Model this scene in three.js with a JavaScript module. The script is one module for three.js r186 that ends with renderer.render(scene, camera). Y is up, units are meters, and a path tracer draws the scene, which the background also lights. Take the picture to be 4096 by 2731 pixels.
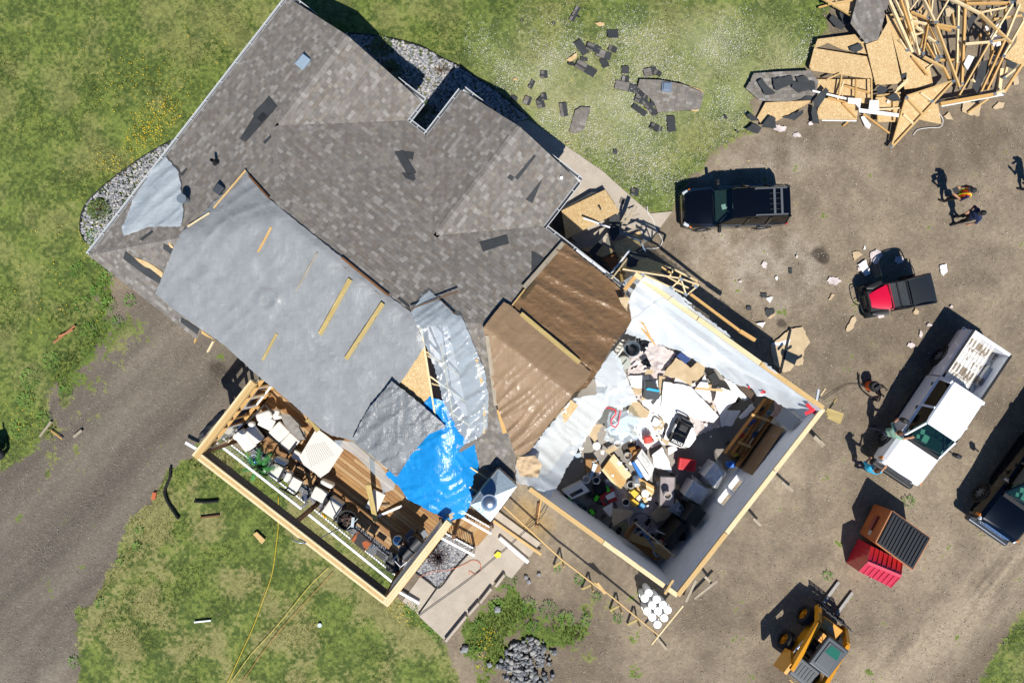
import * as THREE from 'three';
import { Sky } from 'three/addons/objects/Sky.js';
import { mergeGeometries, toCreasedNormals } from 'three/addons/utils/BufferGeometryUtils.js';
import { RoundedBoxGeometry } from 'three/addons/geometries/RoundedBoxGeometry.js';
import { FontLoader } from 'three/addons/loaders/FontLoader.js';
import { TextGeometry } from 'three/addons/geometries/TextGeometry.js';

// ---------------------------------------------------------------- camera, sky, sun, exposure
const V3 = THREE.Vector3;
const scene = new THREE.Scene();
const CAM_H = 28.5, FPX = 1568;                       // drone height in metres, focal length in pixels of a 2352 x 1568 picture
const camera = new THREE.PerspectiveCamera(2 * Math.atan(784 / FPX) * 180 / Math.PI, 1024 / 682, 0.5, 2000);
camera.position.set(0, CAM_H, 0);
camera.up.set(0, 0, -1);
camera.lookAt(0, 0, 0);
const SUN = new V3(0.14, 1, 0.69).normalize();
const sky = new Sky();
sky.scale.setScalar(1500);
sky.name = 'sky'; sky.userData.kind = 'structure';
sky.material.uniforms.sunPosition.value.copy(SUN);
sky.material.uniforms.turbidity.value = 2.0;
sky.material.uniforms.rayleigh.value = 0.7;
sky.material.uniforms.mieCoefficient.value = 0.004;
if (sky.material.uniforms.cloudCoverage) sky.material.uniforms.cloudCoverage.value = 0;
scene.add(sky);
scene.environmentIntensity = 0.125;
const sun = new THREE.DirectionalLight(new THREE.Color(1.0, 0.955, 0.88), 5.0);
sun.position.copy(SUN).multiplyScalar(80);
sun.castShadow = true;
sun.shadow.mapSize.set(4096, 4096);
Object.assign(sun.shadow.camera, { left: -32, right: 32, top: 32, bottom: -32, near: 1, far: 200 });
scene.add(sun, sun.target);
const renderer = new THREE.WebGLRenderer({ antialias: true });
renderer.toneMapping = THREE.LinearToneMapping;
renderer.toneMappingExposure = 1.14;
renderer.shadowMap.enabled = true;

// ---------------------------------------------------------------- helpers
let seed = 7;
const rnd = () => { seed |= 0; seed = seed + 0x6D2B79F5 | 0; let t = Math.imul(seed ^ seed >>> 15, 1 | seed); t = t + Math.imul(t ^ t >>> 7, 61 | t) ^ t; return ((t ^ t >>> 14) >>> 0) / 4294967296; };
const rr = (a, b) => a + (b - a) * rnd();
const pick = a => a[Math.floor(rnd() * a.length)];
const lerp = (a, b, t) => a + (b - a) * t, clamp = (x, a = 0, b = 1) => Math.min(b, Math.max(a, x));
const sstep = (a, b, x) => { const t = clamp((x - a) / (b - a)); return t * t * (3 - 2 * t); };
const D = 2352 / 4096;
// a pixel of the photograph and a height above ground -> a point
const P = (px, py, h = 0) => new V3((px - 1176) * (CAM_H - h) / FPX, h, (py - 784) * (CAM_H - h) / FPX);
const zr = (x0, y0, s) => (x, y, h = 0) => P((x0 + x / s) * D, (y0 + y / s) * D, h);
const z1 = zr(0, 0, 1.7218), z2 = zr(1366, 0, 1.7218), z3 = zr(2732, 0, 1.7229), z4 = zr(0, 910, 1.7218), z5 = zr(1366, 910, 1.7218), z6 = zr(2732, 910, 1.7229), z7 = zr(0, 1820, 1.7211), z8 = zr(1366, 1820, 1.7211), z9 = zr(2732, 1820, 1.7214);
const zA = zr(740, 1450, 3.0742), zB = zr(1000, 1760, 3.267), zC = zr(1300, 1950, 3.2), zD = zr(2380, 1300, 3.267), zE = zr(2900, 1500, 3.919), zF = zr(2200, 1700, 4.126), zG = zr(2500, 1750, 4.126), zH = zr(2380, 2030, 4.126), zI = zr(2200, 1000, 3.1357);
const zJ = zr(2660, 620, 4.2), zK = zr(3380, 980, 5.2275), zL = zr(3360, 1240, 2.1196), zM = zr(3000, 2280, 3.476), zN = zr(3180, 0, 4.611), zO = zr(3540, 0, 3.1367), zP = zr(2960, 250, 3.92), zQ = zr(3680, 600, 2.9856), zR = zr(2200, 740, 2.3574);
// the house axes: u runs along the ridge, v towards the deck
const CU = 0.79, SU = 0.6131;
const AB = (a, b, h = 0) => new V3(a * CU - b * SU, h, a * SU + b * CU);
const toAB = p => [p.x * CU + p.z * SU, -p.x * SU + p.z * CU];
const HT = Math.atan2(-SU, CU);                       // turn about y that lays local x along u

// value noise
const NP = new Float32Array(65536); for (let i = 0; i < 65536; i++) NP[i] = rnd();
function vn(x, y) { const xi = Math.floor(x), yi = Math.floor(y), fx = x - xi, fy = y - yi, u = fx * fx * (3 - 2 * fx), v = fy * fy * (3 - 2 * fy);
const h = (i, j) => NP[((i & 255) + (j & 255) * 256)];
return lerp(lerp(h(xi, yi), h(xi + 1, yi), u), lerp(h(xi, yi + 1), h(xi + 1, yi + 1), u), v); }
function fbm(x, y, o = 4) { let s = 0, a = 0.5, t = 0; for (let i = 0; i < o; i++) { s += a * vn(x, y); t += a; a *= 0.5; x = x * 2 + 17.3; y = y * 2 + 9.1; } return s / t; }
// periodic noise for tiles: p cells per side
function tn(x, y, p) { const xi = Math.floor(x), yi = Math.floor(y), fx = x - xi, fy = y - yi, u = fx * fx * (3 - 2 * fx), v = fy * fy * (3 - 2 * fy);
const m = (i) => ((i % p) + p) % p, h = (i, j) => NP[(m(i) * 7 + 13) % 256 + ((m(j) * 11 + 5) % 256) * 256];
return lerp(lerp(h(xi, yi), h(xi + 1, yi), u), lerp(h(xi, yi + 1), h(xi + 1, yi + 1), u), v); }
function tfbm(u, v, p, o = 4) { let s = 0, a = 0.5, t = 0; for (let i = 0; i < o; i++) { s += a * tn(u * p, v * p, p); t += a; a *= 0.5; p *= 2; } return s / t; }
// texture from a function (u,v)->[r,g,b] 0..1 sRGB or a grey number
function tex(n, size, f, srgb = true) { const d = new Uint8Array(n * n * 4); for (let j = 0; j < n; j++) for (let i = 0; i < n; i++) { const c = f((i + 0.5) / n, (j + 0.5) / n), k = (j * n + i) * 4; if (typeof c === 'number') d[k] = d[k + 1] = d[k + 2] = clamp(c) * 255; else { d[k] = clamp(c[0]) * 255; d[k + 1] = clamp(c[1]) * 255; d[k + 2] = clamp(c[2]) * 255; } d[k + 3] = 255; }
const t = new THREE.DataTexture(d, n, n, THREE.RGBAFormat); t.wrapS = t.wrapT = THREE.RepeatWrapping; t.magFilter = THREE.LinearFilter; t.minFilter = THREE.LinearMipmapLinearFilter; t.generateMipmaps = true; if (srgb) t.colorSpace = THREE.SRGBColorSpace; t.repeat.set(1 / size, 1 / size); t.needsUpdate = true; return t; }
const mix3 = (a, b, t) => [lerp(a[0], b[0], t), lerp(a[1], b[1], t), lerp(a[2], b[2], t)];
const hex3 = h => [(h >> 16 & 255) / 255, (h >> 8 & 255) / 255, (h & 255) / 255];
const mat = (color, roughness = 0.8, o = {}) => new THREE.MeshPhysicalMaterial({ color, roughness, metalness: 0, side: THREE.DoubleSide, ...o });

// geometry helpers: everything becomes non-indexed position/normal/uv
function plain(g) { if (g.index) g = g.toNonIndexed(); for (const k of Object.keys(g.attributes)) if (!['position', 'normal', 'uv', 'color'].includes(k)) g.deleteAttribute(k); if (!g.attributes.normal) g.computeVertexNormals(); if (!g.attributes.uv) uvBox(g); return g; }
function uvBox(g) { const p = g.attributes.position, n = p.count, uv = new Float32Array(n * 2), a = new V3(), b = new V3(), c = new V3(), e = new V3(), f = new V3();
for (let i = 0; i < n; i += 3) { a.fromBufferAttribute(p, i); b.fromBufferAttribute(p, i + 1); c.fromBufferAttribute(p, i + 2); e.subVectors(b, a).cross(f.subVectors(c, a)); const x = Math.abs(e.x), y = Math.abs(e.y), z = Math.abs(e.z);
[a, b, c].forEach((q, k) => { const [s, t] = y >= x && y >= z ? [q.x, q.z] : x >= z ? [q.z, q.y] : [q.x, q.y]; uv[(i + k) * 2] = s; uv[(i + k) * 2 + 1] = t; }); }
g.setAttribute('uv', new THREE.BufferAttribute(uv, 2)); return g; }
function M(name, geo, m, parent) { let g = Array.isArray(geo) ? (geo.length > 1 ? mergeGeometries(geo.map(plain)) : plain(geo[0])) : geo; const o = new THREE.Mesh(g, m); o.name = name; o.castShadow = o.receiveShadow = true; if (parent) parent.add(o); return o; }
const used = {};
const num = n => { used[n] = (used[n] ?? -1) + 1; return used[n] ? n + '_' + String(used[n]).padStart(3, '0') : n; };
function thing(name, label, category, group, pos) { const o = new THREE.Group(); o.name = num(name); o.userData = { label, category }; if (group) o.userData.group = group; if (pos) o.position.copy(pos); scene.add(o); return o; }
function one(name, label, category, group, geo, m) { const o = M(num(name), geo, m, scene); o.userData = { label, category }; if (group) o.userData.group = group; return o; }
function struct(name, geo, m) { const o = M(name, geo, m, scene); o.userData.kind = 'structure'; return o; }
const box = (w, h, d, x = 0, y = 0, z = 0, ry = 0, rz = 0, rx = 0) => { const g = uvBox(plain(new THREE.BoxGeometry(w, h, d))); if (rx) g.rotateX(rx); if (rz) g.rotateZ(rz); if (ry) g.rotateY(ry); return g.translate(x, y, z); };
const rbox = (w, h, d, r, x = 0, y = 0, z = 0, ry = 0, rz = 0, rx = 0, s = 2) => { const g = uvBox(plain(new RoundedBoxGeometry(w, h, d, s, Math.min(r, w / 2.01, h / 2.01, d / 2.01)))); if (rx) g.rotateX(rx); if (rz) g.rotateZ(rz); if (ry) g.rotateY(ry); return g.translate(x, y, z); };
const cyl = (r0, r1, h, x = 0, y = 0, z = 0, n = 20, open = false) => plain(new THREE.CylinderGeometry(r1, r0, h, n, 1, open)).translate(x, y + h / 2, z);
const sph = (r, x, y, z, n = 16) => plain(new THREE.SphereGeometry(r, n, Math.ceil(n * 0.7))).translate(x, y, z);
const tube = (pts, r, n = 6, seg = 0, closed = false) => plain(new THREE.TubeGeometry(new THREE.CatmullRomCurve3(pts, closed), seg || pts.length * 6, r, n, closed));
const rod = (a, b, r, n = 6) => { const d = b.clone().sub(a), L = d.length(); const g = plain(new THREE.CylinderGeometry(r, r, L, n)); g.applyQuaternion(new THREE.Quaternion().setFromUnitVectors(new V3(0, 1, 0), d.normalize())); return g.translate((a.x + b.x) / 2, (a.y + b.y) / 2, (a.z + b.z) / 2); };
function beam(p0, p1, w, t) { const x = p1.clone().sub(p0), L = x.length(); x.normalize(); const g0 = new THREE.BoxGeometry(L, t, w), uv = g0.attributes.uv, o1 = rnd() * 7, o2 = rnd() * 7;
for (let i = 0; i < uv.count; i++) { const f = i >> 2, u = uv.getX(i), v = uv.getY(i); if (f < 2) uv.setXY(i, o1 + u * 0.05, o2 + v * w); else uv.setXY(i, o1 + u * L, o2 + v * (f < 4 ? w : t)); }
let z = new V3().crossVectors(x, new V3(0, 1, 0)); if (z.length() < 0.02) z.set(0, 0, 1); z.normalize(); const y = new V3().crossVectors(z, x);
const m = new THREE.Matrix4().makeBasis(x, y, z).setPosition(p0.clone().add(p1).multiplyScalar(0.5)); return plain(g0).applyMatrix4(m); }
// polygon of 3D points -> a panel of thickness t, its upper face through the points
function slab(pts, t = 0.012, dir) { const n = new V3(); for (let i = 0; i < pts.length; i++) { const a = pts[i], b = pts[(i + 1) % pts.length]; n.x += (a.y - b.y) * (a.z + b.z); n.y += (a.z - b.z) * (a.x + b.x); n.z += (a.x - b.x) * (a.y + b.y); } n.normalize(); if (n.y < 0 || (Math.abs(n.y) < 1e-4 && n.x + n.z < 0)) { pts = pts.slice().reverse(); n.negate(); }
const ex = dir ? dir.clone() : pts[1].clone().sub(pts[0]); ex.addScaledVector(n, -ex.dot(n)).normalize(); const ez = new V3().crossVectors(ex, n).negate(); const o = pts[0], ox = rnd() * 3, oz = rnd() * 3;
const q = pts.map(p => { const d = p.clone().sub(o); return new THREE.Vector2(d.dot(ex), d.dot(ez)); });
const tri = THREE.ShapeUtils.triangulateShape(q, []); const pos = [], uv = [], nor = []; const add = (p, u, v, nn) => { pos.push(p.x, p.y, p.z); uv.push(u + ox, v + oz); nor.push(nn.x, nn.y, nn.z); };
const lo = pts.map(p => p.clone().addScaledVector(n, -t)); const nn = n.clone().negate();
const e1 = new V3(), e2 = new V3();
for (const [a, b, c] of tri) { const flip = e1.subVectors(pts[b], pts[a]).cross(e2.subVectors(pts[c], pts[a])).dot(n) < 0; const T = flip ? [a, c, b] : [a, b, c]; for (const i of T) add(pts[i], q[i].x, q[i].y, n); for (const i of T.slice().reverse()) add(lo[i], q[i].x, q[i].y, nn); }
for (let i = 0; i < pts.length; i++) { const j = (i + 1) % pts.length; const s = new V3().subVectors(pts[j], pts[i]); const L = s.length(); const sn = s.clone().normalize().cross(n); [[pts[i], 0, 0], [lo[i], 0, t], [pts[j], L, 0], [pts[j], L, 0], [lo[i], 0, t], [lo[j], L, t]].forEach(([p, u, v]) => add(p, u, v, sn)); }
const g = new THREE.BufferGeometry(); g.setAttribute('position', new THREE.Float32BufferAttribute(pos, 3)); g.setAttribute('normal', new THREE.Float32BufferAttribute(nor, 3)); g.setAttribute('uv', new THREE.Float32BufferAttribute(uv, 2)); return g; }
// ragged outline: breaks every edge of a 3D polygon into a jagged one
function ragged(pts, step = 0.15, amp = 0.04, skip = []) { const out = []; pts.forEach((a, i) => { const b = pts[(i + 1) % pts.length], L = a.distanceTo(b), k = skip.includes(i) ? 1 : Math.max(1, Math.round(L / step)); for (let j = 0; j < k; j++) { const p = a.clone().lerp(b, j / k); if (j) { const d = b.clone().sub(a).normalize(); p.x += -d.z * rr(-amp, amp); p.z += d.x * rr(-amp, amp); } out.push(p); } }); return out; }
const inPoly = (x, z, poly) => { let c = false; for (let i = 0, j = poly.length - 1; i < poly.length; j = i++) { const [xi, zi] = poly[i], [xj, zj] = poly[j]; if ((zi > z) !== (zj > z) && x < (xj - xi) * (z - zi) / (zj - zi) + xi) c = !c; } return c; };
// thin plate spline height through 3D points
function tps(pts) { const n = pts.length, N = n + 3, A = Array.from({ length: N }, () => new Float64Array(N + 1)); const U = r2 => r2 < 1e-9 ? 0 : r2 * Math.log(r2);
for (let i = 0; i < n; i++) { for (let j = 0; j < n; j++) A[i][j] = U((pts[i].x - pts[j].x) ** 2 + (pts[i].z - pts[j].z) ** 2); A[i][i] += 0.01; A[i][n] = A[n][i] = 1; A[i][n + 1] = A[n + 1][i] = pts[i].x; A[i][n + 2] = A[n + 2][i] = pts[i].z; A[i][N] = pts[i].y; }
for (let c = 0; c < N; c++) { let p = c; for (let r = c + 1; r < N; r++) if (Math.abs(A[r][c]) > Math.abs(A[p][c])) p = r; [A[c], A[p]] = [A[p], A[c]]; for (let r = 0; r < N; r++) if (r !== c) { const f = A[r][c] / A[c][c]; if (f) for (let k = c; k <= N; k++) A[r][k] -= f * A[c][k]; } }
const w = A.map((r, i) => r[N] / r[i]); return (x, z) => { let s = w[n] + w[n + 1] * x + w[n + 2] * z; for (let i = 0; i < n; i++) s += w[i] * U((pts[i].x - x) ** 2 + (pts[i].z - z) ** 2); return s; }; }
function delaunay(p) { const n = p.length; let x0 = 1e9, x1 = -1e9, y0 = 1e9, y1 = -1e9; for (const [x, y] of p) { x0 = Math.min(x0, x); x1 = Math.max(x1, x); y0 = Math.min(y0, y); y1 = Math.max(y1, y); } const d = Math.max(x1 - x0, y1 - y0) * 20, cx = (x0 + x1) / 2, cy = (y0 + y1) / 2; const q = p.concat([[cx - d, cy - d], [cx + d, cy - d], [cx, cy + d]]);
const cc = (a, b, c) => { const [ax, ay] = q[a], [bx, by] = q[b], [gx, gy] = q[c]; const e = 2 * (ax * (by - gy) + bx * (gy - ay) + gx * (ay - by)); const ux = ((ax * ax + ay * ay) * (by - gy) + (bx * bx + by * by) * (gy - ay) + (gx * gx + gy * gy) * (ay - by)) / e, uy = ((ax * ax + ay * ay) * (gx - bx) + (bx * bx + by * by) * (ax - gx) + (gx * gx + gy * gy) * (bx - ax)) / e; return { t: [a, b, c], x: ux, y: uy, r: (ax - ux) ** 2 + (ay - uy) ** 2 }; };
const order = [...Array(n).keys()].sort((a, b) => p[a][0] - p[b][0]); let open = [cc(n, n + 1, n + 2)]; const done = [];
for (const i of order) { const [x, y] = q[i], edges = new Map(); const keep = []; for (const T of open) { const dx = x - T.x; if (dx > 0 && dx * dx > T.r) { done.push(T); continue; } if (dx * dx + (y - T.y) ** 2 - T.r > 1e-12) { keep.push(T); continue; } const [a, b, c] = T.t; for (const [s, e] of [[a, b], [b, c], [c, a]]) { const k = s < e ? s * 1e6 + e : e * 1e6 + s; if (edges.has(k)) edges.set(k, null); else edges.set(k, [s, e]); } } open = keep; for (const e of edges.values()) if (e) open.push(cc(e[0], e[1], i)); }
return done.concat(open).map(T => T.t).filter(t => t.every(i => i < n)); }
// a limp sheet over a plan polygon: height from a spline through its points (or fn), plus relief
function sheet(pts, o = {}) { const step = o.step ?? 0.15, hf = o.height || tps(pts.concat(o.extra || [])), poly = pts.map(p => [p.x, p.z]), q = []; pts.forEach((a, i) => { const b = pts[(i + 1) % pts.length], k = Math.max(1, Math.round(Math.hypot(a.x - b.x, a.z - b.z) / step)); for (let j = 0; j < k; j++) { const e = o.edge && j ? o.edge : 0; q.push([lerp(a.x, b.x, j / k) + rr(-e, e) + 1e-6 * rnd(), lerp(a.z, b.z, j / k) + rr(-e, e) + 1e-6 * rnd()]); } }); const nb = q.length, bp = q.slice();
let x0 = 1e9, x1 = -1e9, y0 = 1e9, y1 = -1e9; for (const [x, y] of poly) { x0 = Math.min(x0, x); x1 = Math.max(x1, x); y0 = Math.min(y0, y); y1 = Math.max(y1, y); }
for (let x = x0; x < x1; x += step) for (let y = y0; y < y1; y += step) { const X = x + rr(-0.3, 0.3) * step, Y = y + rr(-0.3, 0.3) * step; if (!inPoly(X, Y, bp)) continue; let m = 1e9; for (const [bx, by] of bp) m = Math.min(m, (bx - X) ** 2 + (by - Y) ** 2); if (m > step * step * 0.35) q.push([X, Y]); }
const tri = delaunay(q).filter(([a, b, c]) => inPoly((q[a][0] + q[b][0] + q[c][0]) / 3, (q[a][1] + q[b][1] + q[c][1]) / 3, bp)); const pos = new Float32Array(q.length * 3), uv = new Float32Array(q.length * 2); q.forEach(([x, z], i) => { pos[i * 3] = x; pos[i * 3 + 1] = hf(x, z) + (o.relief ? o.relief(x, z) : 0); pos[i * 3 + 2] = z; uv[i * 2] = x; uv[i * 2 + 1] = z; });
const idx = []; for (const [a, b, c] of tri) { const s = (q[b][0] - q[a][0]) * (q[c][1] - q[a][1]) - (q[b][1] - q[a][1]) * (q[c][0] - q[a][0]); s > 0 ? idx.push(a, c, b) : idx.push(a, b, c); }
const g = new THREE.BufferGeometry(); g.setAttribute('position', new THREE.BufferAttribute(pos, 3)); g.setAttribute('uv', new THREE.BufferAttribute(uv, 2)); g.setIndex(idx); g.computeVertexNormals(); return g; }
const dir2 = (ang) => [Math.cos(ang), Math.sin(ang)];
// creases running along a direction
const crease = (ang, wl, amp, stretch = 6, sharp = 2) => { const [c, s] = dir2(ang); return (x, z) => { const a = (x * c + z * s) / (wl * stretch), b = (-x * s + z * c) / wl; const n = vn(a + 40 + fbm(b * 0.3, a, 2) * 2, b + 40 + fbm(a * 0.9, b * 0.4, 2) * 1.5); return amp * (1 - Math.pow(Math.abs(n * 2 - 1), 1 / sharp)); }; };
// ---------------------------------------------------------------- materials
const grain = tex(512, 1.2, (u, v) => { const w = tfbm(u, v, 4, 3) * 0.5, l = tn(u * 4, (v + w * 0.05) * 64, 64) * 0.6 + tn(u * 8, v * 128, 128) * 0.4; return 0.78 + 0.22 * l; });
const woodTex = (c0, c1, knot) => tex(512, 1.2, (u, v) => { const w = tfbm(u, v, 4, 3), l = tn(u * 3, (v + w * 0.06) * 48, 48) * 0.6 + tn(u * 6, v * 96, 96) * 0.4; let c = mix3(c0, c1, l * 0.8 + w * 0.2); const k = tn(u * 11, v * 23, 253); return k > 0.93 ? mix3(c, knot, 0.6) : c; });
const T = {};
T.pine = woodTex(hex3(0xe9d6ae), hex3(0xd9be8c), hex3(0xa98352));
T.pineOld = woodTex(hex3(0xbfab72), hex3(0x9c8650), hex3(0x5f4a25));
T.deck = woodTex(hex3(0xb99a70), hex3(0x9f7e56), hex3(0x6f5335));
T.grey = woodTex(hex3(0xb3a790), hex3(0x8a8070), hex3(0x5c5348));
T.osb = tex(512, 1.2, (u, v) => { let b = 0.35, id = 0.5; for (let k = 0; k < 4; k++) { const q = Math.floor(tn(u * 12 + k * 5, v * 12, 12) * 5), t = (k * 0.8 + q * 0.7), s = Math.sin(t), c = Math.cos(t), x = (u * c + v * s), y = (-u * s + v * c); const n = tn(x * 11 + k * 31 + q * 7, y * 46 + q * 3, 64); if (n > 0.6) { b = n; id = tn(x * 11 + 50, y * 46 + 9, 64); } } const f = tn(u * 150, v * 150, 150); return mix3(mix3(hex3(0xa9834f), hex3(0xdcc08c), clamp(b * 1.1 - 0.05 + (f - 0.5) * 0.2)), mix3(hex3(0x8f6936), hex3(0xf3e4c2), id), 0.38); });
T.conc = tex(512, 2.0, (u, v) => { const n = tfbm(u, v, 6, 6), g = tn(u * 256, v * 256, 256); const c = mix3(hex3(0xa89d8e), hex3(0xc4b8a7), n); return mix3(c, g > 0.75 ? hex3(0xd4ccc0) : hex3(0x6e655b), Math.abs(g - 0.5) * 0.55); });
T.floor = tex(512, 3.0, (u, v) => { const n = tfbm(u, v, 5, 6), m = tfbm(u + 0.3, v + 0.7, 3, 3), g = tn(u * 200, v * 200, 200); return mix3(mix3(hex3(0x77726a), hex3(0xa09a90), n), hex3(0xcfc4bf), clamp((m - 0.5) * 3) * 0.5 * g); });
T.drywall = tex(256, 1.5, (u, v) => { const n = tfbm(u, v, 6, 4); return mix3(hex3(0xe6e5e1), hex3(0xf6f6f4), n); });
T.paper = tex(256, 1.5, (u, v) => { const n = tfbm(u, v, 6, 5); return mix3(hex3(0xb39c78), hex3(0xcfba98), n); });
T.spot = tex(512, 1.0, (u, v) => { const n = tfbm(u, v, 5, 4), g = tn(u * 180, v * 180, 180); return 0.72 + 0.2 * n + 0.12 * g; });
T.fine = tex(256, 0.5, (u, v) => tfbm(u, v, 16, 4), false);
T.crinkle = tex(512, 1.6, (u, v) => { let s = 0, a = 0.5, p = 5; for (let k = 0; k < 5; k++) { s += a * (1 - Math.abs(tn(u * p + k, v * p + k * 3, p) * 2 - 1)); a *= 0.55; p *= 2; } return s; }, false);
const mt = (t, roughness = 0.8, o = {}) => mat(0xffffff, roughness, { map: t, ...o });
const MT = {
pine: mt(T.pine, 0.75), pine2: mt(T.pine, 0.75, { color: 0xe2d2b4 }), pine3: mt(T.pine, 0.75, { color: 0xe0c69c }), pineOld: mt(T.pineOld, 0.85), weathered: mt(T.grey, 0.9), deck: mt(T.deck, 0.75), deck2: mt(T.deck, 0.75, { color: 0xdcc9b4 }), deck3: mt(T.deck, 0.8, { color: 0xf4e6cc }),
brownBoard: mt(T.deck, 0.7, { color: 0xa88a66 }), osb: mt(T.osb, 0.8, { bumpMap: T.fine, bumpScale: 0.002 }), conc: mt(T.conc, 0.9, { bumpMap: T.fine, bumpScale: 0.003 }), floor: mt(T.floor, 0.8), drywall: mt(T.drywall, 0.85), paper: mt(T.paper, 0.85), white: mat(0xf2f2f0, 0.55), whiteMetal: mat(0xe8ebee, 0.35), whitePlastic: mat(0xf1f1ee, 0.4),
black: mat(0x16171a, 0.55), blackGloss: mat(0x0c0d10, 0.18, { clearcoat: 0.6, clearcoatRoughness: 0.1 }), rubber: mat(0x1b1c1e, 0.85, { bumpMap: T.fine, bumpScale: 0.004 }), steel: mat(0xb9bcc0, 0.3, { metalness: 0.9 }), galv: mat(0xaab6bd, 0.42, { metalness: 0.75 }), chrome: mat(0xdfe3e6, 0.08, { metalness: 1 }), darkSteel: mat(0x33363a, 0.45, { metalness: 0.6 }),
felt: mt(T.spot, 0.95, { color: 0x45484a }), cloth: mat(0xd9d5cc, 0.95, { bumpMap: T.fine, bumpScale: 0.003 }), clothGrey: mat(0x8a8680, 0.95), red: mat(0xc4202a, 0.5), orange: mat(0xd85a1e, 0.5), card: mt(T.paper, 0.9, { color: 0xc89f6a }), cardPlain: mat(0x9b754b, 0.9),
insul: mt(T.spot, 1, { color: 0xe9dcd8 }), plasticClear: new THREE.MeshPhysicalMaterial({ color: 0xe6f2fb, roughness: 0.2, transmission: 0.7, thickness: 0, ior: 1.4, side: THREE.DoubleSide, bumpMap: T.crinkle, bumpScale: 0.008 }),
plasticMilky: new THREE.MeshPhysicalMaterial({ color: 0xeef5f9, roughness: 0.3, transmission: 0.5, thickness: 0, ior: 1.4, side: THREE.DoubleSide, bumpMap: T.crinkle, bumpScale: 0.008 }),
glass: new THREE.MeshPhysicalMaterial({ color: 0xffffff, roughness: 0.03, transmission: 1, thickness: 0, ior: 1.5, side: THREE.DoubleSide }),
};
// ---------------------------------------------------------------- ground
const GX = 52, GZ = 37;
const maskN = 416, maskM = 296;
function mask(polys, blur) { let m = new Float32Array(maskN * maskM); const W = polys.map(p => p.map(([x, y]) => { const q = P(x, y, 0); return [q.x, q.z]; }));
for (let j = 0; j < maskM; j++) for (let i = 0; i < maskN; i++) { const x = (i + 0.5) / maskN * GX - GX / 2, z = (j + 0.5) / maskM * GZ - GZ / 2; for (const p of W) if (inPoly(x, z, p)) { m[j * maskN + i] = 1; break; } }
for (let pass = 0; pass < 2; pass++) for (const dx of [1, maskN]) { const o = new Float32Array(m.length); for (let k = 0; k < m.length; k++) { let s = 0, c = 0; for (let t = -blur; t <= blur; t++) { const q = k + t * dx; if (q >= 0 && q < m.length) { s += m[q]; c++; } } o[k] = s / c; } m = o; }
return (x, z) => { const u = clamp((x + GX / 2) / GX * maskN - 0.5, 0, maskN - 1.01), v = clamp((z + GZ / 2) / GZ * maskM - 0.5, 0, maskM - 1.01), i = Math.floor(u), j = Math.floor(v), k = j * maskN + i; return lerp(lerp(m[k], m[k + 1], u - i), lerp(m[k + maskN], m[k + maskN + 1], u - i), v - j); }; }
const lawnN = mask([[[-300, -300], [1960, -300], [1905, 40], [1850, 150], [1740, 200], [1715, 300], [1640, 350], [1570, 440], [1540, 490], [1465, 478], [1260, 330], [900, 300], [230, 540], [232, 600], [225, 680], [205, 780], [180, 830], [140, 850], [112, 900], [108, 960], [70, 1040], [30, 1075], [-300, 1110]], [[2360, 1400], [2300, 1480], [2240, 1600], [2700, 1800], [2700, 1300]]], 2);
const lawnS = mask([[[385, 1085], [430, 1060], [600, 1100], [905, 1400], [935, 1375], [1020, 1465], [1040, 1540], [1090, 1620], [1000, 1900], [100, 1900], [175, 1560], [168, 1420], [215, 1370], [265, 1300], [285, 1220], [330, 1160]], [[545, 1022], [917, 1314], [900, 1390], [440, 1050]]], 2);
const weeds = mask([[[1060, 1440], [1130, 1370], [1190, 1315], [1225, 1400], [1330, 1410], [1395, 1455], [1330, 1500], [1180, 1470], [1140, 1568], [1090, 1568]], [[120, 640], [210, 560], [262, 640], [255, 740], [200, 880], [110, 900]], [[430, 1060], [520, 1090], [860, 1350], [900, 1400], [850, 1330], [560, 1060], [470, 1000]]], 3);
const sparse = mask([[[1280, 1250], [1330, 1270], [1440, 1350], [1420, 1420], [1340, 1390]], [[1350, 1400], [1450, 1450], [1420, 1540], [1250, 1568], [1300, 1480]], [[90, 880], [300, 700], [370, 740], [260, 860], [220, 920], [130, 1100], [60, 1130]], [[2060, 1130], [2110, 1140], [2100, 1190], [2060, 1180]]], 5);
const leftDirt = mask([[[-300, 1060], [120, 900], [330, 640], [700, 800], [480, 1050], [160, 1600], [-300, 1800]]], 6);
const pale = mask([[[1650, 330], [1830, 300], [1960, 330], [1900, 380], [1700, 400]], [[1560, 400], [1640, 360], [1700, 420], [1560, 480]], [[1500, 560], [1760, 700], [1900, 700], [1900, 560], [1640, 500]]], 8);
const track = mask([[[1880, 1640], [2010, 1540], [2190, 1390], [2352, 1200], [2500, 1060], [2560, 1130], [2352, 1330], [2200, 1480], [2050, 1600]]], 7);
const sandy = mask([[[1160, 1140], [1200, 1130], [1290, 1210], [1240, 1270], [1180, 1210]]], 4);
const flakeD = mask([[[1120, 190], [1230, 190], [1330, 320], [1300, 420], [1200, 320]], [[1420, 280], [1560, 330], [1560, 460], [1430, 380]], [[1640, 130], [1880, 80], [1870, 200], [1700, 260]], [[1100, 120], [1760, 20], [1760, 260], [1300, 330], [1100, 200]]], 9);
const stains = [[1878, 585, 0.42], [1893, 594, 0.3], [1795, 740, 0.28], [500, 845, 0.6]].map(([x, y, r]) => { const p = P(x, y); return [p.x, p.z, r]; });
const TWO = [2048, 1456];
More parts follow.
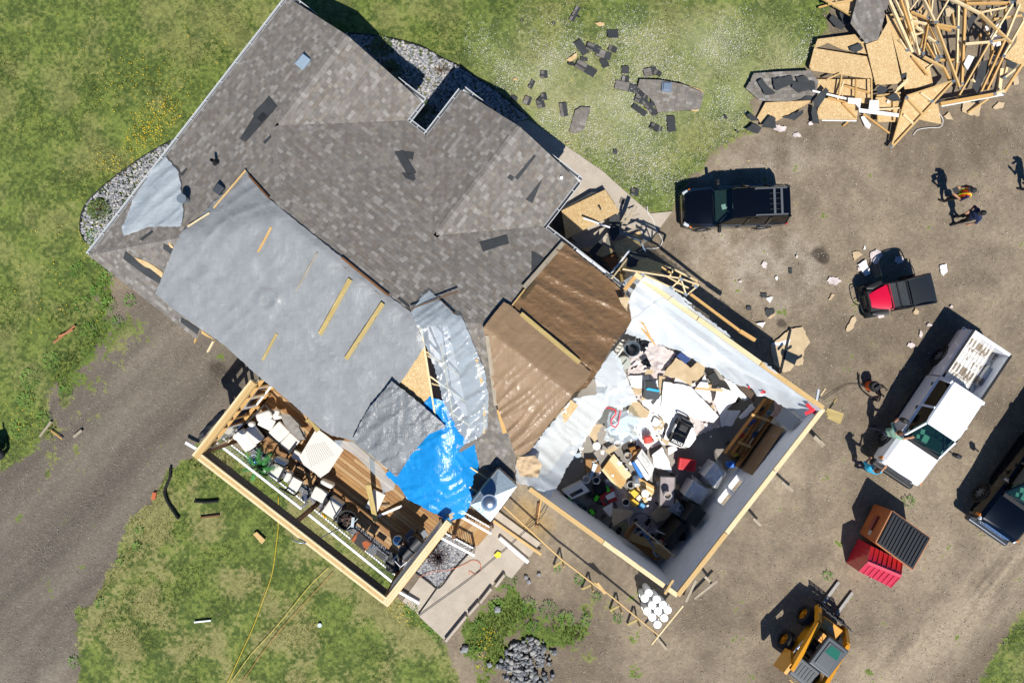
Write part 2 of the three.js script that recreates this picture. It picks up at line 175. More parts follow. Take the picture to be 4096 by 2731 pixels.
const gtex = (() => { const [W, Hh] = TWO, d = new Uint8Array(W * Hh * 4); const c = s => hex3(s);
const dR0 = c(0x6c6050), dR1 = c(0x938570), dL0 = c(0x554d44), dL1 = c(0x7c7366), g0 = c(0x3f501d), g1 = c(0x728038), tan = c(0x857b4e), tan2 = c(0xa2966c), deep = c(0x405a1c), pal = c(0xaaa196), trk = c(0xa5967f), snd = c(0x9a8057), dark = c(0x40382f);
for (let j = 0; j < Hh; j++) for (let i = 0; i < W; i++) { const x = (i + 0.5) / W * GX - GX / 2, z = (j + 0.5) / Hh * GZ - GZ / 2; const big = fbm(x * 0.35 + 5, z * 0.35, 4), mid = fbm(x * 1.6 + 30, z * 1.6 + 11, 3), fine = fbm(x * 9 + 3, z * 9, 2), px = NP[(i * 7919 + j * 104729 + (i * j) % 613) & 65535];
const L = leftDirt(x, z), al = Math.cos(0.75) * x - Math.sin(0.75) * z, ac = Math.sin(0.75) * x + Math.cos(0.75) * z;
const streak = fbm(ac * 1.1, al * 0.16 + fbm(x * 0.2, z * 0.2, 2) * 2, 3);
let col = mix3(mix3(dR0, dR1, clamp(big * 1.5 + mid * 0.9 - 0.75)), mix3(dL0, dL1, clamp(streak * 1.3 - 0.2 + mid * 0.2)), L);
col = mix3(col, pal, sstep(0.15, 0.9, pale(x, z) * (0.35 + mid * 1.1)) * 0.5 * clamp(mid * 2 - 0.4));
const tk = track(x, z); if (tk > 0.01) { const along = fbm((x * 0.78 + z * 0.63) * 3.2, (x * 0.63 - z * 0.78) * 0.35, 3); col = mix3(col, trk, clamp(tk * 1.4) * clamp(along * 2.2 - 0.45)); }
col = mix3(col, snd, sstep(0.3, 0.8, sandy(x, z) * (0.6 + mid * 0.8)) * 0.8);
for (const [sx, sz, r] of stains) { const dd = Math.hypot(x - sx, z - sz) / r + (mid - 0.5) * 1.1; if (dd < 1) col = mix3(col, dark, 0.75 * sstep(1, 0.5, dd)); }
const peb = px > 0.96 ? 1 : 0; col = mix3(col, peb ? c(0xb9b0a2) : dark, peb ? 0.5 * fine + 0.15 : (0.5 - fine) * 0.35);
// turf
const edge = (mid - 0.5) * 0.9 + (fine - 0.5) * 0.5; const gN = lawnN(x, z) + edge, gS = lawnS(x, z) + edge, wd = weeds(x, z) * 0.85 + (mid - 0.5) * 1.3 + (fine - 0.5) * 0.6, sp = sparse(x, z) * 0.55 + (mid - 0.5) * 1.6 + (fine - 0.5) * 0.8;
let tN = sstep(0.3, 0.62, gN), tS = sstep(0.42, 0.56, gS), tw = sstep(0.45, 0.6, wd), ts = sstep(0.55, 0.75, sp) * 0.8;
if (tN + tS + tw + ts > 0.01) { const stripe = fbm((x * 0.5 + z * 0.86) * 0.3 + 9, (x * 0.86 - z * 0.5) * 0.9, 3); let g = mix3(g0, g1, clamp(mid * 1.3 + fine * 1.7 - 1.0)); const dry = clamp((fbm(x * 0.8 + 60, z * 0.8 + 3, 5) - 0.45) * 5 + (stripe - 0.5) * 1.6 + (fine - 0.5) * 1.5); g = mix3(g, mix3(tan, tan2, fine), clamp(dry) * (tS > tN ? 0.75 : 0.42)); if (tw > Math.max(tN, tS)) g = mix3(deep, g1, fine); const fl = flakeD(x, z); if (fl > 0.02) g = mix3(g, c(0xaaa884), clamp(fl * 0.7 + (fbm(x * 0.7, z * 0.7, 2) - 0.4) * fl) * 0.8);
g = mix3(g, px > 0.5 ? c(0x9a9a58) : c(0x2c4012), Math.abs(px - 0.5) * 0.6); col = mix3(col, g, clamp(Math.max(tN, tS, tw, ts))); }
const k = (j * W + i) * 4; d[k] = clamp(col[0]) * 255; d[k + 1] = clamp(col[1]) * 255; d[k + 2] = clamp(col[2]) * 255; d[k + 3] = 255; }
const t = new THREE.DataTexture(d, W, Hh, THREE.RGBAFormat); t.colorSpace = THREE.SRGBColorSpace; t.magFilter = THREE.LinearFilter; t.minFilter = THREE.LinearMipmapLinearFilter; t.generateMipmaps = true; t.wrapS = t.wrapT = THREE.MirroredRepeatWrapping; t.repeat.set(1 / GX, 1 / GZ); t.offset.set(0.5, 0.5); t.needsUpdate = true; return t; })();
{ const fineB = T.fine.clone(); fineB.repeat.set(1.3, 1.3); fineB.needsUpdate = true;
const nx = 208, nz = 148, g = new THREE.PlaneGeometry(GX, GZ, nx, nz); g.rotateX(-Math.PI / 2); const p = g.attributes.position, uv = g.attributes.uv;
for (let i = 0; i < p.count; i++) { const x = p.getX(i), z = p.getZ(i); const e = Math.min(1, (GX / 2 - Math.abs(x)) / 2, (GZ / 2 - Math.abs(z)) / 2); const rut = leftDirt(x, z) * (fbm((Math.sin(0.75) * x + Math.cos(0.75) * z) * 2.2, (Math.cos(0.75) * x - Math.sin(0.75) * z) * 0.3, 3) - 0.5) * 0.12; p.setY(i, -0.03 + e * ((fbm(x * 0.9 + 50, z * 0.9, 3) - 0.5) * 0.05 + rut)); uv.setXY(i, x, z); }
g.computeVertexNormals(); 
const far = new THREE.BufferGeometry(), R = 600, q = [], u2 = []; const ring = [[-GX / 2, -GZ / 2], [GX / 2, -GZ / 2], [GX / 2, GZ / 2], [-GX / 2, GZ / 2]], out = [[-R, -R], [R, -R], [R, R], [-R, R]];
for (let k = 0; k < 4; k++) { const m = (k + 1) % 4; for (const [x, z] of [ring[k], ring[m], out[m], ring[k], out[m], out[k]]) { q.push(x, -0.03, z); u2.push(x, z); } } far.setAttribute('position', new THREE.Float32BufferAttribute(q, 3)); far.setAttribute('uv', new THREE.Float32BufferAttribute(u2, 2)); far.setAttribute('normal', new THREE.Float32BufferAttribute(q.map((_, i) => i % 3 === 1 ? 1 : 0), 3));
struct('ground', [plain(g), far], mat(0xffffff, 0.95, { map: gtex, bumpMap: fineB, bumpScale: 0.02 })); }
// grass blades, standing in the turf
const underRoof = (x, z) => { const [a, b] = toAB({ x, z }); return (a > -14 && a < 2.4 && b > -4 && b < 7) || (a > -14 && a < -8 && b > -5 && b < 0) || (a > -7 && a < -2 && b > -6 && b < 0) || (a > 2 && a < 10.9 && b > -5.2 && b < 4) || (a > -6.7 && a < 2.3 && b > 6 && b < 10.4); };
{ const blades = []; for (let k = 0; k < 6; k++) { const a = k * 1.05 + rr(-0.4, 0.4), L = rr(0.035, 0.06), w = 0.007, r = rr(0, 0.02), lean = rr(0.3, 0.9) * L, c = Math.cos(a), s = Math.sin(a); blades.push([c * r - s * w, 0, s * r + c * w], [c * r + s * w, 0, s * r - c * w], [c * (r + lean), L * 0.8, s * (r + lean)]); }
const g = new THREE.BufferGeometry(); g.setAttribute('position', new THREE.Float32BufferAttribute(blades.flat(), 3)); g.setAttribute('normal', new THREE.Float32BufferAttribute(blades.flatMap(() => [0, 1, 0]), 3));
const pts = []; const want = 190000; let guard = 0; while (pts.length < want && guard++ < want * 6) { const x = rr(-23, 23), z = rr(-16, 16); const m = fbm(x * 1.6 + 30, z * 1.6 + 11, 3) - 0.5; const a = lawnN(x, z) + m * 0.9, b = lawnS(x, z) + m * 0.9, w = weeds(x, z) * 0.85 + m * 1.3, sp = sparse(x, z) * 0.55 + m * 1.6; const kind = w > 0.55 ? 2 : a > 0.5 || b > 0.5 ? 1 : sp > 0.72 ? 3 : 0; if (!kind || underRoof(x, z)) continue; pts.push([x, z, kind, b > a ? 1 : 0]); }
const im = new THREE.InstancedMesh(g, mat(0xffffff, 0.9, { transmission: 0 }), pts.length), o = new THREE.Object3D(), col = new THREE.Color(); const G0 = hex3(0x44581f), G1 = hex3(0x818d44), TN = hex3(0xaea276), DP = hex3(0x4f6f28);
pts.forEach(([x, z, k, s], i) => { const sc = k === 1 ? rr(0.35, 0.8) : rr(0.6, 1.3); o.position.set(x, -0.04, z); o.rotation.y = rnd() * 6.3; o.scale.set(sc, sc * rr(0.7, 1.2), sc); o.updateMatrix(); im.setMatrixAt(i, o.matrix); const dry = clamp((fbm(x * 0.8 + 60, z * 0.8 + 3, 5) - 0.45) * 5 + (fbm(x * 5, z * 5, 2) - 0.5) * 1.5 + rr(-0.35, 0.3)); let c = mix3(k === 1 ? G0 : DP, G1, clamp(fbm(x * 1.6 + 30, z * 1.6 + 11, 3) * 1.2 + fbm(x * 7, z * 7, 2) * 1.9 - 1.25 + rr(-0.2, 0.3))); c = mix3(c, TN, k === 1 ? clamp(dry * (s ? 0.78 : 0.45) + rnd() * 0.25) : rnd() * 0.2); c = mix3(c, hex3(0xa5a37c), clamp(flakeD(x, z) * rr(0.2, 1.1)) * 0.8); col.setRGB(...c, THREE.SRGBColorSpace); im.setColorAt(i, col); });
im.name = 'grass'; im.userData = { kind: 'stuff', label: 'green and dry lawn grass around the house', category: 'grass' }; scene.add(im); }
{ // dandelions and pale flakes of blown insulation in the grass
const flower = plain(new THREE.CylinderGeometry(0.022, 0.012, 0.015, 6)); const pts = []; const add = (n, cx, cy, rx, ry, t) => { for (let k = 0; k < n; k++) { const a = rnd() * 6.3, r = Math.pow(rnd(), 0.6), p = P(cx + (Math.cos(a) * rx * Math.cos(t) - Math.sin(a) * ry * Math.sin(t)) * r, cy + (Math.cos(a) * rx * Math.sin(t) + Math.sin(a) * ry * Math.cos(t)) * r); if (!underRoof(p.x, p.z)) pts.push(p); } };
add(230, 355, 275, 75, 40, -0.6); add(90, 330, 320, 60, 30, -0.3); add(60, 270, 370, 60, 25, -0.3); add(110, 330, 190, 110, 90, 0); add(140, 200, 560, 130, 260, 0.5); add(120, 300, 200, 300, 260, 0); add(26, 1120, 1450, 30, 18, 0); add(50, 1110, 1500, 25, 40, 0); add(60, 930, 1400, 30, 50, -0.9); add(40, 40, 960, 60, 100, 0); add(30, 1500, 250, 300, 200, 0);
const im = new THREE.InstancedMesh(flower, mat(0xf2c916, 0.8), pts.length), o = new THREE.Object3D(); pts.forEach((p, i) => { o.position.set(p.x, 0.05, p.z); o.rotation.set(rr(-0.4, 0.4), rnd() * 6, rr(-0.4, 0.4)); o.scale.setScalar(rr(0.5, 0.9)); o.updateMatrix(); im.setMatrixAt(i, o.matrix); }); im.name = 'dandelions'; im.userData = { kind: 'stuff', label: 'yellow dandelion heads scattered through the lawn', category: 'flowers' }; scene.add(im);
const fg = new THREE.BufferGeometry(); fg.setAttribute('position', new THREE.Float32BufferAttribute([-0.03, 0, 0, 0.01, 0.012, 0.022, 0.03, 0, -0.006, 0.03, 0, -0.006, -0.004, 0.01, -0.02, -0.03, 0, 0], 3)); fg.computeVertexNormals(); const f = []; let n = 0; while (f.length < 17000 && n++ < 600000) { const x = rr(-2, 15), z = rr(-14.5, -5); const d = flakeD(x, z); if (lawnN(x, z) < 0.6 || underRoof(x, z)) continue; if (rnd() < d * (0.1 + 2.2 * clamp(fbm(x * 0.55, z * 0.55, 4) * 3 - 1.15))) f.push([x, z]); }
for (let k = 0; k < 1500; k++) { const p = P(rr(1480, 2000), rr(300, 760)); if (rnd() < pale(p.x, p.z) + 0.1) f.push([p.x, p.z]); }
const fm = new THREE.InstancedMesh(fg, mat(0xe6e4dc, 0.95), f.length); f.forEach(([x, z], i) => { o.position.set(x, rr(0.005, 0.06), z); o.rotation.set(rr(-0.5, 0.5), rnd() * 6.3, rr(-0.5, 0.5)); o.scale.setScalar(rr(0.2, 0.65)); o.updateMatrix(); fm.setMatrixAt(i, o.matrix); }); fm.name = 'insulation_flakes'; fm.userData = { kind: 'stuff', label: 'white flakes of blown insulation caught in the grass', category: 'insulation' }; scene.add(fm); }
// ---------------------------------------------------------------- the house
const K = 0.375, EH = 3.05;
const roofH = (a, b) => { const main = Math.min(K * (a + 14.45), K * (2.87 - a), K * (b + 4.1), K * (7.15 - b)); const w1 = b > -5.05 && b < 1.5 ? Math.min(K * (a + 14.45), K * (-8.15 - a)) : -9; const w2 = b > -6.3 && b < -1 ? Math.min(K * (a + 7.22), K * (-1.72 - a)) : -9; const r = a > -3 ? Math.min(K * (b + 4.1), 1.61 - K * (b - 0.2)) : -9; return EH + Math.max(main, w1, w2, r); };
const onRoof = (q, off = 0.03) => { let h = 4, p; for (let i = 0; i < 25; i++) { p = q(h); const [a, b] = toAB(p); h = lerp(h, roofH(a, b) + off, 0.7); } return q(h); };
const house = thing('house', 'bungalow with brown shingled hip roof, part of it torn open and tarped', 'house');
const clipRect = (poly, e0, e1, s0, s1) => { let p = poly; for (const [ax, lim, sg] of [[0, e0, 1], [0, e1, -1], [1, s0, 1], [1, s1, -1]]) { const o = []; for (let i = 0; i < p.length; i++) { const A = p[i], B = p[(i + 1) % p.length], da = (A[ax] - lim) * sg, db = (B[ax] - lim) * sg; if (da >= 0) o.push(A); if ((da >= 0) !== (db >= 0)) { const t = da / (da - db); o.push([lerp(A[0], B[0], t), lerp(A[1], B[1], t)]); } } p = o; if (p.length < 3) return null; } return p; };
const SH = [0x8b857d, 0x97918a, 0x837d76, 0xa7a29b, 0x898076, 0x928c85, 0x979085, 0x88837d].map(c => new THREE.Color(c));
const shTex = tex(256, 0.4, (u, v) => 0.72 + 0.3 * tn(u * 128, v * 128, 128) * tn(u * 64 + 9, v * 64, 64) + 0.12 * tfbm(u, v, 4, 2));
const shMats = SH.map(c => mat(c, 0.95, { map: shTex })); const shField = mat(0xffffff, 0.95, { map: shTex, vertexColors: true });
// shingle tabs of one slope; org + e*x + s*y in plan, height from hf
function tabs(poly, e, s, hf, toW, opt = {}) { const expo = opt.expo || 0.134, L = poly.map(([a, b]) => [a * e[0] + b * e[1], a * s[0] + b * s[1]]); let e0 = 1e9, e1 = -1e9, s0 = 1e9, s1 = -1e9; for (const [x, y] of L) { e0 = Math.min(e0, x); e1 = Math.max(e1, x); s0 = Math.min(s0, y); s1 = Math.max(s1, y); }
const out = [], back = (x, y) => [x * e[0] + y * s[0], x * e[1] + y * s[1]]; let prev = [];
for (let y = s0; y < s1; y += expo) { let x = e0 - rnd() * 0.3; while (x < e1) { const w = pick([0.12, 0.15, 0.18, 0.2, 0.26]); const X = x + w; const q = clipRect(L, x, X - 0.003, y, Math.min(s1, y + expo)); if (q) { const ar = Math.abs(q.reduce((m, [a, b], i) => { const [c, d] = q[(i + 1) % q.length]; return m + a * d - b * c; }, 0)) / 2; if (ar > 0.0012) { const ci = Math.floor(rnd() * 8), lift = rnd() < 0.5 ? 0.007 : 0; const pts = q.map(([a, b]) => { const [A, B] = back(a, b); const t = (b - y) / expo; return toW(A, B, hf(A, B) + lerp(0.016 + lift, 0.004 + lift, t)); }); out.push({ pts, ci }); } } x = X; } }
return out; }
function tabGeo(t, thick = 0.016) { const pts = t.pts; const pos = [], nor = [], uv = []; const n = new V3().subVectors(pts[1], pts[0]).cross(new V3().subVectors(pts[2], pts[0])).normalize(); const P2 = n.y < 0 ? (n.negate(), pts.slice().reverse()) : pts; const add = (p, q, dy = 0) => { pos.push(p.x, p.y - dy, p.z); nor.push(q.x, q.y, q.z); uv.push(p.x, p.z); };
for (let i = 1; i < P2.length - 1; i++) { add(P2[0], n); add(P2[i], n); add(P2[i + 1], n); }
for (let i = 0; i < P2.length; i++) { const a = P2[i], b = P2[(i + 1) % P2.length], q = new V3().subVectors(b, a).cross(n).normalize(); add(a, q); add(a, q, thick); add(b, q); add(b, q); add(a, q, thick); add(b, q, thick); }
return { pos, nor, uv }; }
function tabMesh(list, name, parent) { const pos = [], nor = [], uv = [], col = []; for (const t of list) { const g = tabGeo(t); for (const v of g.pos) pos.push(v); for (const v of g.nor) nor.push(v); for (const v of g.uv) uv.push(v); const c = SH[t.ci]; for (let i = 0; i < g.pos.length; i += 3) col.push(c.r, c.g, c.b); } const g = new THREE.BufferGeometry(); g.setAttribute('position', new THREE.Float32BufferAttribute(pos, 3)); g.setAttribute('normal', new THREE.Float32BufferAttribute(nor, 3)); g.setAttribute('uv', new THREE.Float32BufferAttribute(uv, 2)); g.setAttribute('color', new THREE.Float32BufferAttribute(col, 3)); return M(name, g, shField, parent); }
function tabSingles(list, name, parent) { for (const t of list) { const r = tabGeo(t), g = new THREE.BufferGeometry(); g.setAttribute('position', new THREE.Float32BufferAttribute(r.pos, 3)); g.setAttribute('normal', new THREE.Float32BufferAttribute(r.nor, 3)); g.setAttribute('uv', new THREE.Float32BufferAttribute(r.uv, 2)); M(name, g, shMats[t.ci], parent); } }
{ const ab = (a, b, h) => AB(a, b, h);
const faces = [
[[[-14.45, -5], [-11.3, -5], [-11.3, -0.925], [-8.85, 1.525], [-14.45, 7.15]], [0, 1], [1, 0], (a) => EH + K * (a + 14.45)],
[[[-11.3, -5], [-8.15, -5], [-8.15, -4.1], [-11.3, -0.925]], [0, 1], [-1, 0], (a) => EH + K * (-8.15 - a)],
[[[-11.3, -0.925], [-8.15, -4.1], [-7.22, -4.1], [-4.46, -1.34], [-1.72, -4.1], [2.25, -4.1], [2.25, 0.2], [-1.42, 0.2], [-2.75, 1.525], [-8.85, 1.525]], [1, 0], [0, 1], (a, b) => EH + K * (b + 4.1)],
[[[-7.22, -6.24], [-4.46, -6.24], [-4.46, -1.34], [-7.22, -4.1]], [0, 1], [1, 0], (a) => EH + K * (a + 7.22)],
[[[-4.46, -6.24], [-1.72, -6.24], [-1.72, -4.1], [-4.46, -1.34]], [0, 1], [-1, 0], (a) => EH + K * (-1.72 - a)],
[[[-14.45, 7.15], [-9.35, 7.15], [-9.5, 5.2], [-10.2, 2.9]], [1, 0], [0, -1], (a, b) => EH + K * (7.15 - b)],
[[[-1.42, 0.2], [0.4, 0.2], [3.4, 4.2], [2.6, 4.2]], [1, 0], [0, -1], (a, b) => EH + 1.61 - K * (b - 0.2)],
[[[-1.42, 0.2], [2.6, 4.2], [1.9, 4.4], [-2.1, 0.9]], [0, 1], [-1, 0], (a) => EH + K * (2.87 - a)],
];
const deckG = [], list = [];
faces.forEach(([poly, e, s, hf], i) => { deckG.push(slab(poly.map(([a, b]) => AB(a, b, hf(a, b))), 0.02)); for (const t of tabs(poly, e, s, hf, ab)) { t.d = t.pts[0].distanceTo(camera.position); list.push(t); } });
deckG.push(slab([[-13.9, 6.6], [-8.85, 1.525], [-2.75, 1.525], [0.2, 4.5], [-1.2, 6.5]].map(([a, b]) => AB(a, b, EH - 0.03 + K * (7.15 - b))), 0.02));
const roof = M('roof', deckG, MT.osb, house); list.sort((p, q) => p.d - q.d); tabSingles(list.slice(0, 300), 'shingle', roof); const f = tabMesh(list.slice(300), 'shingle_field', roof); f.userData.kind = 'stuff';
// hip and ridge caps
const caps = (a0, b0, h0, a1, b1, h1) => { const A = AB(a0, b0, h0 + 0.03), B = AB(a1, b1, h1 + 0.03), L = A.distanceTo(B), n = Math.floor(L / 0.14), d = B.clone().sub(A).normalize(), sd = new V3(-d.z, 0, d.x).normalize(); for (let i = 0; i < n; i++) { const c = A.clone().addScaledVector(d, (i + 0.5) * 0.14), w = 0.15, dn = 0.05, up = 0.008; const l0 = c.clone().addScaledVector(d, -0.08), l1 = c.clone().addScaledVector(d, 0.08); l0.y += up; const q = (p, s) => { const v = p.clone().addScaledVector(sd, s * w); v.y -= dn; return v; }; const t = pick([0, 1, 3, 5]); M('ridge_cap', [slab([l0, l1, q(l1, 1), q(l0, 1)], 0.012), slab([l0, q(l0, -1), q(l1, -1), l1], 0.012)], shMats[t], roof); } };
caps(-11.3, -0.9, EH + K * 3.15, -9.0, 1.4, EH + K * 5.45); caps(-14.4, 7.1, EH, -10.9, 3.6, EH + K * 3.55); caps(-11.3, -4.95, EH + K * 3.15, -11.3, -0.95, EH + K * 3.15); caps(-4.46, -6.2, EH + K * 2.76, -4.46, -1.4, EH + K * 2.76); caps(-2.3, 0.95, EH + 1.8, -1.3, 0.2, EH + 1.62);
// loose dark strips where shingles came away
const bare = (q, pts, t = 0.02, m = MT.felt) => M('bare_patch', slab(pts.map(([x, y]) => onRoof(h => q(x, y, h), 0.045)), t), m, roof);
bare(z1, [[1850, 660], [1905, 730], [1880, 765], [1690, 975], [1650, 955], [1745, 800], [1740, 780]]); bare(z1, [[1810, 770], [1845, 800], [1800, 840], [1765, 815]]);
bare(z2, [[365, 1045], [425, 1035], [515, 1190], [455, 1205]]); bare(z2, [[415, 1190], [500, 1195], [510, 1230], [495, 1245], [440, 1225]]); bare(z2, [[430, 1040], [500, 1050], [490, 1100], [460, 1090]]);
bare(z2, [[1328, 1065], [1340, 1075], [1215, 1238], [1195, 1222]]); bare(z2, [[1160, 1200], [1192, 1220], [1175, 1245], [1142, 1225]]); bare(z2, [[1383, 1235], [1315, 1398], [1270, 1375]]);
bare(z5, [[950, 100], [1140, 50], [1155, 110], [1090, 125], [1050, 140], [975, 165]]); bare(z5, [[1310, 160], [1340, 175], [1400, 215], [1310, 310]]); bare(z5, [[400, 480], [470, 540], [470, 560], [385, 490]]);
bare(z4, [[860, 165], [990, 265], [1030, 290], [1110, 345], [1090, 385], [1000, 330], [845, 215]]); bare(z4, [[920, 205], [1000, 230], [1060, 265], [1120, 310], [1110, 345], [1030, 280], [985, 270]], 0.03, MT.osb); bare(z4, [[1125, 110], [1190, 145], [1180, 185], [1120, 145]]); bare(z4, [[1160, 95], [1195, 140], [1185, 150], [1160, 125]], 0.03, MT.osb); bare(z4, [[1245, 620], [1370, 700], [1355, 735], [1240, 650]]); bare(z4, [[960, 80], [1040, 20], [1050, 30], [975, 90]]); bare(z1, [[1240, 1195], [1280, 1160], [1285, 1168], [1250, 1212]]); bare(z1, [[1810, 975], [1860, 930], [1865, 945], [1822, 990]]);
// gutters, fascia, walls
const gut = (a0, b0, a1, b1, na, nb) => { const o = (f, h) => [AB(a0 + na * f, b0 + nb * f, EH + h), AB(a1 + na * f, b1 + nb * f, EH + h)]; const w = []; w.push(beam(...o(0.015, -0.06), 0.012, 0.12), beam(...o(0.13, -0.05), 0.02, 0.11)); const tr = beam(...o(0.07, -0.105), 0.1, 0.012); const L = Math.hypot(a1 - a0, b1 - b0); for (let d = 0.4; d < L; d += 0.9) { const t = d / L, a = lerp(a0, a1, t), b = lerp(b0, b1, t); w.push(beam(AB(a, b, EH - 0.005), AB(a + na * 0.14, b + nb * 0.14, EH - 0.005), 0.025, 0.01)); } M('trough', tr, mat(0x4a4c4e, 0.8), M('gutter', w, mat(0xcfd3d6, 0.4), house)); M('fascia', beam(...o(-0.02, -0.12), 0.025, 0.18), MT.white, house); };
gut(-14.45, -5, -14.45, 7.15, -1, 0); gut(-8.15, -5, -8.15, -4.1, 1, 0); gut(-8.1, -4.1, -7.3, -4.1, 0, -1); gut(-7.22, -6.24, -7.22, -4.1, -1, 0); gut(-1.72, -6.24, -1.72, -4.1, 1, 0); gut(-1.6, -4.1, 2.2, -4.1, 0, -1); gut(-14.4, -5.05, -13.3, -5.05, 0, -1); gut(-9.4, -5.05, -8.1, -5.05, 0, -1); gut(-7.2, -6.3, -5.9, -6.3, 0, -1); gut(-3.1, -6.3, -1.65, -6.3, 0, -1);
const sid = mat(0xb7a78c, 0.8), wall = (a0, b0, a1, b1, h = 2.95, m = sid, n = 'wall') => M(n, beam(AB(a0, b0, h / 2), AB(a1, b1, h / 2), 0.15, h), m, house);
wall(-13.9, -4.5, -13.9, 6.6); wall(-13.9, -4.5, -8.6, -4.5); wall(-8.6, -4.5, -8.6, -3.6); wall(-8.6, -3.6, -6.7, -3.6); wall(-6.7, -3.6, -6.7, -5.7); wall(-6.7, -5.7, -2.2, -5.7); wall(-2.2, -5.7, -2.2, -3.6); wall(-2.2, -3.6, 2.1, -3.6); wall(-13.9, 6.6, 2.3, 6.6); wall(2.15, 4.2, 2.15, 6.6); wall(2.15, 4.1, 3.4, 4.1);
for (const [a0, a1, b] of [[-13.95, -8.65, -4.55], [-6.75, -2.2, -5.75]]) { const m = (a0 + a1) / 2, top = EH - 0.05 + K * (a1 - a0) / 2; M('gable', slab([AB(a0, b, EH - 0.1), AB(a1, b, EH - 0.1), AB(m, b, top)], 0.1), sid, house); M('soffit', slab([AB(a0 - 0.45, b + 0.05, EH - 0.15), AB(a1 + 0.45, b + 0.05, EH - 0.15), AB(a1 + 0.45, b - 0.42, EH - 0.15), AB(a0 - 0.45, b - 0.42, EH - 0.15)], 0.02), MT.white, house); }
M('attic_floor', slab([[-13.8, -4.4], [-8.7, -4.4], [-8.7, -3.5], [2.1, -3.5], [2.1, 4], [3.3, 4], [2.2, 6.5], [-13.8, 6.5]].map(([a, b]) => AB(a, b, 2.86)), 0.1), MT.insul, house);
// roof vents and pipes
{ const p = onRoof(h => z1(2097, 430, h), 0.02); const m = mat(0x8a9cab, 0.6); M('roof_vent', [rbox(0.5, 0.05, 0.52, 0.02, p.x, p.y + 0.02, p.z, HT), rbox(0.36, 0.18, 0.4, 0.04, p.x, p.y + 0.1, p.z, HT)], m, house); const q = onRoof(h => z1(1515, 1308, h), 0.02); M('roof_vent', [rbox(0.3, 0.2, 0.34, 0.04, q.x, q.y + 0.1, q.z, HT)], mat(0x3b4048, 0.7), house); const r = onRoof(h => z1(1290, 1385, h), 0.0); M('vent_pipe', [cyl(0.12, 0.12, 0.42, r.x, r.y, r.z, 16), cyl(0.17, 0.17, 0.06, r.x, r.y + 0.42, r.z, 16)], MT.galv, house); const t = onRoof(h => z1(1492, 1122, h), 0); M('vent_pipe', [cyl(0.06, 0.06, 0.45, t.x, t.y, t.z, 12, true), cyl(0.16, 0.07, 0.08, t.x, t.y, t.z, 12)], MT.black, house); const w = onRoof(h => z2(1514, 1227, h), 0.03); M('vent_pipe', cyl(0.06, 0.06, 0.1, w.x, w.y, w.z, 12), MT.white, house); }
// open rafters of the torn hip end
for (let i = 0; i < 6; i++) { const b = 2.1 + i * 0.62, a1 = -2.75 + (b - 1.5); M('rafter', beam(AB(a1, b, EH + K * (2.87 - a1) - 0.07), AB(Math.min(2.6, a1 + 2.1 + i * 0.1), b, EH + K * (2.87 - Math.min(2.6, a1 + 2.1 + i * 0.1)) - 0.07), 0.05, 0.12), pick([MT.pine, MT.pine2]), house); }
M('hip_rafter', beam(AB(-2.75, 1.525, EH + 2.06), AB(1.1, 5.4, EH + 0.6), 0.06, 0.14), MT.pine, house); M('rafter', beam(AB(-1.9, 1.6, EH + 1.7), AB(0.9, 4.3, EH + 0.72), 0.05, 0.1), MT.pine2, house); for (let i = 0; i < 5; i++) M('truss_web', beam(AB(-2.0 + i * 0.7, 2.2 + i * 0.7, EH + 1.6 - i * 0.25), AB(-1.5 + i * 0.7, 2.2 + i * 0.6, 2.95), 0.05, 0.09), MT.pine, house);
}
// chimney chase with its sheet metal cap
{ const c = thing('chimney', 'square chimney chase with sheet metal cap and round flue beside the blue tarp', 'chimney'); const T4 = [[1082, 98], [1207, 215], [1025, 457], [888, 343]].map(([x, y]) => z8(x, y, 3.9)); const ce = T4.reduce((s, p) => s.add(p), new V3()).multiplyScalar(0.25); const apex = ce.clone(); apex.y = 4.02; const side = []; for (let i = 0; i < 4; i++) { const a = T4[i].clone().lerp(ce, 0.05), b = T4[(i + 1) % 4].clone().lerp(ce, 0.05); a.y = b.y = 0; const a2 = a.clone(), b2 = b.clone(); a2.y = b2.y = 3.88; side.push(slab([a, b, b2, a2], 0.05)); } M('chase', side, mat(0xb9ab97, 0.8), c); M('cap', T4.map((p, i) => slab([p, T4[(i + 1) % 4], apex], 0.015)).concat(T4.map((p, i) => beam(p.clone().setY(3.84), T4[(i + 1) % 4].clone().setY(3.84), 0.012, 0.12))), mat(0x9fb0ba, 0.35, { metalness: 0.7, bumpMap: T.crinkle, bumpScale: 0.006 }), c); const f = z8(1020, 305, 4.05); M('flue', cyl(0.2, 0.2, 0.5, f.x, 4.0, f.z, 24), MT.galv, c); M('flue_cap', [cyl(0.3, 0.3, 0.08, f.x, 4.5, f.z, 24), plain(new THREE.SphereGeometry(0.29, 24, 10, 0, 6.3, 0, 1.2)).scale(1, 0.6, 1).translate(f.x, 4.5, f.z)], mat(0xc8d2da, 0.22, { metalness: 0.9 }), c); }
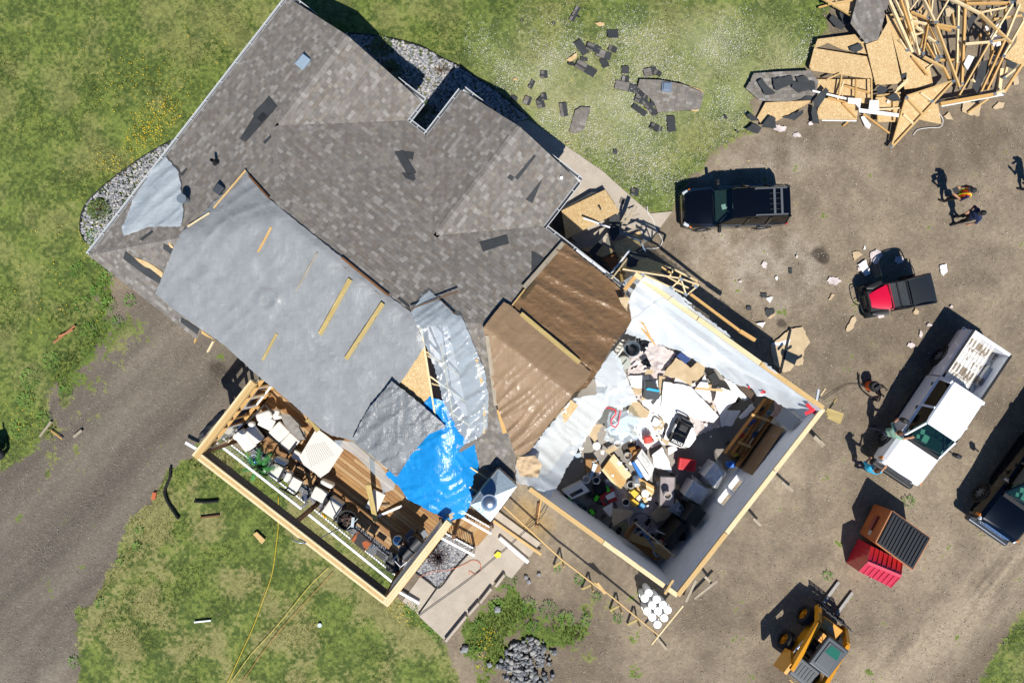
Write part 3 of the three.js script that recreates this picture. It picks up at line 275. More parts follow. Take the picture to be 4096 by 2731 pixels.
// ---------------------------------------------------------------- tarps, plastic and the boards that hold them
const smoothRoof = (off, r = 0.22) => (x, z) => { let s = 0; const [a, b] = toAB({ x, z }); for (const [i, j] of [[0, 0], [r, 0], [-r, 0], [0, r], [0, -r]]) s += roofH(a + i, b + j); return s / 5 + off; };
const PR = (px, py, off = 0.07) => onRoof(h => P(px, py, h), off);
const onR = (q, x, y, off = 0.07) => onRoof(h => q(x, y, h), off);
const ANG_U = Math.atan2(SU, CU), ANG_V = Math.atan2(CU, -SU);
const tarpTex = tex(512, 1.4, (u, v) => { const n = tfbm(u, v, 5, 5), w = tn(u * 170, v * 170, 170); return 0.86 + 0.1 * n + 0.05 * w; });
const mTarp = mt(tarpTex, 0.42, { color: 0x959899, bumpMap: T.crinkle, bumpScale: 0.02 }), mBrown = mt(tarpTex, 0.34, { color: 0x876a4b, bumpMap: T.crinkle, bumpScale: 0.045 }), mTan = mt(tarpTex, 0.32, { color: 0xa18668, bumpMap: T.crinkle, bumpScale: 0.014 }), mSilver = mt(tarpTex, 0.4, { color: 0x86898b, bumpMap: T.crinkle, bumpScale: 0.06 }), mBlue = mt(tarpTex, 0.3, { color: 0x1c90da, bumpMap: T.crinkle, bumpScale: 0.03 });
{ const o = [onR(z1, 1690, 1165), onR(z1, 1500, 1370), onR(z1, 1290, 1560), onR(z4, 1225, 62), onR(z4, 1150, 260), onR(z4, 1065, 455), onR(z4, 1200, 562), onR(z4, 1380, 695), onR(z4, 1560, 825), onR(z4, 1740, 992), onR(z4, 1900, 1120), onR(z4, 2100, 1290), onR(z4, 2210, 1385), PR(760, 1000), PR(830, 1015), PR(905, 900), onR(z5, 480, 960), onR(z5, 572, 818), onR(z5, 530, 700), onR(z5, 475, 580), onR(z5, 325, 468), onR(z5, 0, 205), onR(z1, 1860, 1375), onR(z1, 1715, 1205)];
const c1 = crease(ANG_U + 0.12, 0.3, 0.05, 8, 1.7), c2 = crease(ANG_V + 0.25, 0.45, 0.045, 5, 2), sm = smoothRoof(0.05); const dn = P(612, 690, 4.3); const seams = [2.55, 4.25, 5.4];
const top = P(600, 450, 4.5);
one('grey_tarp', 'large grey tarp stretched over the front roof slope', 'tarp', null, sheet(o, { step: 0.085, edge: 0.012, height: sm, relief: (x, z) => { const [a, b] = toAB({ x, z }); const r = Math.hypot(x - dn.x, z - dn.z); let h = c1(x, z) * (0.4 + fbm(x * 0.5, z * 0.5, 2)) + c2(x, z) * clamp(1.6 - Math.abs(a + 10) * 0.4, 0.2, 1.6); h += (fbm(x * 1.1 + 7, z * 1.1, 3) - 0.5) * 0.14; h += 0.05 * Math.exp(-(((r - 0.33) / 0.13) ** 2)) * (0.6 + vn(x * 3, z * 3)); for (const s of seams) h += 0.022 * Math.exp(-(((b - s) / 0.05) ** 2)) * (1 + Math.sin(a * 28)); return h; } }), mTarp);
// brown tarps
const A = [[1530, 98], [1640, 190], [1730, 262], [1900, 405], [1970, 480], [1997, 640], [1960, 700], [1870, 810], [1760, 1000], [1690, 1100], [1600, 1140], [1400, 900], [1240, 640], [1175, 545], [1255, 430], [1400, 250]].map(([x, y]) => onR(z5, x, y, 0.05)); const b1 = crease(ANG_U - 0.1, 0.2, 0.055, 7, 1.7), b2 = crease(ANG_U - 0.2, 0.5, 0.12, 8, 1.6), b3 = crease(ANG_V, 0.25, 0.03, 4, 2);
one('brown_tarp', 'dark brown tarp over the rear slope next to the torn garage roof', 'tarp', null, sheet(A, { step: 0.07, edge: 0.012, height: smoothRoof(0.05, 0.12), relief: (x, z) => b1(x, z) * 0.8 + b2(x, z) * fbm(x * 0.6, z * 0.6, 2) * 1.4 }), mBrown);
const B = [[1120, 512], [1175, 545], [1240, 605], [1640, 925], [1720, 1000], [1690, 1050], [1590, 1150], [1430, 1350], [1300, 1525], [1250, 1560], [1195, 1560], [1150, 1420], [1078, 1250], [1030, 1020], [990, 760], [978, 690], [1030, 620]].map(([x, y]) => onR(z5, x, y, 0.14)); const tb = crease(ANG_V + 0.15, 0.22, 0.17, 10, 1.5);
one('tan_tarp', 'lighter brown tarp folded over the ridge, gathered to a point by the chimney', 'tarp', null, sheet(B, { step: 0.06, edge: 0.012, height: smoothRoof(0.21, 0.1), relief: (x, z) => { const [, b] = toAB({ x, z }); return tb(x, z) * clamp((b - 0.4) * 0.4, 0.1, 1.1) + b1(x, z) * 0.2; } }), mTan);
// small silver tarp
const S = [[901, 874, 0.2], [965, 925, 0.2], [1026, 979, 0.18], [985, 997, 0.2], [945, 1043, 0.15], [912, 1095, 0.1], [884, 1070, 0.1], [810, 1010, 0.15], [838, 950, 0.15]].map(([x, y, f]) => PR(x, y, f)); const s1 = crease(ANG_V + 0.2, 0.2, 0.11, 6, 2), s2 = crease(ANG_V - 0.5, 0.24, 0.07, 4, 2);
one('silver_tarp', 'small crumpled silver tarp at the corner of the large grey tarp', 'tarp', null, sheet(S, { step: 0.07, edge: 0.015, extra: [PR(920, 980, 0.3), PR(880, 1000, 0.28)], relief: (x, z) => s1(x, z) + s2(x, z) }), mSilver);
// blue tarp
const Bl = [[973, 928, 4.25], [989, 909, 4.4], [1018, 919, 4.4], [1050, 985, 4.1], [1070, 1010, 3.9], [1116, 1006, 3.5], [1106, 1065, 3.15], [1087, 1095, 3.3], [1088, 1130, 3.1], [1080, 1160, 2.95], [1063, 1188, 2.8], [1045, 1192, 2.7], [1026, 1203, 2.75], [1015, 1186, 2.9], [980, 1168, 2.95], [937, 1147, 2.9], [912, 1112, 2.95], [886, 1090, 2.9], [905, 1062, 3.2], [940, 1010, 3.6]].map(([x, y, h]) => P(x, y, h)); const d1 = crease(ANG_V + 0.4, 0.34, 0.14, 4, 2), d2 = crease(ANG_U + 0.3, 0.26, 0.1, 3, 2);
one('blue_tarp', 'bright blue tarp draped over the broken roof corner above the deck', 'tarp', null, sheet(Bl, { step: 0.08, edge: 0.03, extra: [P(1010, 1000, 4.15), P(1000, 1080, 3.75), P(960, 1090, 3.4), P(1045, 1100, 3.55), P(1040, 1150, 3.2)], relief: (x, z) => d1(x, z) * 0.7 + d2(x, z) * 0.7 }), mBlue);
// clear plastic over the torn hip end
const pl1 = crease(ANG_V + 0.3, 0.24, 0.13, 8, 1.8), pl2 = crease(ANG_V - 0.2, 0.5, 0.1, 4, 2);
const C = [[605, 432], [540, 500], [480, 590], [530, 700], [590, 830], [640, 960], [700, 1180], [745, 1350], [792, 1520], [870, 1480], [960, 1430], [1002, 1380], [1015, 1170], [985, 980], [900, 780], [850, 660], [828, 608], [785, 600], [700, 520]].map(([x, y]) => onR(z5, x, y, 0.12));
one('clear_plastic_sheet', 'clear plastic sheet battened over open rafters between grey and brown tarps', 'plastic sheet', null, sheet(C, { step: 0.07, edge: 0.02, height: smoothRoof(0.12), relief: (x, z) => pl1(x, z) + pl2(x, z) }), MT.plasticClear);
const N = [onR(z1, 1140, 1080), onR(z1, 1235, 1188), onR(z1, 1252, 1330), onR(z1, 1268, 1450), onR(z1, 1248, 1560), onR(z1, 1020, 1566), onR(z4, 860, 62), onR(z4, 845, 5), onR(z1, 880, 1480), onR(z1, 930, 1360), onR(z1, 1060, 1155)];
one('clear_plastic_sheet', 'pale blue plastic scrap lying on shingles at the roof edge above gravel', 'plastic sheet', null, sheet(N, { step: 0.08, edge: 0.02, height: (x, z) => { const [a] = toAB({ x, z }); return EH + K * (Math.max(a, -14.5) + 14.45) + 0.06; }, relief: (x, z) => pl1(x, z) * 0.7 + pl2(x, z) * 0.7 }), mat(0xe4eef4, 0.3, { transmission: 0.5, thickness: 0, bumpMap: T.crinkle, bumpScale: 0.02 }));
}
const bat = (q, x0, y0, x1, y1, w, m, label, off = 0.13, t = 0.03, grp = 'battens holding down the tarps', name = 'batten') => one(name, label, 'board', grp, beam(onR(q, x0, y0, off), onR(q, x1, y1, off), w, t), m);
{ const g = 'pine laths on the grey tarp', lab = 'narrow pine lath nailed across the grey tarp'; bat(z4, 1868, -4, 1738, 240, 0.07, MT.pine3, lab, 0.12, 0.03, g); bat(z4, 2185, 172, 2035, 440, 0.04, MT.weathered, lab, 0.12, 0.03, g); bat(z4, 1905, 730, 1808, 912, 0.09, MT.pineOld, lab, 0.12, 0.03, g);
bat(z5, 60, 355, -150, 735, 0.16, MT.pineOld, 'weathered plank with dark stain lying across the grey tarp', 0.14, 0.035, null, 'plank'); bat(z5, 285, 520, 30, 905, 0.15, MT.pineOld, 'yellow treated plank lying across the grey tarp nearest its open end', 0.14, 0.035, null, 'plank');
bat(z1, 1690, 1172, 1468, 1432, 0.06, MT.pine2, 'pale lath along the slanting end edge of the grey tarp', 0.13, 0.03, null); bat(z1, 1440, 1465, 1290, 1560, 0.05, MT.pine, 'second lath along the slanting edge of the grey tarp', 0.13, 0.03, null); bat(z1, 1712, 1208, 1850, 1362, 0.06, MT.brownBoard, 'brown lath on the ridge edge of the grey tarp, short piece', 0.12, 0.03, null); bat(z5, 0, 205, 325, 470, 0.07, MT.brownBoard, 'long brown lath on the ridge edge of the grey tarp', 0.12, 0.03, null);
bat(z5, 1235, 592, 1640, 930, 0.16, MT.pineOld, 'yellow plank across the overlap of the two brown tarps', 0.24, 0.04, null, 'plank'); bat(z5, 1528, 105, 1258, 412, 0.17, MT.weathered, 'weathered plank along the rear edge of the brown tarp', 0.14, 0.04, null, 'plank'); bat(z5, 1335, 375, 1245, 490, 0.14, mt(T.grey, 0.9, { color: 0x8a7a60 }), 'short dark plank beside the brown tarp edge', 0.12, 0.04, null, 'plank'); bat(z5, 1262, 425, 1172, 540, 0.05, MT.pine2, 'thin lath beside the corner of the brown tarp', 0.12, 0.03, null);
bat(z5, 1002, 742, 1062, 1225, 0.13, MT.weathered, 'weathered plank along the valley edge of the tan tarp', 0.24, 0.04, null, 'plank'); bat(z5, 1082, 1252, 1125, 1415, 0.15, MT.pine3, 'short new plank at the lower edge of the tan tarp', 0.22, 0.04, null, 'plank');
bat(z5, 475, 560, 800, 437, 0.05, mt(T.grey, 0.9, { color: 0xa08a78 }), 'grey lath across the upper end of the clear plastic', 0.22, 0.03, null); bat(z5, 672, 498, 782, 602, 0.06, MT.brownBoard, 'short brown lath under the upper end of the clear plastic', 0.16, 0.03, null); const os = 'strips of board stapled on the clear plastic', ol = 'narrow strip of particle board stapled over the clear plastic'; bat(z5, 930, 905, 966, 1072, 0.1, MT.osb, ol, 0.22, 0.015, os); bat(z5, 985, 1212, 980, 1418, 0.09, MT.osb, ol, 0.22, 0.015, os);
one('board', 'board lying on the blue tarp beside the silver tarp', 'board', null, beam(P(990, 983, 4.15), P(1058, 1035, 3.75), 0.1, 0.04), MT.brownBoard); one('board', 'short board at the silver tarp corner over the deck', 'board', null, beam(P(885, 1068, 3.15), P(905, 1085, 3.1), 0.05, 0.03), MT.pine2);
one('shingle_sheet', 'grey shingle piece resting on the blue tarp', 'shingle piece', null, slab([[915, 1432], [945, 1475], [815, 1550], [800, 1530]].map(([x, y]) => z5(x, y, 3.95)), 0.02), shMats[5]); }
// ---------------------------------------------------------------- paths and stone beds
{ const path = (name, pts, h, t = 0.12) => { const o = struct(name, slab(pts.map(p => p.clone().setY(h)), t), MT.conc); return o; };
path('footpath', [z2(1150, 850), z2(1290, 828), z2(1465, 950), z2(1800, 1180), z2(2040, 1395), z2(2130, 1470), z2(2280, 1455), zR(1155, 246), zR(955, 512), zR(700, 640), zR(300, 600), zR(20, 300)], 0.03);
path('front_walk', [[1075, 385], [1372, 605], [1170, 850], [1112, 812], [705, 1270], [528, 1105], [655, 925], [668, 908], [905, 645], [1000, 505]].map(([x, y]) => z8(x, y, 0.12)), 0.12);
path('walk_step', [[540, 838], [652, 922], [525, 1098], [418, 1008]].map(([x, y]) => z8(x, y, 0.02)), 0.0); path('lower_step', [[430, 780], [512, 800], [540, 838], [420, 985], [330, 900]].map(([x, y]) => z8(x, y, -0.1)), -0.09);
struct('walk_kerb', [[1112, 812, 1050, 892], [1022, 905, 945, 1003], [936, 1005, 866, 1085], [850, 1095, 708, 1268]].map(([a, b, c, d]) => beam(z8(a + 10, b + 8, 0.2), z8(c + 10, d + 8, 0.2), 0.1, 0.24)), MT.conc); }
const stoneGeos = [0, 1, 2, 3].map(k => { const g = new THREE.IcosahedronGeometry(1, 1), p = g.attributes.position; for (let i = 0; i < p.count; i++) { const v = new V3().fromBufferAttribute(p, i), n = 0.72 + 0.5 * vn(v.x * 1.7 + k * 9 + 20, v.y * 1.7 + v.z * 2.3 + 20); p.setXYZ(i, v.x * n, v.y * n * 0.7, v.z * n * (0.8 + 0.1 * k)); } g.computeVertexNormals(); return plain(g); });
function gravel(name, label, poly, n, size, cols, h = 0.03, mound = null) { const W = poly.map(p => [p.x, p.z]); let x0 = 1e9, x1 = -1e9, y0 = 1e9, y1 = -1e9; for (const [x, y] of W) { x0 = Math.min(x0, x); x1 = Math.max(x1, x); y0 = Math.min(y0, y); y1 = Math.max(y1, y); } const pts = []; let g = 0; while (pts.length < n && g++ < n * 20) { const x = rr(x0, x1), z = rr(y0, y1); if (inPoly(x, z, W)) pts.push([x, z]); }
const im = new THREE.InstancedMesh(stoneGeos[1], mat(0xffffff, 0.9), pts.length), o = new THREE.Object3D(), c = new THREE.Color(); pts.forEach(([x, z], i) => { const s = size * rr(0.6, 1.35); o.position.set(x, h + rr(0, 0.02), z); o.rotation.set(rr(-0.6, 0.6), rnd() * 6.3, rr(-0.6, 0.6)); o.scale.set(s * rr(0.8, 1.3), s * 0.8, s); o.updateMatrix(); im.setMatrixAt(i, o.matrix); c.set(pick(cols)).multiplyScalar(rr(0.75, 1.15)); im.setColorAt(i, c); }); im.name = num(name); im.userData = { kind: 'stuff', label, category: 'gravel' }; scene.add(im); }
const GR = [0x9a9a9c, 0xa8a6a4, 0x84868a, 0xb4b0ac, 0x767a80];
{ const bedNW = [z1(1215, 955), z1(1100, 1015), z1(960, 1100), z1(800, 1215), z1(680, 1315), z1(600, 1395), z1(565, 1480), z4(560, 20), z4(580, 80), z4(640, 150), AB(-13.9, 5.6), AB(-13.9, -1.8)]; gravel('gravel_bed', 'grey river stones in the bed along the long eave beside lawn', bedNW, 5200, 0.05, GR);
const bedN = [z2(-180, 215), z2(10, 232), z2(150, 240), z2(300, 262), z2(430, 290), z2(560, 330), z2(640, 375), z2(700, 410), z2(800, 455), z2(930, 540), z2(1100, 660), z2(1280, 810), z2(1200, 870), AB(-2.3, -5.8), AB(-6.6, -5.6), AB(-6.8, -3.7), AB(-8.5, -3.7), AB(-9, -4.6), AB(-13, -4.6)]; gravel('gravel_bed', 'grey river stones in the curved bed below the gables', bedN, 7800, 0.055, GR);
const sq = [[515, 800], [690, 592], [740, 540], [905, 640], [665, 903]].map(([x, y]) => z8(x, y, 0.0)); gravel('gravel_bed', 'grey stones in the square bed beside the front walk', sq, 2300, 0.05, GR, 0.05);
gravel('gravel_bed', 'dark grey stones in the strip under the deck railing', [AB(-6.6, 9.7), AB(2.2, 9.7), AB(2.2, 10.5), AB(-6.6, 10.3)], 4200, 0.045, [0x7c7e82, 0x8c8c8c, 0x6a6c70], 0.04);
const edge = (label, pts) => one('garden_edging', label, 'edging', null, tube(pts, 0.035, 6, pts.length * 8), MT.black); edge('black plastic edging around the stone bed with the small shrub', [z1(1215, 955), z1(1100, 1015), z1(960, 1100), z1(800, 1215), z1(680, 1315), z1(600, 1395), z1(562, 1480), z4(556, 20), z4(580, 80), z4(605, 105)].map(p => p.setY(0.04))); edge('black plastic edging of the curved stone bed below the gables', [z2(10, 230), z2(150, 238), z2(300, 260), z2(430, 288), z2(560, 328), z2(700, 408), z2(800, 452), z2(930, 537), z2(1100, 655), z2(1280, 805)].map(p => p.setY(0.04))); edge('black edging boards around the square stone bed', [z8(515, 803), z8(600, 860), z8(665, 908), z8(780, 775), z8(905, 640)].map(p => p.setY(0.12)));
// pile of broken rock
const pile = thing('rock_pile', 'heap of broken grey rock on the bare soil below the walk', 'rocks'); const rm = [0x77797c, 0x8a8b8c, 0x65686c, 0x9c9a96].map(c => mat(c, 0.9)); const c0 = z8(1310, 1400); let k = 0, gd = 0; while (k < 290 && gd++ < 3000) { const a = rnd() * 6.3, r = Math.sqrt(rnd()), x = 1290 + Math.cos(a) * 190 * r + (rnd() - 0.5) * 60, y = 1440 + Math.sin(a) * 190 * r; if (y < 1240 || (x > 1400 && y > 1300 && rnd() < 0.75) || (x > 1290 && y < 1310 && rnd() < 0.6)) continue; const p = z8(x, y), s = rr(0.05, 0.14), m = M('stone', stoneGeos[k % 4], rm[k % 4], pile); m.position.set(p.x, 0.02 + (1 - r) * 0.22 * rnd() + s * 0.3, p.z); m.rotation.set(rnd() * 3, rnd() * 6, rnd() * 3); m.scale.set(s, s * rr(0.6, 1), s * rr(0.7, 1.2)); k++; }
for (const [x, y, s] of [[1270, 840, 0.1], [1360, 820, 0.09], [1290, 870, 0.11], [1075, 1060, 0.16], [1020, 1440, 0.13], [1075, 1450, 0.1], [850, 1330, 0.16], [830, 1345, 0.1]]) { const m = M(num('field_stone'), stoneGeos[2], rm[1], scene); const p = z8(x, y); m.position.set(p.x, s * 0.3, p.z); m.scale.setScalar(s); m.rotation.y = rnd() * 6; m.userData = { label: 'loose grey field stone lying on the soil beside the walk', category: 'stone', group: 'loose field stones' }; } }
// shrubs
const leafG = new THREE.BufferGeometry(); leafG.setAttribute('position', new THREE.Float32BufferAttribute([0, 0, 0, 0.3, 0.1, 0.5, 0, 0.12, 1, 0, 0, 0, 0, 0.12, 1, -0.3, 0.1, 0.5], 3)); leafG.computeVertexNormals();
function foliage(n, R, Hh, L, W, up = 0.4) { const gs = []; const src = plain(leafG.clone()); for (let i = 0; i < n; i++) { const a = rnd() * 6.3, r = R * Math.sqrt(rnd()), y = Hh * rnd() * (1 - 0.5 * r / R); const g = src.clone(); g.scale(W, L, L); g.rotateX(-rr(0, up * 2)); g.rotateY(-a + Math.PI / 2 + rr(-0.9, 0.9)); g.translate(Math.cos(a) * r, y, Math.sin(a) * r); gs.push(g); } return mergeGeometries(gs); }
function twigs(n, R, Hh, r0) { const gs = []; for (let i = 0; i < n; i++) { const a = rnd() * 6.3, r = R * rr(0.5, 1), m = new V3(Math.cos(a) * r * 0.5, Hh * rr(0.5, 0.9), Math.sin(a) * r * 0.5); gs.push(tube([new V3(), m, new V3(Math.cos(a + 0.3) * r, Hh * rr(0.4, 1), Math.sin(a + 0.3) * r)], r0, 4, 5)); } return gs; }
const shrub = (p, label, R, Hh, n, c1, c2, name = 'shrub', grp) => { const t = thing(name, label, 'shrub', grp, p); M('twigs', twigs(22, R, Hh, 0.008), mat(0x5a4632, 0.9), t); M('foliage', foliage(n, R, Hh, 0.09, 0.05), mat(c1, 0.85), t); M('foliage', foliage(Math.round(n * 0.6), R * 0.95, Hh * 1.1, 0.08, 0.05), mat(c2, 0.85), t); return t; };
shrub(z1(692, 1452), 'small rounded green shrub in the stone bed by the lawn', 0.45, 0.4, 420, 0x4f6b2a, 0x7d8b4a); shrub(z2(275, 330), 'dark green shrub in the shaded stone bed below the tall gable', 0.42, 0.4, 300, 0x4f6b2a, 0x7d8b4a); shrub(z2(345, 495), 'round green shrub close to the gutter in the shaded stone bed', 0.42, 0.4, 300, 0x4f6b2a, 0x7d8b4a); shrub(z2(560, 770), 'dark shrub in the deep corner between the two gables', 0.42, 0.4, 260, 0x4f6b2a, 0x7d8b4a); shrub(z2(690, 495), 'bare grey twiggy shrub in the sunlit stone bed', 0.3, 0.25, 60, 0x7a6a58, 0x948670);
{ const t = thing('shrub', 'reddish brown bare shrub in the square stone bed', 'shrub', null, z8(670, 690)); M('twigs', twigs(60, 0.5, 0.55, 0.008), mat(0x3a2018, 0.9), t); M('foliage', foliage(420, 0.46, 0.5, 0.06, 0.03), mat(0x43231a, 0.9), t); }
for (const [x, y, R] of [[230, 600, .3], [245, 640, .28], [215, 545, .3], [300, 690, .25], [250, 700, .3], [180, 620, .3], [205, 760, .3], [120, 830, .35], [60, 920, .35], [150, 900, .25], [70, 870, .4], [100, 960, .3], [45, 985, .35], [270, 740, .22], [190, 700, .34], [222, 668, .25], [1170, 1335, .35], [1140, 1390, .3], [1215, 1390, .3], [1260, 1400, .35], [1300, 1420, .3], [1100, 1440, .3], [1090, 1500, .3], [1225, 1440, .25], [1345, 1425, .2], [320, 1215, .14], [315, 1255, .16], [275, 1290, .13], [230, 1385, .2], [170, 1520, .22], [540, 1110, .2], [505, 1025, .18], [945, 1400, .25], [985, 1430, .25], [1000, 1455, .25], [1850, 1560, .15], [2085, 1152, .25], [2040, 1195, .12], [1900, 1320, .15], [1420, 1420, .15], [1330, 1330, .18], [1370, 1370, .15], [1280, 1305, .1]]) { const t = thing('weed_clump', `${R > 0.27 ? 'large' : R > 0.17 ? 'middling' : 'small'} clump of broad green weeds ${x < 350 && y < 1100 ? 'between the dirt track and upper lawn' : x < 350 ? 'on the lower lawn edge' : x < 600 ? 'beside the porch' : x < 1050 ? 'at the foot of the walk steps' : x < 1440 ? 'on the soil around the rock heap' : 'on the bare drive near the dumpster'}`, 'weeds', 'weed clumps', P(x, y)); M('leaves', foliage(Math.round(R * 260), R, R * 0.35, 0.11, 0.05, 0.35), mat(pick([0x5f8a34, 0x6b933e, 0x587f30]), 0.85), t); }
// ---------------------------------------------------------------- deck and porch frame
const DH = 0.55;
{ const deck = thing('deck', 'wooden deck with brown boards under the roofless porch', 'deck'); const bw = 0.14; for (let b = 6.72, i = 0; b < 9.85; b += bw + 0.012, i++) { const cut = [-6.55, -6.55 + [2.6, 4.4, 3.5][i % 3], -6.55 + [6.2, 7.3, 6.9][i % 3], 2.15]; for (let k = 0; k < 3; k++) M('deck_board', beam(AB(cut[k] + 0.003, b, DH - 0.015), AB(cut[k + 1] - 0.003, b, DH - 0.015), bw, 0.03), pick([MT.deck, MT.deck2, MT.deck3]), deck); }
M('joist', [beam(AB(-6.5, 6.8, DH - 0.17), AB(-6.5, 9.8, DH - 0.17), 0.05, 0.24), beam(AB(2.1, 6.8, DH - 0.17), AB(2.1, 9.8, DH - 0.17), 0.05, 0.24), beam(AB(-6.5, 9.82, DH - 0.17), AB(2.1, 9.82, DH - 0.17), 0.05, 0.24), ...[-4.5, -2.5, -0.5, 1].map(a => beam(AB(a, 6.8, DH - 0.17), AB(a, 9.8, DH - 0.17), 0.05, 0.24))], MT.brownBoard, deck);
const land = thing('deck_landing', 'small boarded landing between two white railings beside the walk', 'deck'); const L = [[800, 410], [1045, 500], [935, 625], [690, 510]].map(([x, y]) => z8(x, y, DH - 0.1)); for (let i = 0; i < 10; i++) { const t = (i + 0.5) / 10, A = L[0].clone().lerp(L[1], t), B = L[3].clone().lerp(L[2], t); M('deck_board', beam(A, B, 0.155, 0.03), pick([MT.deck, MT.deck2, MT.deck3]), land); } M('skirt', L.map((p, i) => beam(p.clone().setY(0.22), L[(i + 1) % 4].clone().setY(0.22), 0.04, 0.38)), MT.brownBoard, land);
const rail = (label, A, B, h0, h1, sp = 0.12) => { const t = thing('railing', label, 'railing'); const d = B.clone().sub(A), L = d.length(); M('top_rail', beam(A.clone().setY(h1), B.clone().setY(h1), 0.09, 0.05), MT.whitePlastic, t); M('bottom_rail', beam(A.clone().setY(h0 + 0.08), B.clone().setY(h0 + 0.08), 0.06, 0.05), MT.whitePlastic, t); for (const p of [A, B]) M('post', beam(p.clone().setY(h0 - 0.1), p.clone().setY(h1 + 0.03), 0.09, 0.09), MT.whitePlastic, t); const g = box(0.02, h1 - h0 - 0.1, 0.02, 0, (h0 + h1) / 2 + 0.04, 0); for (let s = sp; s < L; s += sp) { const m = M('baluster', g, MT.whiteMetal, t); const p = A.clone().addScaledVector(d, s / L); m.position.set(p.x, 0, p.z); m.rotation.y = HT; } return t; };
rail('long white railing along the deck front beside the lounge chairs', P(507, 1024, 1.42), P(690, 1167, 1.42), DH, 1.42); rail('white railing along the deck front beside the fire bowl', P(702, 1176, 1.42), P(903, 1338, 1.42), DH, 1.42); const zz = (x, y) => z8(x, y, 1.35); rail('short white railing between the landing and the square stone bed', zz(683, 568), zz(908, 688), 0.45, 1.35); rail('short white railing between the landing and the chimney', zz(835, 430), zz(1024, 538), 0.45, 1.35);
const por = thing('porch_frame', 'bare timber porch frame with top plates, posts and window wall', 'porch'); const PH = 3.65; const plate = (a0, b0, a1, b1, m = MT.pine) => { for (const [o, w] of [[-0.085, 0.075], [0, 0.085], [0.088, 0.08]]) { const ln = Math.hypot(a1 - a0, b1 - b0), na = -(b1 - b0) / ln * o, nb = (a1 - a0) / ln * o; M('top_plate', beam(AB(a0 + na, b0 + nb, PH - 0.12 - Math.abs(o) * 0.03), AB(a1 + na, b1 + nb, PH - 0.12 - Math.abs(o) * 0.03), w, 0.26), pick([MT.pine, MT.pine2, m]), por); } };
plate(-6.55, 6.95, -6.55, 10.42); plate(-6.42, 10.3, 2.1, 10.3); plate(2.22, 6.6, 2.22, 10.42);
M('flashing', beam(AB(-6.4, 10.16, 3.3), AB(2.0, 10.16, 3.3), 0.02, 0.5), mat(0x3c3b38, 0.7), por); M('outer_trim', [beam(AB(-6.6, 10.445, 3.42), AB(2.2, 10.445, 3.42), 0.02, 0.3), beam(AB(2.362, 6.8, 3.42), AB(2.362, 10.42, 3.42), 0.02, 0.3)], MT.pine2, por);
for (const [a, b] of [[-6.5, 10.25], [-2.25, 10.28], [2.12, 10.25], [2.7, 7.0]]) M('post', beam(AB(a, b, 0), AB(a, b, 3.4), 0.14, 0.14), MT.brownBoard, por);
// stud wall at the far end, with two windows
for (const b of [6.9, 7.25, 7.75, 8.35, 8.8, 9.15, 9.75, 10.1]) M('stud', beam(AB(-6.55, b, DH), AB(-6.55, b, 3.4), 0.05, 0.14), pick([MT.pine3, MT.brownBoard, MT.pine]), por); M('sill_plate', [beam(AB(-6.55, 6.8, 0.5), AB(-6.55, 10.2, 0.5), 0.14, 0.1), beam(AB(-6.55, 6.8, 1.15), AB(-6.55, 10.1, 1.15), 0.14, 0.05), beam(AB(-6.55, 6.9, 2.75), AB(-6.55, 10.1, 2.75), 0.14, 0.08)], MT.pine3, por);
for (const b0 of [7.3, 9.2]) for (const dx of [0]) { const fr = [], w = 1.0; for (const [ba, ha, bb, hb] of [[b0, 1.2, b0 + w, 1.2], [b0, 2.7, b0 + w, 2.7], [b0, 1.2, b0, 2.7], [b0 + w, 1.2, b0 + w, 2.7], [b0 + w / 2, 1.2, b0 + w / 2, 2.7]]) fr.push(beam(AB(-6.52, ba, ha), AB(-6.52, bb, hb), 0.07, 0.07)); const f = M('window_frame', fr, MT.white, por); M('pane', slab([AB(-6.51, b0, 1.2), AB(-6.51, b0 + w, 1.2), AB(-6.51, b0 + w, 2.7), AB(-6.51, b0, 2.7)], 0.006), MT.glass, f); }
M('wall_panel', slab([AB(-6.66, 6.8, 0.4), AB(-6.66, 10.2, 0.4), AB(-6.66, 10.2, 1.12), AB(-6.66, 6.8, 1.12)], 0.02), mat(0x7c4f3d, 0.8), por); M('wall_wrap', slab([AB(2.08, 7.1, 2.2), AB(2.08, 10.1, 2.2), AB(2.08, 10.1, 3.4), AB(2.08, 7.1, 3.4)], 0.02), mat(0xd7d9da, 0.6), por);
one('plastic_film', 'torn strip of clear plastic hanging over the deck from the silver tarp', 'plastic sheet', null, sheet([[1100, 0, 3.0], [1200, 0, 3.1], [1350, 30, 3.1], [1480, 150, 3.05], [1700, 330, 3], [1900, 570, 2.9], [1880, 640, 2.6], [1740, 695, 2.4], [1690, 520, 2.4], [1560, 380, 2.5], [1400, 220, 2.5], [1250, 120, 2.6], [1130, 70, 2.7]].map(([x, y, h]) => zB(x, y, h)), { step: 0.08, relief: (x, z) => 0.05 * fbm(x * 5, z * 5, 2) }), MT.plasticClear); }
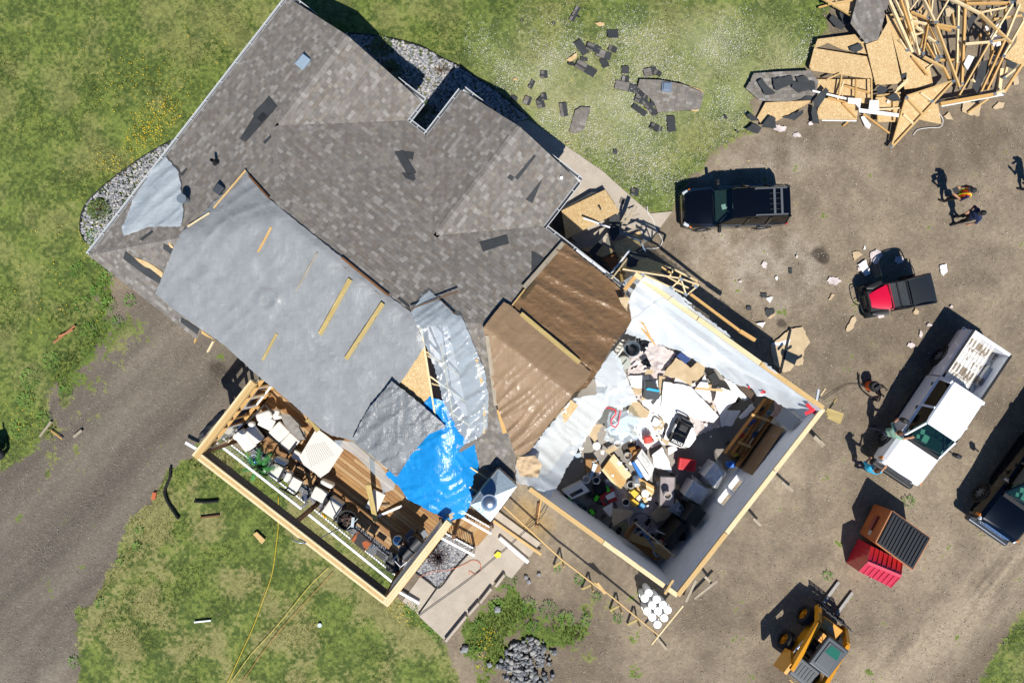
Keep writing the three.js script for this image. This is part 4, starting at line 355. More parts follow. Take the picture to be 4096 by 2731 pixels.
// ---------------------------------------------------------------- furniture on the deck
const cush = (q, pts, h, t, r = 0.05, bulge = 1) => { const v = pts.map(([x, y]) => q(x, y, h)), c = v.reduce((s, p) => s.add(p), new V3()).multiplyScalar(0.25), e = v[1].clone().sub(v[0]).add(v[2]).sub(v[3]).multiplyScalar(0.5), f = v[3].clone().sub(v[0]).add(v[2]).sub(v[1]).multiplyScalar(0.5); return { g: rbox(e.length(), t, f.length(), r, c.x, h - t / 2, c.z, Math.atan2(-e.z, e.x), 0, 0, 4), v, c, ry: Math.atan2(-e.z, e.x), w: e.length(), d: f.length() }; };
const mWick = mat(0x2a2522, 0.8);
{ const so = thing('sofa', 'corner sofa with white cushions on a dark frame', 'sofa'); const seats = [[[925, 650], [1145, 705], [1010, 855], [895, 745]], [[1150, 712], [1288, 850], [1150, 990], [1018, 858]], [[1290, 858], [1415, 965], [1275, 1110], [1148, 988]], [[690, 850], [800, 790], [1000, 880], [890, 990]], [[560, 925], [700, 840], [890, 990], [770, 1105]]]; const fr = []; for (const s of seats) { const c = cush(zA, s, 1.0, 0.17, 0.06); M('seat_cushion', c.g, MT.cloth, so); fr.push(rbox(c.w, 0.28, c.d, 0.02, c.c.x, DH + 0.16, c.c.z, c.ry)); } M('frame', fr, mWick, so);
for (const b of [[[855, 625], [1000, 590], [1110, 660], [870, 745]], [[1000, 570], [1120, 620], [1180, 660], [1130, 710]], [[735, 755], [800, 715], [860, 770], [790, 810]], [[560, 900], [690, 800], [740, 860], [600, 980]], [[1110, 640], [1180, 640], [1180, 690], [1130, 700]]]) M('back_cushion', cush(zA, b, 1.3, 0.35, 0.12).g, MT.cloth, so); const arm = (x0, y0, x1, y1, h = 1.25) => M('armrest', beam(zA(x0, y0, h), zA(x1, y1, h), 0.07, 0.04), mWick, so); arm(1365, 1010, 1265, 1140, 1.15); arm(545, 945, 800, 690); arm(800, 690, 980, 515, 1.35); arm(980, 515, 1090, 630, 1.35);
const fire = thing('folded_umbrella', 'crumpled grey fabric heap with metal rods behind the white sofa', 'fabric'); M('fabric', sheet([[1170, 620], [1290, 640], [1390, 740], [1470, 860], [1480, 940], [1410, 950], [1330, 880], [1230, 770]].map(([x, y]) => zA(x, y, 1.1)), { step: 0.05, relief: (x, z) => 0.16 * fbm(x * 6, z * 6, 3) }), MT.clothGrey, fire); for (const [a, b, c, d] of [[1400, 790, 1470, 930], [1470, 840, 1480, 950], [1340, 660, 1440, 800]]) M('rod', rod(zA(a, b, 1.25), zA(c, d, 1.2), 0.02), MT.darkSteel, fire);
const so2 = thing('ribbed_sheet', 'large white ribbed panel lying over the deck furniture', 'panel'); const pan = [[640, 222], [866, -157], [1000, -60], [1222, 124], [1030, 415], [908, 500], [860, 440], [700, 330]].map(([x, y]) => zB(x, y, 1.15)); M('panel', slab(pan, 0.03), mat(0xd2d0c9, 0.8), so2); for (let i = 0; i < 12; i++) M('rib', beam(zB(960 - i * 22, 20 + i * 6, 1.158), zB(1100 - i * 26 - 10, 200 + i * 14, 1.158), 0.012, 0.012), mat(0xb4b2ac, 0.8), so2); one('floor_cushion', 'grey white cushion fallen beside the ribbed panel on the deck', 'cushion', null, cush(zB, [[560, 120], [730, 190], [640, 290], [545, 230]], 0.95, 0.14, 0.06).g, MT.cloth);
const tb = thing('coffee_table', 'dark slatted low table among the white chairs', 'table'); for (let i = 0; i < 8; i++) M('slat', beam(zB(600 + i * 26, 330 + i * 14, 0.95), zB(660 + i * 26, 280 + i * 14, 0.95).lerp(zB(760 + i * 20, 250 + i * 14, 0.95), 0.4), 0.06, 0.03), mWick, tb); for (const [x, y] of [[600, 340], [810, 450], [700, 270], [880, 380]]) { const p = zB(x, y, 0.9); M('leg', box(0.06, 0.38, 0.06, p.x, DH + 0.19, p.z, HT), mWick, tb); }
const chair = (label, seat, back) => { const t = thing('lounge_chair', label, 'chair', 'white cushioned deck chairs'); const s = cush(zB, seat, 1.02, 0.15, 0.06), b = cush(zB, back, 1.35, 0.42, 0.08); M('seat_cushion', s.g, MT.cloth, t); M('back_cushion', b.g, MT.cloth, t); M('seat_frame', rbox(s.w * 1.02, 0.08, s.d * 1.02, 0.02, s.c.x, 0.83, s.c.z, s.ry), mWick, t); const c = Math.cos(-s.ry), n = Math.sin(-s.ry); const L = (x, z, h) => new V3(s.c.x + c * x - n * z, h, s.c.z + n * x + c * z); for (const sx of [-1, 1]) { M('armrest', beam(L(sx * (s.w / 2 + 0.04), -s.d / 2 - 0.25, 1.18), L(sx * (s.w / 2 + 0.04), s.d / 2, 1.18), 0.06, 0.03), mWick, t); for (const sz of [-1, 1]) M('leg', beam(L(sx * (s.w / 2 + 0.04), sz * s.d / 2, DH), L(sx * (s.w / 2 + 0.04), sz * s.d / 2, 1.17), 0.05, 0.05), mWick, t); } };
chair('white cushioned armchair next to the green palm', [[300, 290], [445, 375], [375, 530], [235, 465]], [[325, 210], [478, 280], [448, 345], [298, 275]]); chair('white cushioned armchair turned aside against the railing', [[470, 640], [560, 475], [690, 525], [600, 690]], [[415, 530], [475, 410], [540, 440], [480, 560]]); chair('white cushioned armchair beside the small silver disc', [[850, 600], [1040, 690], [950, 840], [775, 740]], [[930, 512], [1090, 585], [1055, 645], [895, 570]]); chair('white cushioned armchair beside the fire bowl', [[1050, 780], [1205, 885], [1085, 1040], [920, 925]], [[1055, 735], [1215, 840], [1195, 880], [1040, 770]]);
{ const gz = thing('gazing_ball', 'mirror finished garden globe on a stand by the railing', 'globe', null, zA(855, 1195, 1.0).setY(0)); M('globe', sph(0.26, 0, 1.0, 0, 28), mat(0xbcd0e6, 0.04, { metalness: 1 }), gz); M('stand', cyl(0.12, 0.07, 0.25, 0, DH, 0, 14), MT.darkSteel, gz); const pp = thing('potted_palm', 'green potted palm with long fronds beside the mirror globe', 'plant', null, zA(930, 1270, 1.0).setY(DH)); M('pot', cyl(0.16, 0.2, 0.35, 0, 0, 0, 16), MT.black, pp); for (let i = 0; i < 22; i++) { const a = i * 0.9 + rr(0, 0.3), R = rr(0.35, 0.75), c = Math.cos(a), s = Math.sin(a), q = [new V3(0, 0.35, 0), new V3(c * R * 0.5, 0.75, s * R * 0.5), new V3(c * R, 0.55, s * R)]; const gs = [tube(q, 0.008, 4, 6)], cv = new THREE.CatmullRomCurve3(q); for (let k = 3; k < 16; k++) for (const sd of [-1, 1]) { const p = cv.getPoint(k / 16), tip = p.clone().add(new V3(c * 0.1 - s * sd * 0.12, -0.03, s * 0.1 + c * sd * 0.12)); gs.push(slab([p, p.clone().add(new V3(c * 0.025, 0, s * 0.025)), tip], 0.002)); } M('frond', gs, mat(pick([0x2f7a35, 0x3f8f3f, 0x256b30]), 0.7), pp); } }
{ const fp = thing('fire_bowl', 'round black fire bowl with charred logs on the deck', 'fire pit', null, zB(1265, 1045, 0.9).setY(DH)); M('bowl', plain(new THREE.LatheGeometry([[0.12, 0.05], [0.3, 0.15], [0.38, 0.32], [0.42, 0.33], [0.42, 0.36], [0.36, 0.36], [0.28, 0.2], [0.02, 0.12]].map(([x, y]) => new THREE.Vector2(x, y)), 28)), MT.black, fp); for (let i = 0; i < 9; i++) { const a = rnd() * 6; M('log', rod(new V3(Math.cos(a) * 0.26, 0.26 + i * 0.012, Math.sin(a) * 0.26), new V3(-Math.cos(a + 0.6) * 0.24, 0.28 + i * 0.012, -Math.sin(a + 0.6) * 0.24), rr(0.03, 0.05), 7), mat(pick([0x4a3a34, 0x5c4a42, 0x2c2522]), 0.95), fp); } for (let i = 0; i < 3; i++) { const a = i * 2.1; M('leg', rod(new V3(Math.cos(a) * 0.3, 0, Math.sin(a) * 0.3), new V3(Math.cos(a) * 0.28, 0.16, Math.sin(a) * 0.28), 0.02), MT.black, fp); } const pz = zB(1325, 1090, 1.2); one('fire_poker', 'flat steel tongs lying across the fire bowl', 'tongs', null, [box(0.12, 0.03, 0.4, pz.x, 1.0, pz.z, -0.1), rod(zB(1270, 1160, 1), zB(1410, 1020, 1.02), 0.012)], MT.galv); one('wire_hoop', 'thin black wire hoop around the fire bowl', 'hoop', null, plain(new THREE.TorusGeometry(0.62, 0.01, 5, 40)).rotateX(Math.PI / 2).translate(zB(1390, 1060, 0.9).x, 0.62, zB(1390, 1060, 0.9).z), MT.black); }
{ const gr = thing('griddle', 'flat top griddle with rusty plate and grey side shelf by the railing', 'grill'); const rust = mt(tex(256, 0.7, (u, v) => { const n = tfbm(u, v, 5, 4); return mix3(hex3(0x33302f), hex3(0xa4562c), sstep(0.42, 0.6, n)); }), 0.8); M('plate', cush(zB, [[1415, 1195], [1590, 1340], [1495, 1465], [1310, 1300]], 1.45, 0.06, 0.02).g, rust, gr); M('side_shelf', cush(zB, [[1600, 1350], [1685, 1400], [1600, 1515], [1510, 1455]], 1.42, 0.04, 0.02).g, mat(0x5b5e60, 0.6), gr); M('lower_shelf', cush(zB, [[1690, 1440], [1775, 1520], [1740, 1570], [1620, 1500]], 1.35, 0.03, 0.01).g, mat(0x3b3a3a, 0.7), gr); M('handle', tube([zB(1580, 1420, 1.46), zB(1610, 1370, 1.5), zB(1640, 1400, 1.46)], 0.012), MT.chrome, gr); for (const [x, y] of [[1400, 1220], [1570, 1340], [1480, 1440], [1320, 1300]]) { const p = zB(x, y, 1.4); M('leg', box(0.05, 0.85, 0.05, p.x, DH + 0.43, p.z, HT), MT.black, gr); } }
{ const bq = thing('barbecue', 'black double barrel barbecue with steel handles on the deck', 'barbecue'); const A = zC(985, 880, 1.35), B = zC(1210, 650, 1.35), d = B.clone().sub(A), L = d.length(), mid = A.clone().lerp(B, 0.5), dn = d.clone().normalize(), ry = Math.atan2(-d.z, d.x); for (const [t0, t1] of [[0, 0.47], [0.53, 1]]) { const p = A.clone().lerp(B, t0), q = A.clone().lerp(B, t1); const m = M('barrel', rod(p, q, 0.28, 28), mat(0x232528, 0.55), bq); const c = p.clone().lerp(q, 0.5); const sd = new V3(dn.z, 0, -dn.x).multiplyScalar(0.3); M('handle', tube([c.clone().addScaledVector(dn, -0.1).add(new V3(0, 0.1, 0)), c.clone().addScaledVector(dn, -0.1).add(sd).setY(1.5), c.clone().addScaledVector(dn, 0.1).add(sd).setY(1.5), c.clone().addScaledVector(dn, 0.1).add(new V3(0, 0.1, 0))], 0.018), MT.steel, m); } M('stack', cyl(0.06, 0.06, 0.5, A.x + 0.02, 1.4, A.z, 14), MT.black, bq); M('cart', [box(L * 1.05, 0.05, 0.5, mid.x, 1.0, mid.z, ry), ...[[-1, -1], [1, -1], [1, 1], [-1, 1]].map(([i, j]) => { const p = mid.clone().addScaledVector(dn, i * L * 0.48); p.x += -dn.z * j * 0.22; p.z += dn.x * j * 0.22; return box(0.05, 0.5, 0.05, p.x, 0.78, p.z, ry); })], MT.black, bq); const sh = cush(zC, [[1205, 600], [1265, 535], [1330, 590], [1260, 660]], 1.25, 0.05, 0.02); M('side_shelf', sh.g, mat(0x777b7f, 0.6), bq); const sh2 = cush(zC, [[1010, 625], [1100, 525], [1150, 555], [1060, 670]], 1.2, 0.05, 0.02); M('front_shelf', sh2.g, mat(0x6a6e72, 0.5), bq); const fq = [[875, 920], [935, 850], [1050, 950], [965, 1015]].map(([x, y]) => zC(x, y, 1.35)); M('cart_rail', fq.map((p, i) => rod(p, fq[(i + 1) % 4], 0.018)), MT.whiteMetal, bq); const sheetp = sheet([[770, 960], [850, 820], [930, 850], [980, 1010], [940, 1090], [860, 1090], [780, 1050]].map(([x, y]) => zC(x, y, 0.8)), { step: 0.06, relief: (x, z) => 0.12 * fbm(x * 6, z * 6, 3) }); one('grill_cover', 'crumpled black cover lying behind the barbecue cart', 'cover', null, sheetp, MT.black); const kt = thing('kettle_pot', 'round polished steel pot with lid beside the barbecue', 'pot', null, zC(920, 700, 1.3).setY(DH)); M('pot', cyl(0.2, 0.22, 0.5, 0, 0, 0, 24), MT.steel, kt); M('lid', plain(new THREE.SphereGeometry(0.24, 24, 8, 0, 6.3, 0, 1.1)).scale(1, 0.6, 1).translate(0, 0.45, 0), MT.chrome, kt); M('knob', sph(0.03, 0, 0.62, 0, 10), MT.black, kt); }
one('silver_disc', 'small shiny round lid standing beside the armchair legs', 'lid', null, [cyl(0.15, 0.15, 0.04, zB(725, 748, .9).x, 0.95, zB(725, 748, .9).z, 20), cyl(0.03, 0.03, 0.4, zB(725, 748, .9).x, 0.55, zB(725, 748, .9).z, 10)], mat(0x8f9aa6, 0.2, { metalness: 0.8 })); one('yellow_rag', 'bright yellow rag hanging by the deck rail', 'rag', null, sheet([[935, 960], [975, 955], [1000, 990], [995, 1020], [970, 1020], [945, 990]].map(([x, y]) => zB(x, y, 0.9)), { step: 0.03, relief: (x, z) => 0.05 * fbm(x * 20, z * 20, 2) }), mat(0xf5b80c, 0.7));
one('deck_cushion', 'long white cushion lying under the treated board on the deck', 'cushion', null, cush(zB, [[1600, 640], [1765, 705], [1660, 960], [1510, 880]], 0.72, 0.12, 0.04).g, MT.cloth); one('board', 'wide treated board leaning down onto the deck cushion', 'board', null, beam(zB(1545, 580, 2.2), zB(1640, 1060, 0.62), 0.2, 0.04), MT.pineOld); one('board', 'white painted board lying on the deck with a rusty end', 'board', null, beam(zB(1675, 990, 0.62), zB(1985, 860, 0.75), 0.09, 0.06), MT.whitePlastic); one('board', 'thin dark stick beside the long white cushion', 'board', null, beam(zB(1700, 845, 0.62), zB(1825, 838, 0.62), 0.04, 0.03), MT.black);
one('board', 'curved torn wood bracket hanging from the grey tarp edge', 'board', null, slab([[1470, 720], [1520, 690], [1660, 820], [1610, 865], [1560, 770]].map(([x, y]) => zA(x, y, 2.9)), 0.04), MT.pineOld); }
// ---------------------------------------------------------------- garage without its roof
const GH = 3.6; const gA = P(1893, 938, GH), gB = P(1557, 1368, GH), gC = P(1215, 1122, GH), gD = P(1458, 628, GH);
const dr = (q, pts, h) => pts.map(([x, y, hh]) => q(x, y, hh ?? h));
{ const g = thing('garage', 'roofless garage with white inner walls and bare top plates', 'garage'); const t = 0.16;
const inner = (A, B, s) => { const d = B.clone().sub(A).normalize(), n = new V3(-d.z, 0, d.x).multiplyScalar(s); return [A.clone().add(n), B.clone().add(n)]; };
struct('garage_floor', slab([gA, gB, gC, P(1330, 900, 0.02), gD].map(p => p.clone().setY(0.02)), 0.1), MT.floor);
const wallBox = (A, B, holes = [], h = GH - 0.1) => { const L = A.distanceTo(B), sh = new THREE.Shape([[0, 0], [L, 0], [L, h], [0, h]].map(p => new THREE.Vector2(...p))); for (const [x0, y0, x1, y1] of holes) sh.holes.push(new THREE.Path([[x0, y0], [x0, y1], [x1, y1], [x1, y0]].map(p => new THREE.Vector2(...p)))); const e = plain(new THREE.ExtrudeGeometry(sh, { depth: t, bevelEnabled: false })); e.translate(0, 0, -t / 2); e.rotateY(Math.atan2(-(B.z - A.z), B.x - A.x)); e.translate(A.x, 0, A.z); return uvBox(e); };
const wm = mt(T.drywall, 0.8); const LAB = gA.distanceTo(gB); const alongAB = p => p.clone().sub(gA).setY(0).dot(gB.clone().sub(gA).setY(0).normalize());
const a0 = toAB(gA)[0]; const onW = (q, x, y, a) => { let h = 1.5, p; for (let i = 0; i < 40; i++) { p = q(x, y, h); h += (toAB(p)[0] - a) * 1.2; } return p; };
const w0 = onW(zG, 1640, 1180, a0 - 0.1), w1 = onW(zG, 1850, 620, a0 - 0.1), ws = [alongAB(w1), alongAB(w0)].sort((p, q) => p - q); const hole = [ws[0], 1.15, ws[1], 2.1];
const wr = M('wall', wallBox(gA, gB, [hole]), wm, g); M('wall', wallBox(gB, gC), wm, g); M('wall', wallBox(gA, gD, [[3.4, 0.05, 8.2, 2.3]]), wm, g); M('wall', wallBox(gD.clone().lerp(AB(2.2, 2.4), 0.04), AB(2.2, 2.4), [], 2.7), wm, g);
M('window_frame', (() => { const d = gB.clone().sub(gA).setY(0).normalize(), at = (s, h) => gA.clone().setY(h).addScaledVector(d, s), m = (hole[0] + hole[2]) / 2; return [[hole[0], 1.15, hole[2], 1.15], [hole[0], 2.1, hole[2], 2.1], [hole[0], 1.15, hole[0], 2.1], [hole[2], 1.15, hole[2], 2.1], [m, 1.15, m, 2.1]].map(([p, h, q, k]) => beam(at(p, h), at(q, k), 0.2, 0.07)); })(), MT.white, g);
const pl = (A, B, label) => { const L = A.distanceTo(B), n = Math.max(2, Math.round(L / 3)); for (let i = 0; i < n; i++) M('top_plate', beam(A.clone().lerp(B, i / n + 0.002).setY(GH - 0.04 + (i % 2) * 0.006), A.clone().lerp(B, (i + 1) / n - 0.002).setY(GH - 0.04 + (i % 2) * 0.006), 0.17, 0.09), pick([MT.pine, MT.pine2]), g); }; pl(gA, gB); pl(gB, gC); pl(gA, gD);
const dn = gB.clone().sub(gA).normalize(), o = new V3(dn.z, 0, -dn.x); M('drywall_edge', [beam(gA.clone().setY(GH - 0.12).addScaledVector(o, 0.1), gB.clone().setY(GH - 0.12).addScaledVector(o, 0.1), 0.015, 0.1)], MT.white, g); }
const G6 = 0.06;
const dwW = 'white torn drywall sheet lying in the garage rubble', dwT = 'tan paper face of torn drywall lying in the garage rubble';
{ let hz = 0.2, wk; const put = (q, pts, kind, label, h) => { h = h ?? (hz += 0.012); one(kind ? 'drywall_sheet' : 'drywall_paper', label || (kind ? dwW : dwT), 'drywall', kind ? 'white drywall sheets in the garage' : 'tan drywall sheets in the garage', slab(ragged(dr(q, pts, h), 0.14, 0.025), 0.013), kind ? MT.drywall : MT.paper); };
put(zD, [[430, 670], [700, 650], [725, 720], [640, 870], [490, 820]], 1); put(zD, [[420, 1180], [700, 1190], [900, 1270], [890, 1540], [640, 1650], [300, 1560], [150, 1350]], 1, 'wide white drywall sheet under crumpled plastic near the fuel can', 0.14); put(zD, [[560, 760], [900, 700], [1100, 1100], [900, 1300], [650, 1150]], 1, 'broad white drywall sheet beneath the cooler', 0.13); put(zD, [[490, 815], [640, 830], [600, 910], [520, 905]], 0); put(zD, [[520, 960], [720, 1130], [680, 1215], [430, 1200], [440, 1080]], 0); put(zD, [[1440, 650], [1545, 960], [1440, 985], [1290, 860]], 1); put(zD, [[1060, 425], [1180, 500], [1250, 560], [1340, 480], [1440, 530], [1420, 650], [1255, 790], [1060, 690], [890, 650]], 0, 'big tan faced drywall sheet beside the blue box', 0.35); put(zD, [[840, 660], [925, 680], [870, 760], [895, 830], [882, 985], [840, 900]], 0); put(zD, [[1055, 690], [1155, 708], [1260, 800], [1030, 750]], 1); put(zD, [[900, 740], [1250, 800], [1440, 1000], [1620, 1195], [1550, 1275], [1250, 1210], [868, 1100]], 1, 'largest white drywall sheet, flat in the middle of the garage', 0.42); put(zD, [[750, 1050], [880, 900], [868, 1100], [1250, 1225], [1325, 1480], [1230, 1600], [880, 1560], [960, 1300]], 1, 'white drywall sheet under the toy police car', 0.34);
put(zD, [[1600, 800], [1760, 850], [1880, 930], [1840, 1000], [1600, 1110], [1560, 980]], 1, 'curled white drywall sheet beside the strip of particle board', 0.55); put(zD, [[1690, 690], [1830, 770], [2005, 960], [1960, 990], [1790, 870]], 1, 'white drywall sheet propped under the clear plastic', 0.8); put(zD, [[1600, 1105], [1870, 925], [1780, 1050], [1640, 1215]], 1, null, 0.3); put(zD, [[1640, 1120], [1760, 1110], [1910, 1115], [1785, 1300], [1650, 1335]], 1); put(zD, [[1880, 1200], [2060, 1020], [2091, 1090], [1990, 1190], [1910, 1225]], 1, 'long white drywall strip leaning by the shelf unit', 0.9); put(zF, [[530, -10], [880, -10], [780, 130], [790, 230], [735, 280], [610, 130]], 0, 'tan drywall sheet beside the white bucket lid', 0.5); put(zD, [[780, 1200], [880, 1260], [830, 1360], [740, 1300]], 1); put(zD, [[800, 1150], [915, 1280], [880, 1370], [800, 1340], [870, 1270]], 0); put(zF, [[1300, 20], [1430, 90], [1500, 190], [1380, 170]], 0); put(zF, [[1850, 360], [1955, 560], [2020, 780], [1720, 690], [1705, 540], [1680, 500]], 1, 'white drywall piece, half in shade, beside the printed carton', 0.5); put(zF, [[900, 420], [1060, 340], [1130, 390], [980, 470], [1060, 540]], 0); put(zG, [[720, 290], [870, 200], [840, 140], [720, 160]], 1); put(zG, [[600, 0], [740, 60], [700, 130], [620, 60]], 0); put(zH, [[285, 0], [640, 60], [600, 130], [400, 255], [288, 320]], 0, 'large torn triangle of cardboard leaning over the tools', 0.9); put(zF, [[870, 1380], [1030, 1270], [1030, 1450], [1000, 1520]], 1); put(zH, [[1000, 20], [1200, -40], [1265, 90], [1180, 185], [1010, 250], [910, 120]], 0, 'brown cardboard sheet in the shaded corner', 0.4); put(zI, [[1220, 1490], [1300, 1500], [1290, 1560], [1190, 1560]], 0); put(zE, [[410, 450], [480, 500], [440, 545], [255, 690], [225, 650]], 1, 'narrow white drywall strip above the tool shelf', 1.0); put(zE, [[90, 560], [250, 555], [110, 800], [0, 790], [60, 640]], 1, null, 0.5);
for (let i = 0; i < 130; i++) { const t = rnd(), [q, x, y] = t < 0.55 ? [zD, rr(150, 1700), rr(550, 1560)] : t < 0.8 ? [zF, rr(300, 2000), rr(0, 900)] : [zG, rr(300, 1300), rr(150, 1300)]; const w = rr(18, 95); put(q, [[x, y], [x + w, y + rr(-20, 20)], [x + w * rr(0.6, 1.2), y + w * rr(0.5, 1.2)], [x + rr(-15, 15), y + w * rr(0.5, 1)]], (wk = rnd() < 0.78 ? 1 : 0), `${w > 60 ? 'hand sized' : 'small'} ${wk ? 'white' : 'tan'} drywall scrap in the garage rubble ${q === zD ? 'around the toy car' : q === zF ? 'around the pallets' : 'around the red tote'}`, rr(0.1, 0.36)); scene.children[scene.children.length - 1].userData.group = 'drywall scraps in the garage'; } }
// insulation on the floor
{ const fl = (q, pts, h = 0.08, a = 0.22) => { const o = M(num('blown_insulation'), sheet(dr(q, pts, h), { step: 0.05, edge: 0.04, relief: (x, z) => a * Math.pow(fbm(x * 5, z * 5, 4), 2) + 0.05 * fbm(x * 22, z * 22, 2) - 0.06 }), MT.insul, scene); o.userData = { kind: 'stuff', label: 'pinkish white blown insulation spread on the garage floor', category: 'insulation' }; }; fl(zD, [[430, 250], [560, 330], [700, 210], [880, 270], [1060, 370], [1000, 480], [890, 600], [720, 720], [560, 680], [420, 660], [450, 500]]); fl(zF, [[880, 900], [1000, 860], [1300, 1100], [1500, 1250], [1700, 1000], [2000, 900], [2063, 1400], [1700, 1567], [1200, 1500], [1000, 1150]], 0.06, 0.12); fl(zH, [[500, 130], [900, 120], [1000, 260], [1100, 400], [850, 560], [600, 400]], 0.06, 0.12); fl(zD, [[500, 600], [900, 560], [1300, 700], [1700, 900], [1700, 1300], [1200, 1500], [700, 1350], [420, 1100]], 0.08, 0.1); }
const blk = (q, pts, top, bot) => slab(dr(q, pts, top), top - bot);
const bucketG = plain(new THREE.LatheGeometry([[0.0, 0.02], [0.13, 0.0], [0.15, 0.36], [0.158, 0.36], [0.158, 0.38], [0.142, 0.38], [0.122, 0.03], [0, 0.03]].map(([x, y]) => new THREE.Vector2(x, y)), 22)), lidG = [cyl(0.16, 0.16, 0.03, 0, 0.37, 0, 22), cyl(0.13, 0.13, 0.012, 0, 0.4, 0, 22)], handleG = plain(new THREE.TorusGeometry(0.16, 0.005, 5, 20, Math.PI)).rotateX(-1.2).translate(0, 0.33, 0);
function bucket(p, label, grp, lid, fill, rot) { const t = thing('bucket', label, 'bucket', grp, p); M('pail', bucketG, MT.whitePlastic, t); M('handle', handleG, MT.steel, t); if (lid) M('lid', lidG, MT.whitePlastic, t); if (fill) M('contents', cyl(0.135, 0.138, 0.02, 0, 0.2, 0, 18), mat(fill, 0.9), t); t.rotation.set(rot || 0, rnd() * 6, 0); return t; }
{ const b = (x, y, label, lid, fill, h = 0.05, rot) => bucket(zF(x, y, h + 0.38).setY(h), label, null, lid, fill, rot); b(770, 345, 'white bucket with lid on the sunlit garage floor', 1); b(1125, 310, 'open white bucket in the sun beside the wrinkled plastic', 0, 0xcfc0b0); b(1295, 515, 'open white bucket half full of plaster behind the pallet', 0, 0x9a8d7d); b(605, 905, 'open white bucket full of pale powder by the white appliance', 0, 0xb8acb0); b(770, 915, 'open white bucket with a blue handle inside', 0, 0x2f3a48); b(1440, 885, 'tipped white bucket beside the printed carton', 0, 0, 0.15, 0.9); b(1340, 990, 'white bucket holding a black bag', 0, 0x141414); b(1575, 1130, 'shiny white bucket with lid on the second pallet', 1, 0, 0.2); b(1260, 1280, 'open white bucket with dark contents by the paint boxes', 0, 0x3a3836); b(1955, 1170, 'white bucket on the dust covered table', 0, 0x8d8078, 0.8);
const pallet = (label, c4, h) => { const t = thing('pallet', label, 'pallet'); const v = dr(zF, c4, h); for (let i = 0; i < 8; i++) { const s = (i + 0.5) / 8; M('slat', beam(v[0].clone().lerp(v[3], s), v[1].clone().lerp(v[2], s), 0.1, 0.02), pick([MT.pine, MT.pine3, MT.pine2]), t); } for (const s of [0.05, 0.5, 0.95]) M('stringer', beam(v[0].clone().lerp(v[1], s).setY(h - 0.06), v[3].clone().lerp(v[2], s).setY(h - 0.06), 0.05, 0.09), MT.pine3, t); for (let i = 0; i < 4; i++) { const s = (i + 0.5) / 4; M('bottom_slat', beam(v[0].clone().lerp(v[3], s).setY(h - 0.12), v[1].clone().lerp(v[2], s).setY(h - 0.12), 0.1, 0.02), MT.pine3, t); } }; pallet('wooden pallet standing free in the middle of the garage floor', [[1050, 470], [1345, 820], [1140, 1095], [855, 745]], 0.25); pallet('wooden pallet carrying paint boxes and a lidded bucket', [[1470, 870], [1770, 1040], [1590, 1290], [1300, 1100]], 0.2);
const ap = thing('appliance_panel', 'white appliance lying on its back with dark window', 'appliance'); M('body', blk(zF, [[205, 1090], [530, 930], [650, 1090], [365, 1225]], 0.5, 0.05), mat(0xe4e4e2, 0.35), ap); M('window', blk(zF, [[320, 1140], [520, 1040], [558, 1090], [360, 1190]], 0.51, 0.49), MT.blackGloss, ap);
const cb = thing('printed_carton', 'large flattened white carton with line drawing and blue printed edge', 'box'); M('side', slab(dr(zF, [[1405, 570, 0.5], [1515, 395, 0.95], [1725, 690, 0.95], [1670, 870, 0.5]]), 0.03), mat(0xd6d5d3, 0.7), cb); M('white_flap', blk(zF, [[1400, 600], [1450, 560], [1660, 880], [1600, 915]], 0.8, 0.2), MT.white, cb); M('printed_edge', blk(zF, [[1360, 620], [1400, 610], [1545, 855], [1495, 880]], 0.82, 0.2), mat(0x2277c4, 0.6), cb); M('carton_body', blk(zF, [[1380, 450], [1510, 395], [1430, 560], [1340, 610]], 0.55, 0.1), MT.cardPlain, cb); M('line_drawing', [[1530, 480, 1650, 640], [1650, 640, 1600, 700], [1600, 700, 1560, 620], [1530, 480, 1540, 560]].map(([a, b, c, d]) => beam(zF(a, b, 0.965), zF(c, d, 0.955), 0.012, 0.01)), mat(0x8d8b89, 0.8), cb);
const bx = (q, pts, top, m, label, nm = 'small_box', cat = 'box') => one(nm, label, cat, null, blk(q, pts, top, 0.06), m); bx(zF, [[1325, 1115], [1390, 1065], [1470, 1125], [1400, 1205]], 0.5, mat(0xd6bd3a, 0.7), 'yellow and white paint box on the pallet'); bx(zF, [[1420, 1210], [1475, 1150], [1540, 1200], [1490, 1275]], 0.45, mat(0xd9d0bf, 0.8), 'cream paint box between yellow boxes'); bx(zF, [[1330, 1265], [1375, 1215], [1480, 1290], [1410, 1360]], 0.5, mat(0xd8ad35, 0.7), 'amber yellow paint box beside the blue one'); bx(zF, [[1450, 1340], [1500, 1270], [1580, 1330], [1525, 1405]], 0.45, mat(0x4f9ac8, 0.6), 'light blue and white box at the pallet corner'); bx(zF, [[590, 570], [750, 565], [840, 700], [830, 780], [595, 790]], 0.35, MT.cardPlain, 'open brown cardboard box beside the saw', 'cardboard_box'); bx(zF, [[1305, 380], [1400, 350], [1440, 430], [1345, 470]], 0.45, MT.card, 'brown box holding black bags behind the bucket', 'cardboard_box'); bx(zF, [[395, 490], [500, 450], [520, 520], [395, 560]], 0.3, mat(0xa9b7c4, 0.5), 'grey blue tool case in the sun', 'tool_case', 'case');
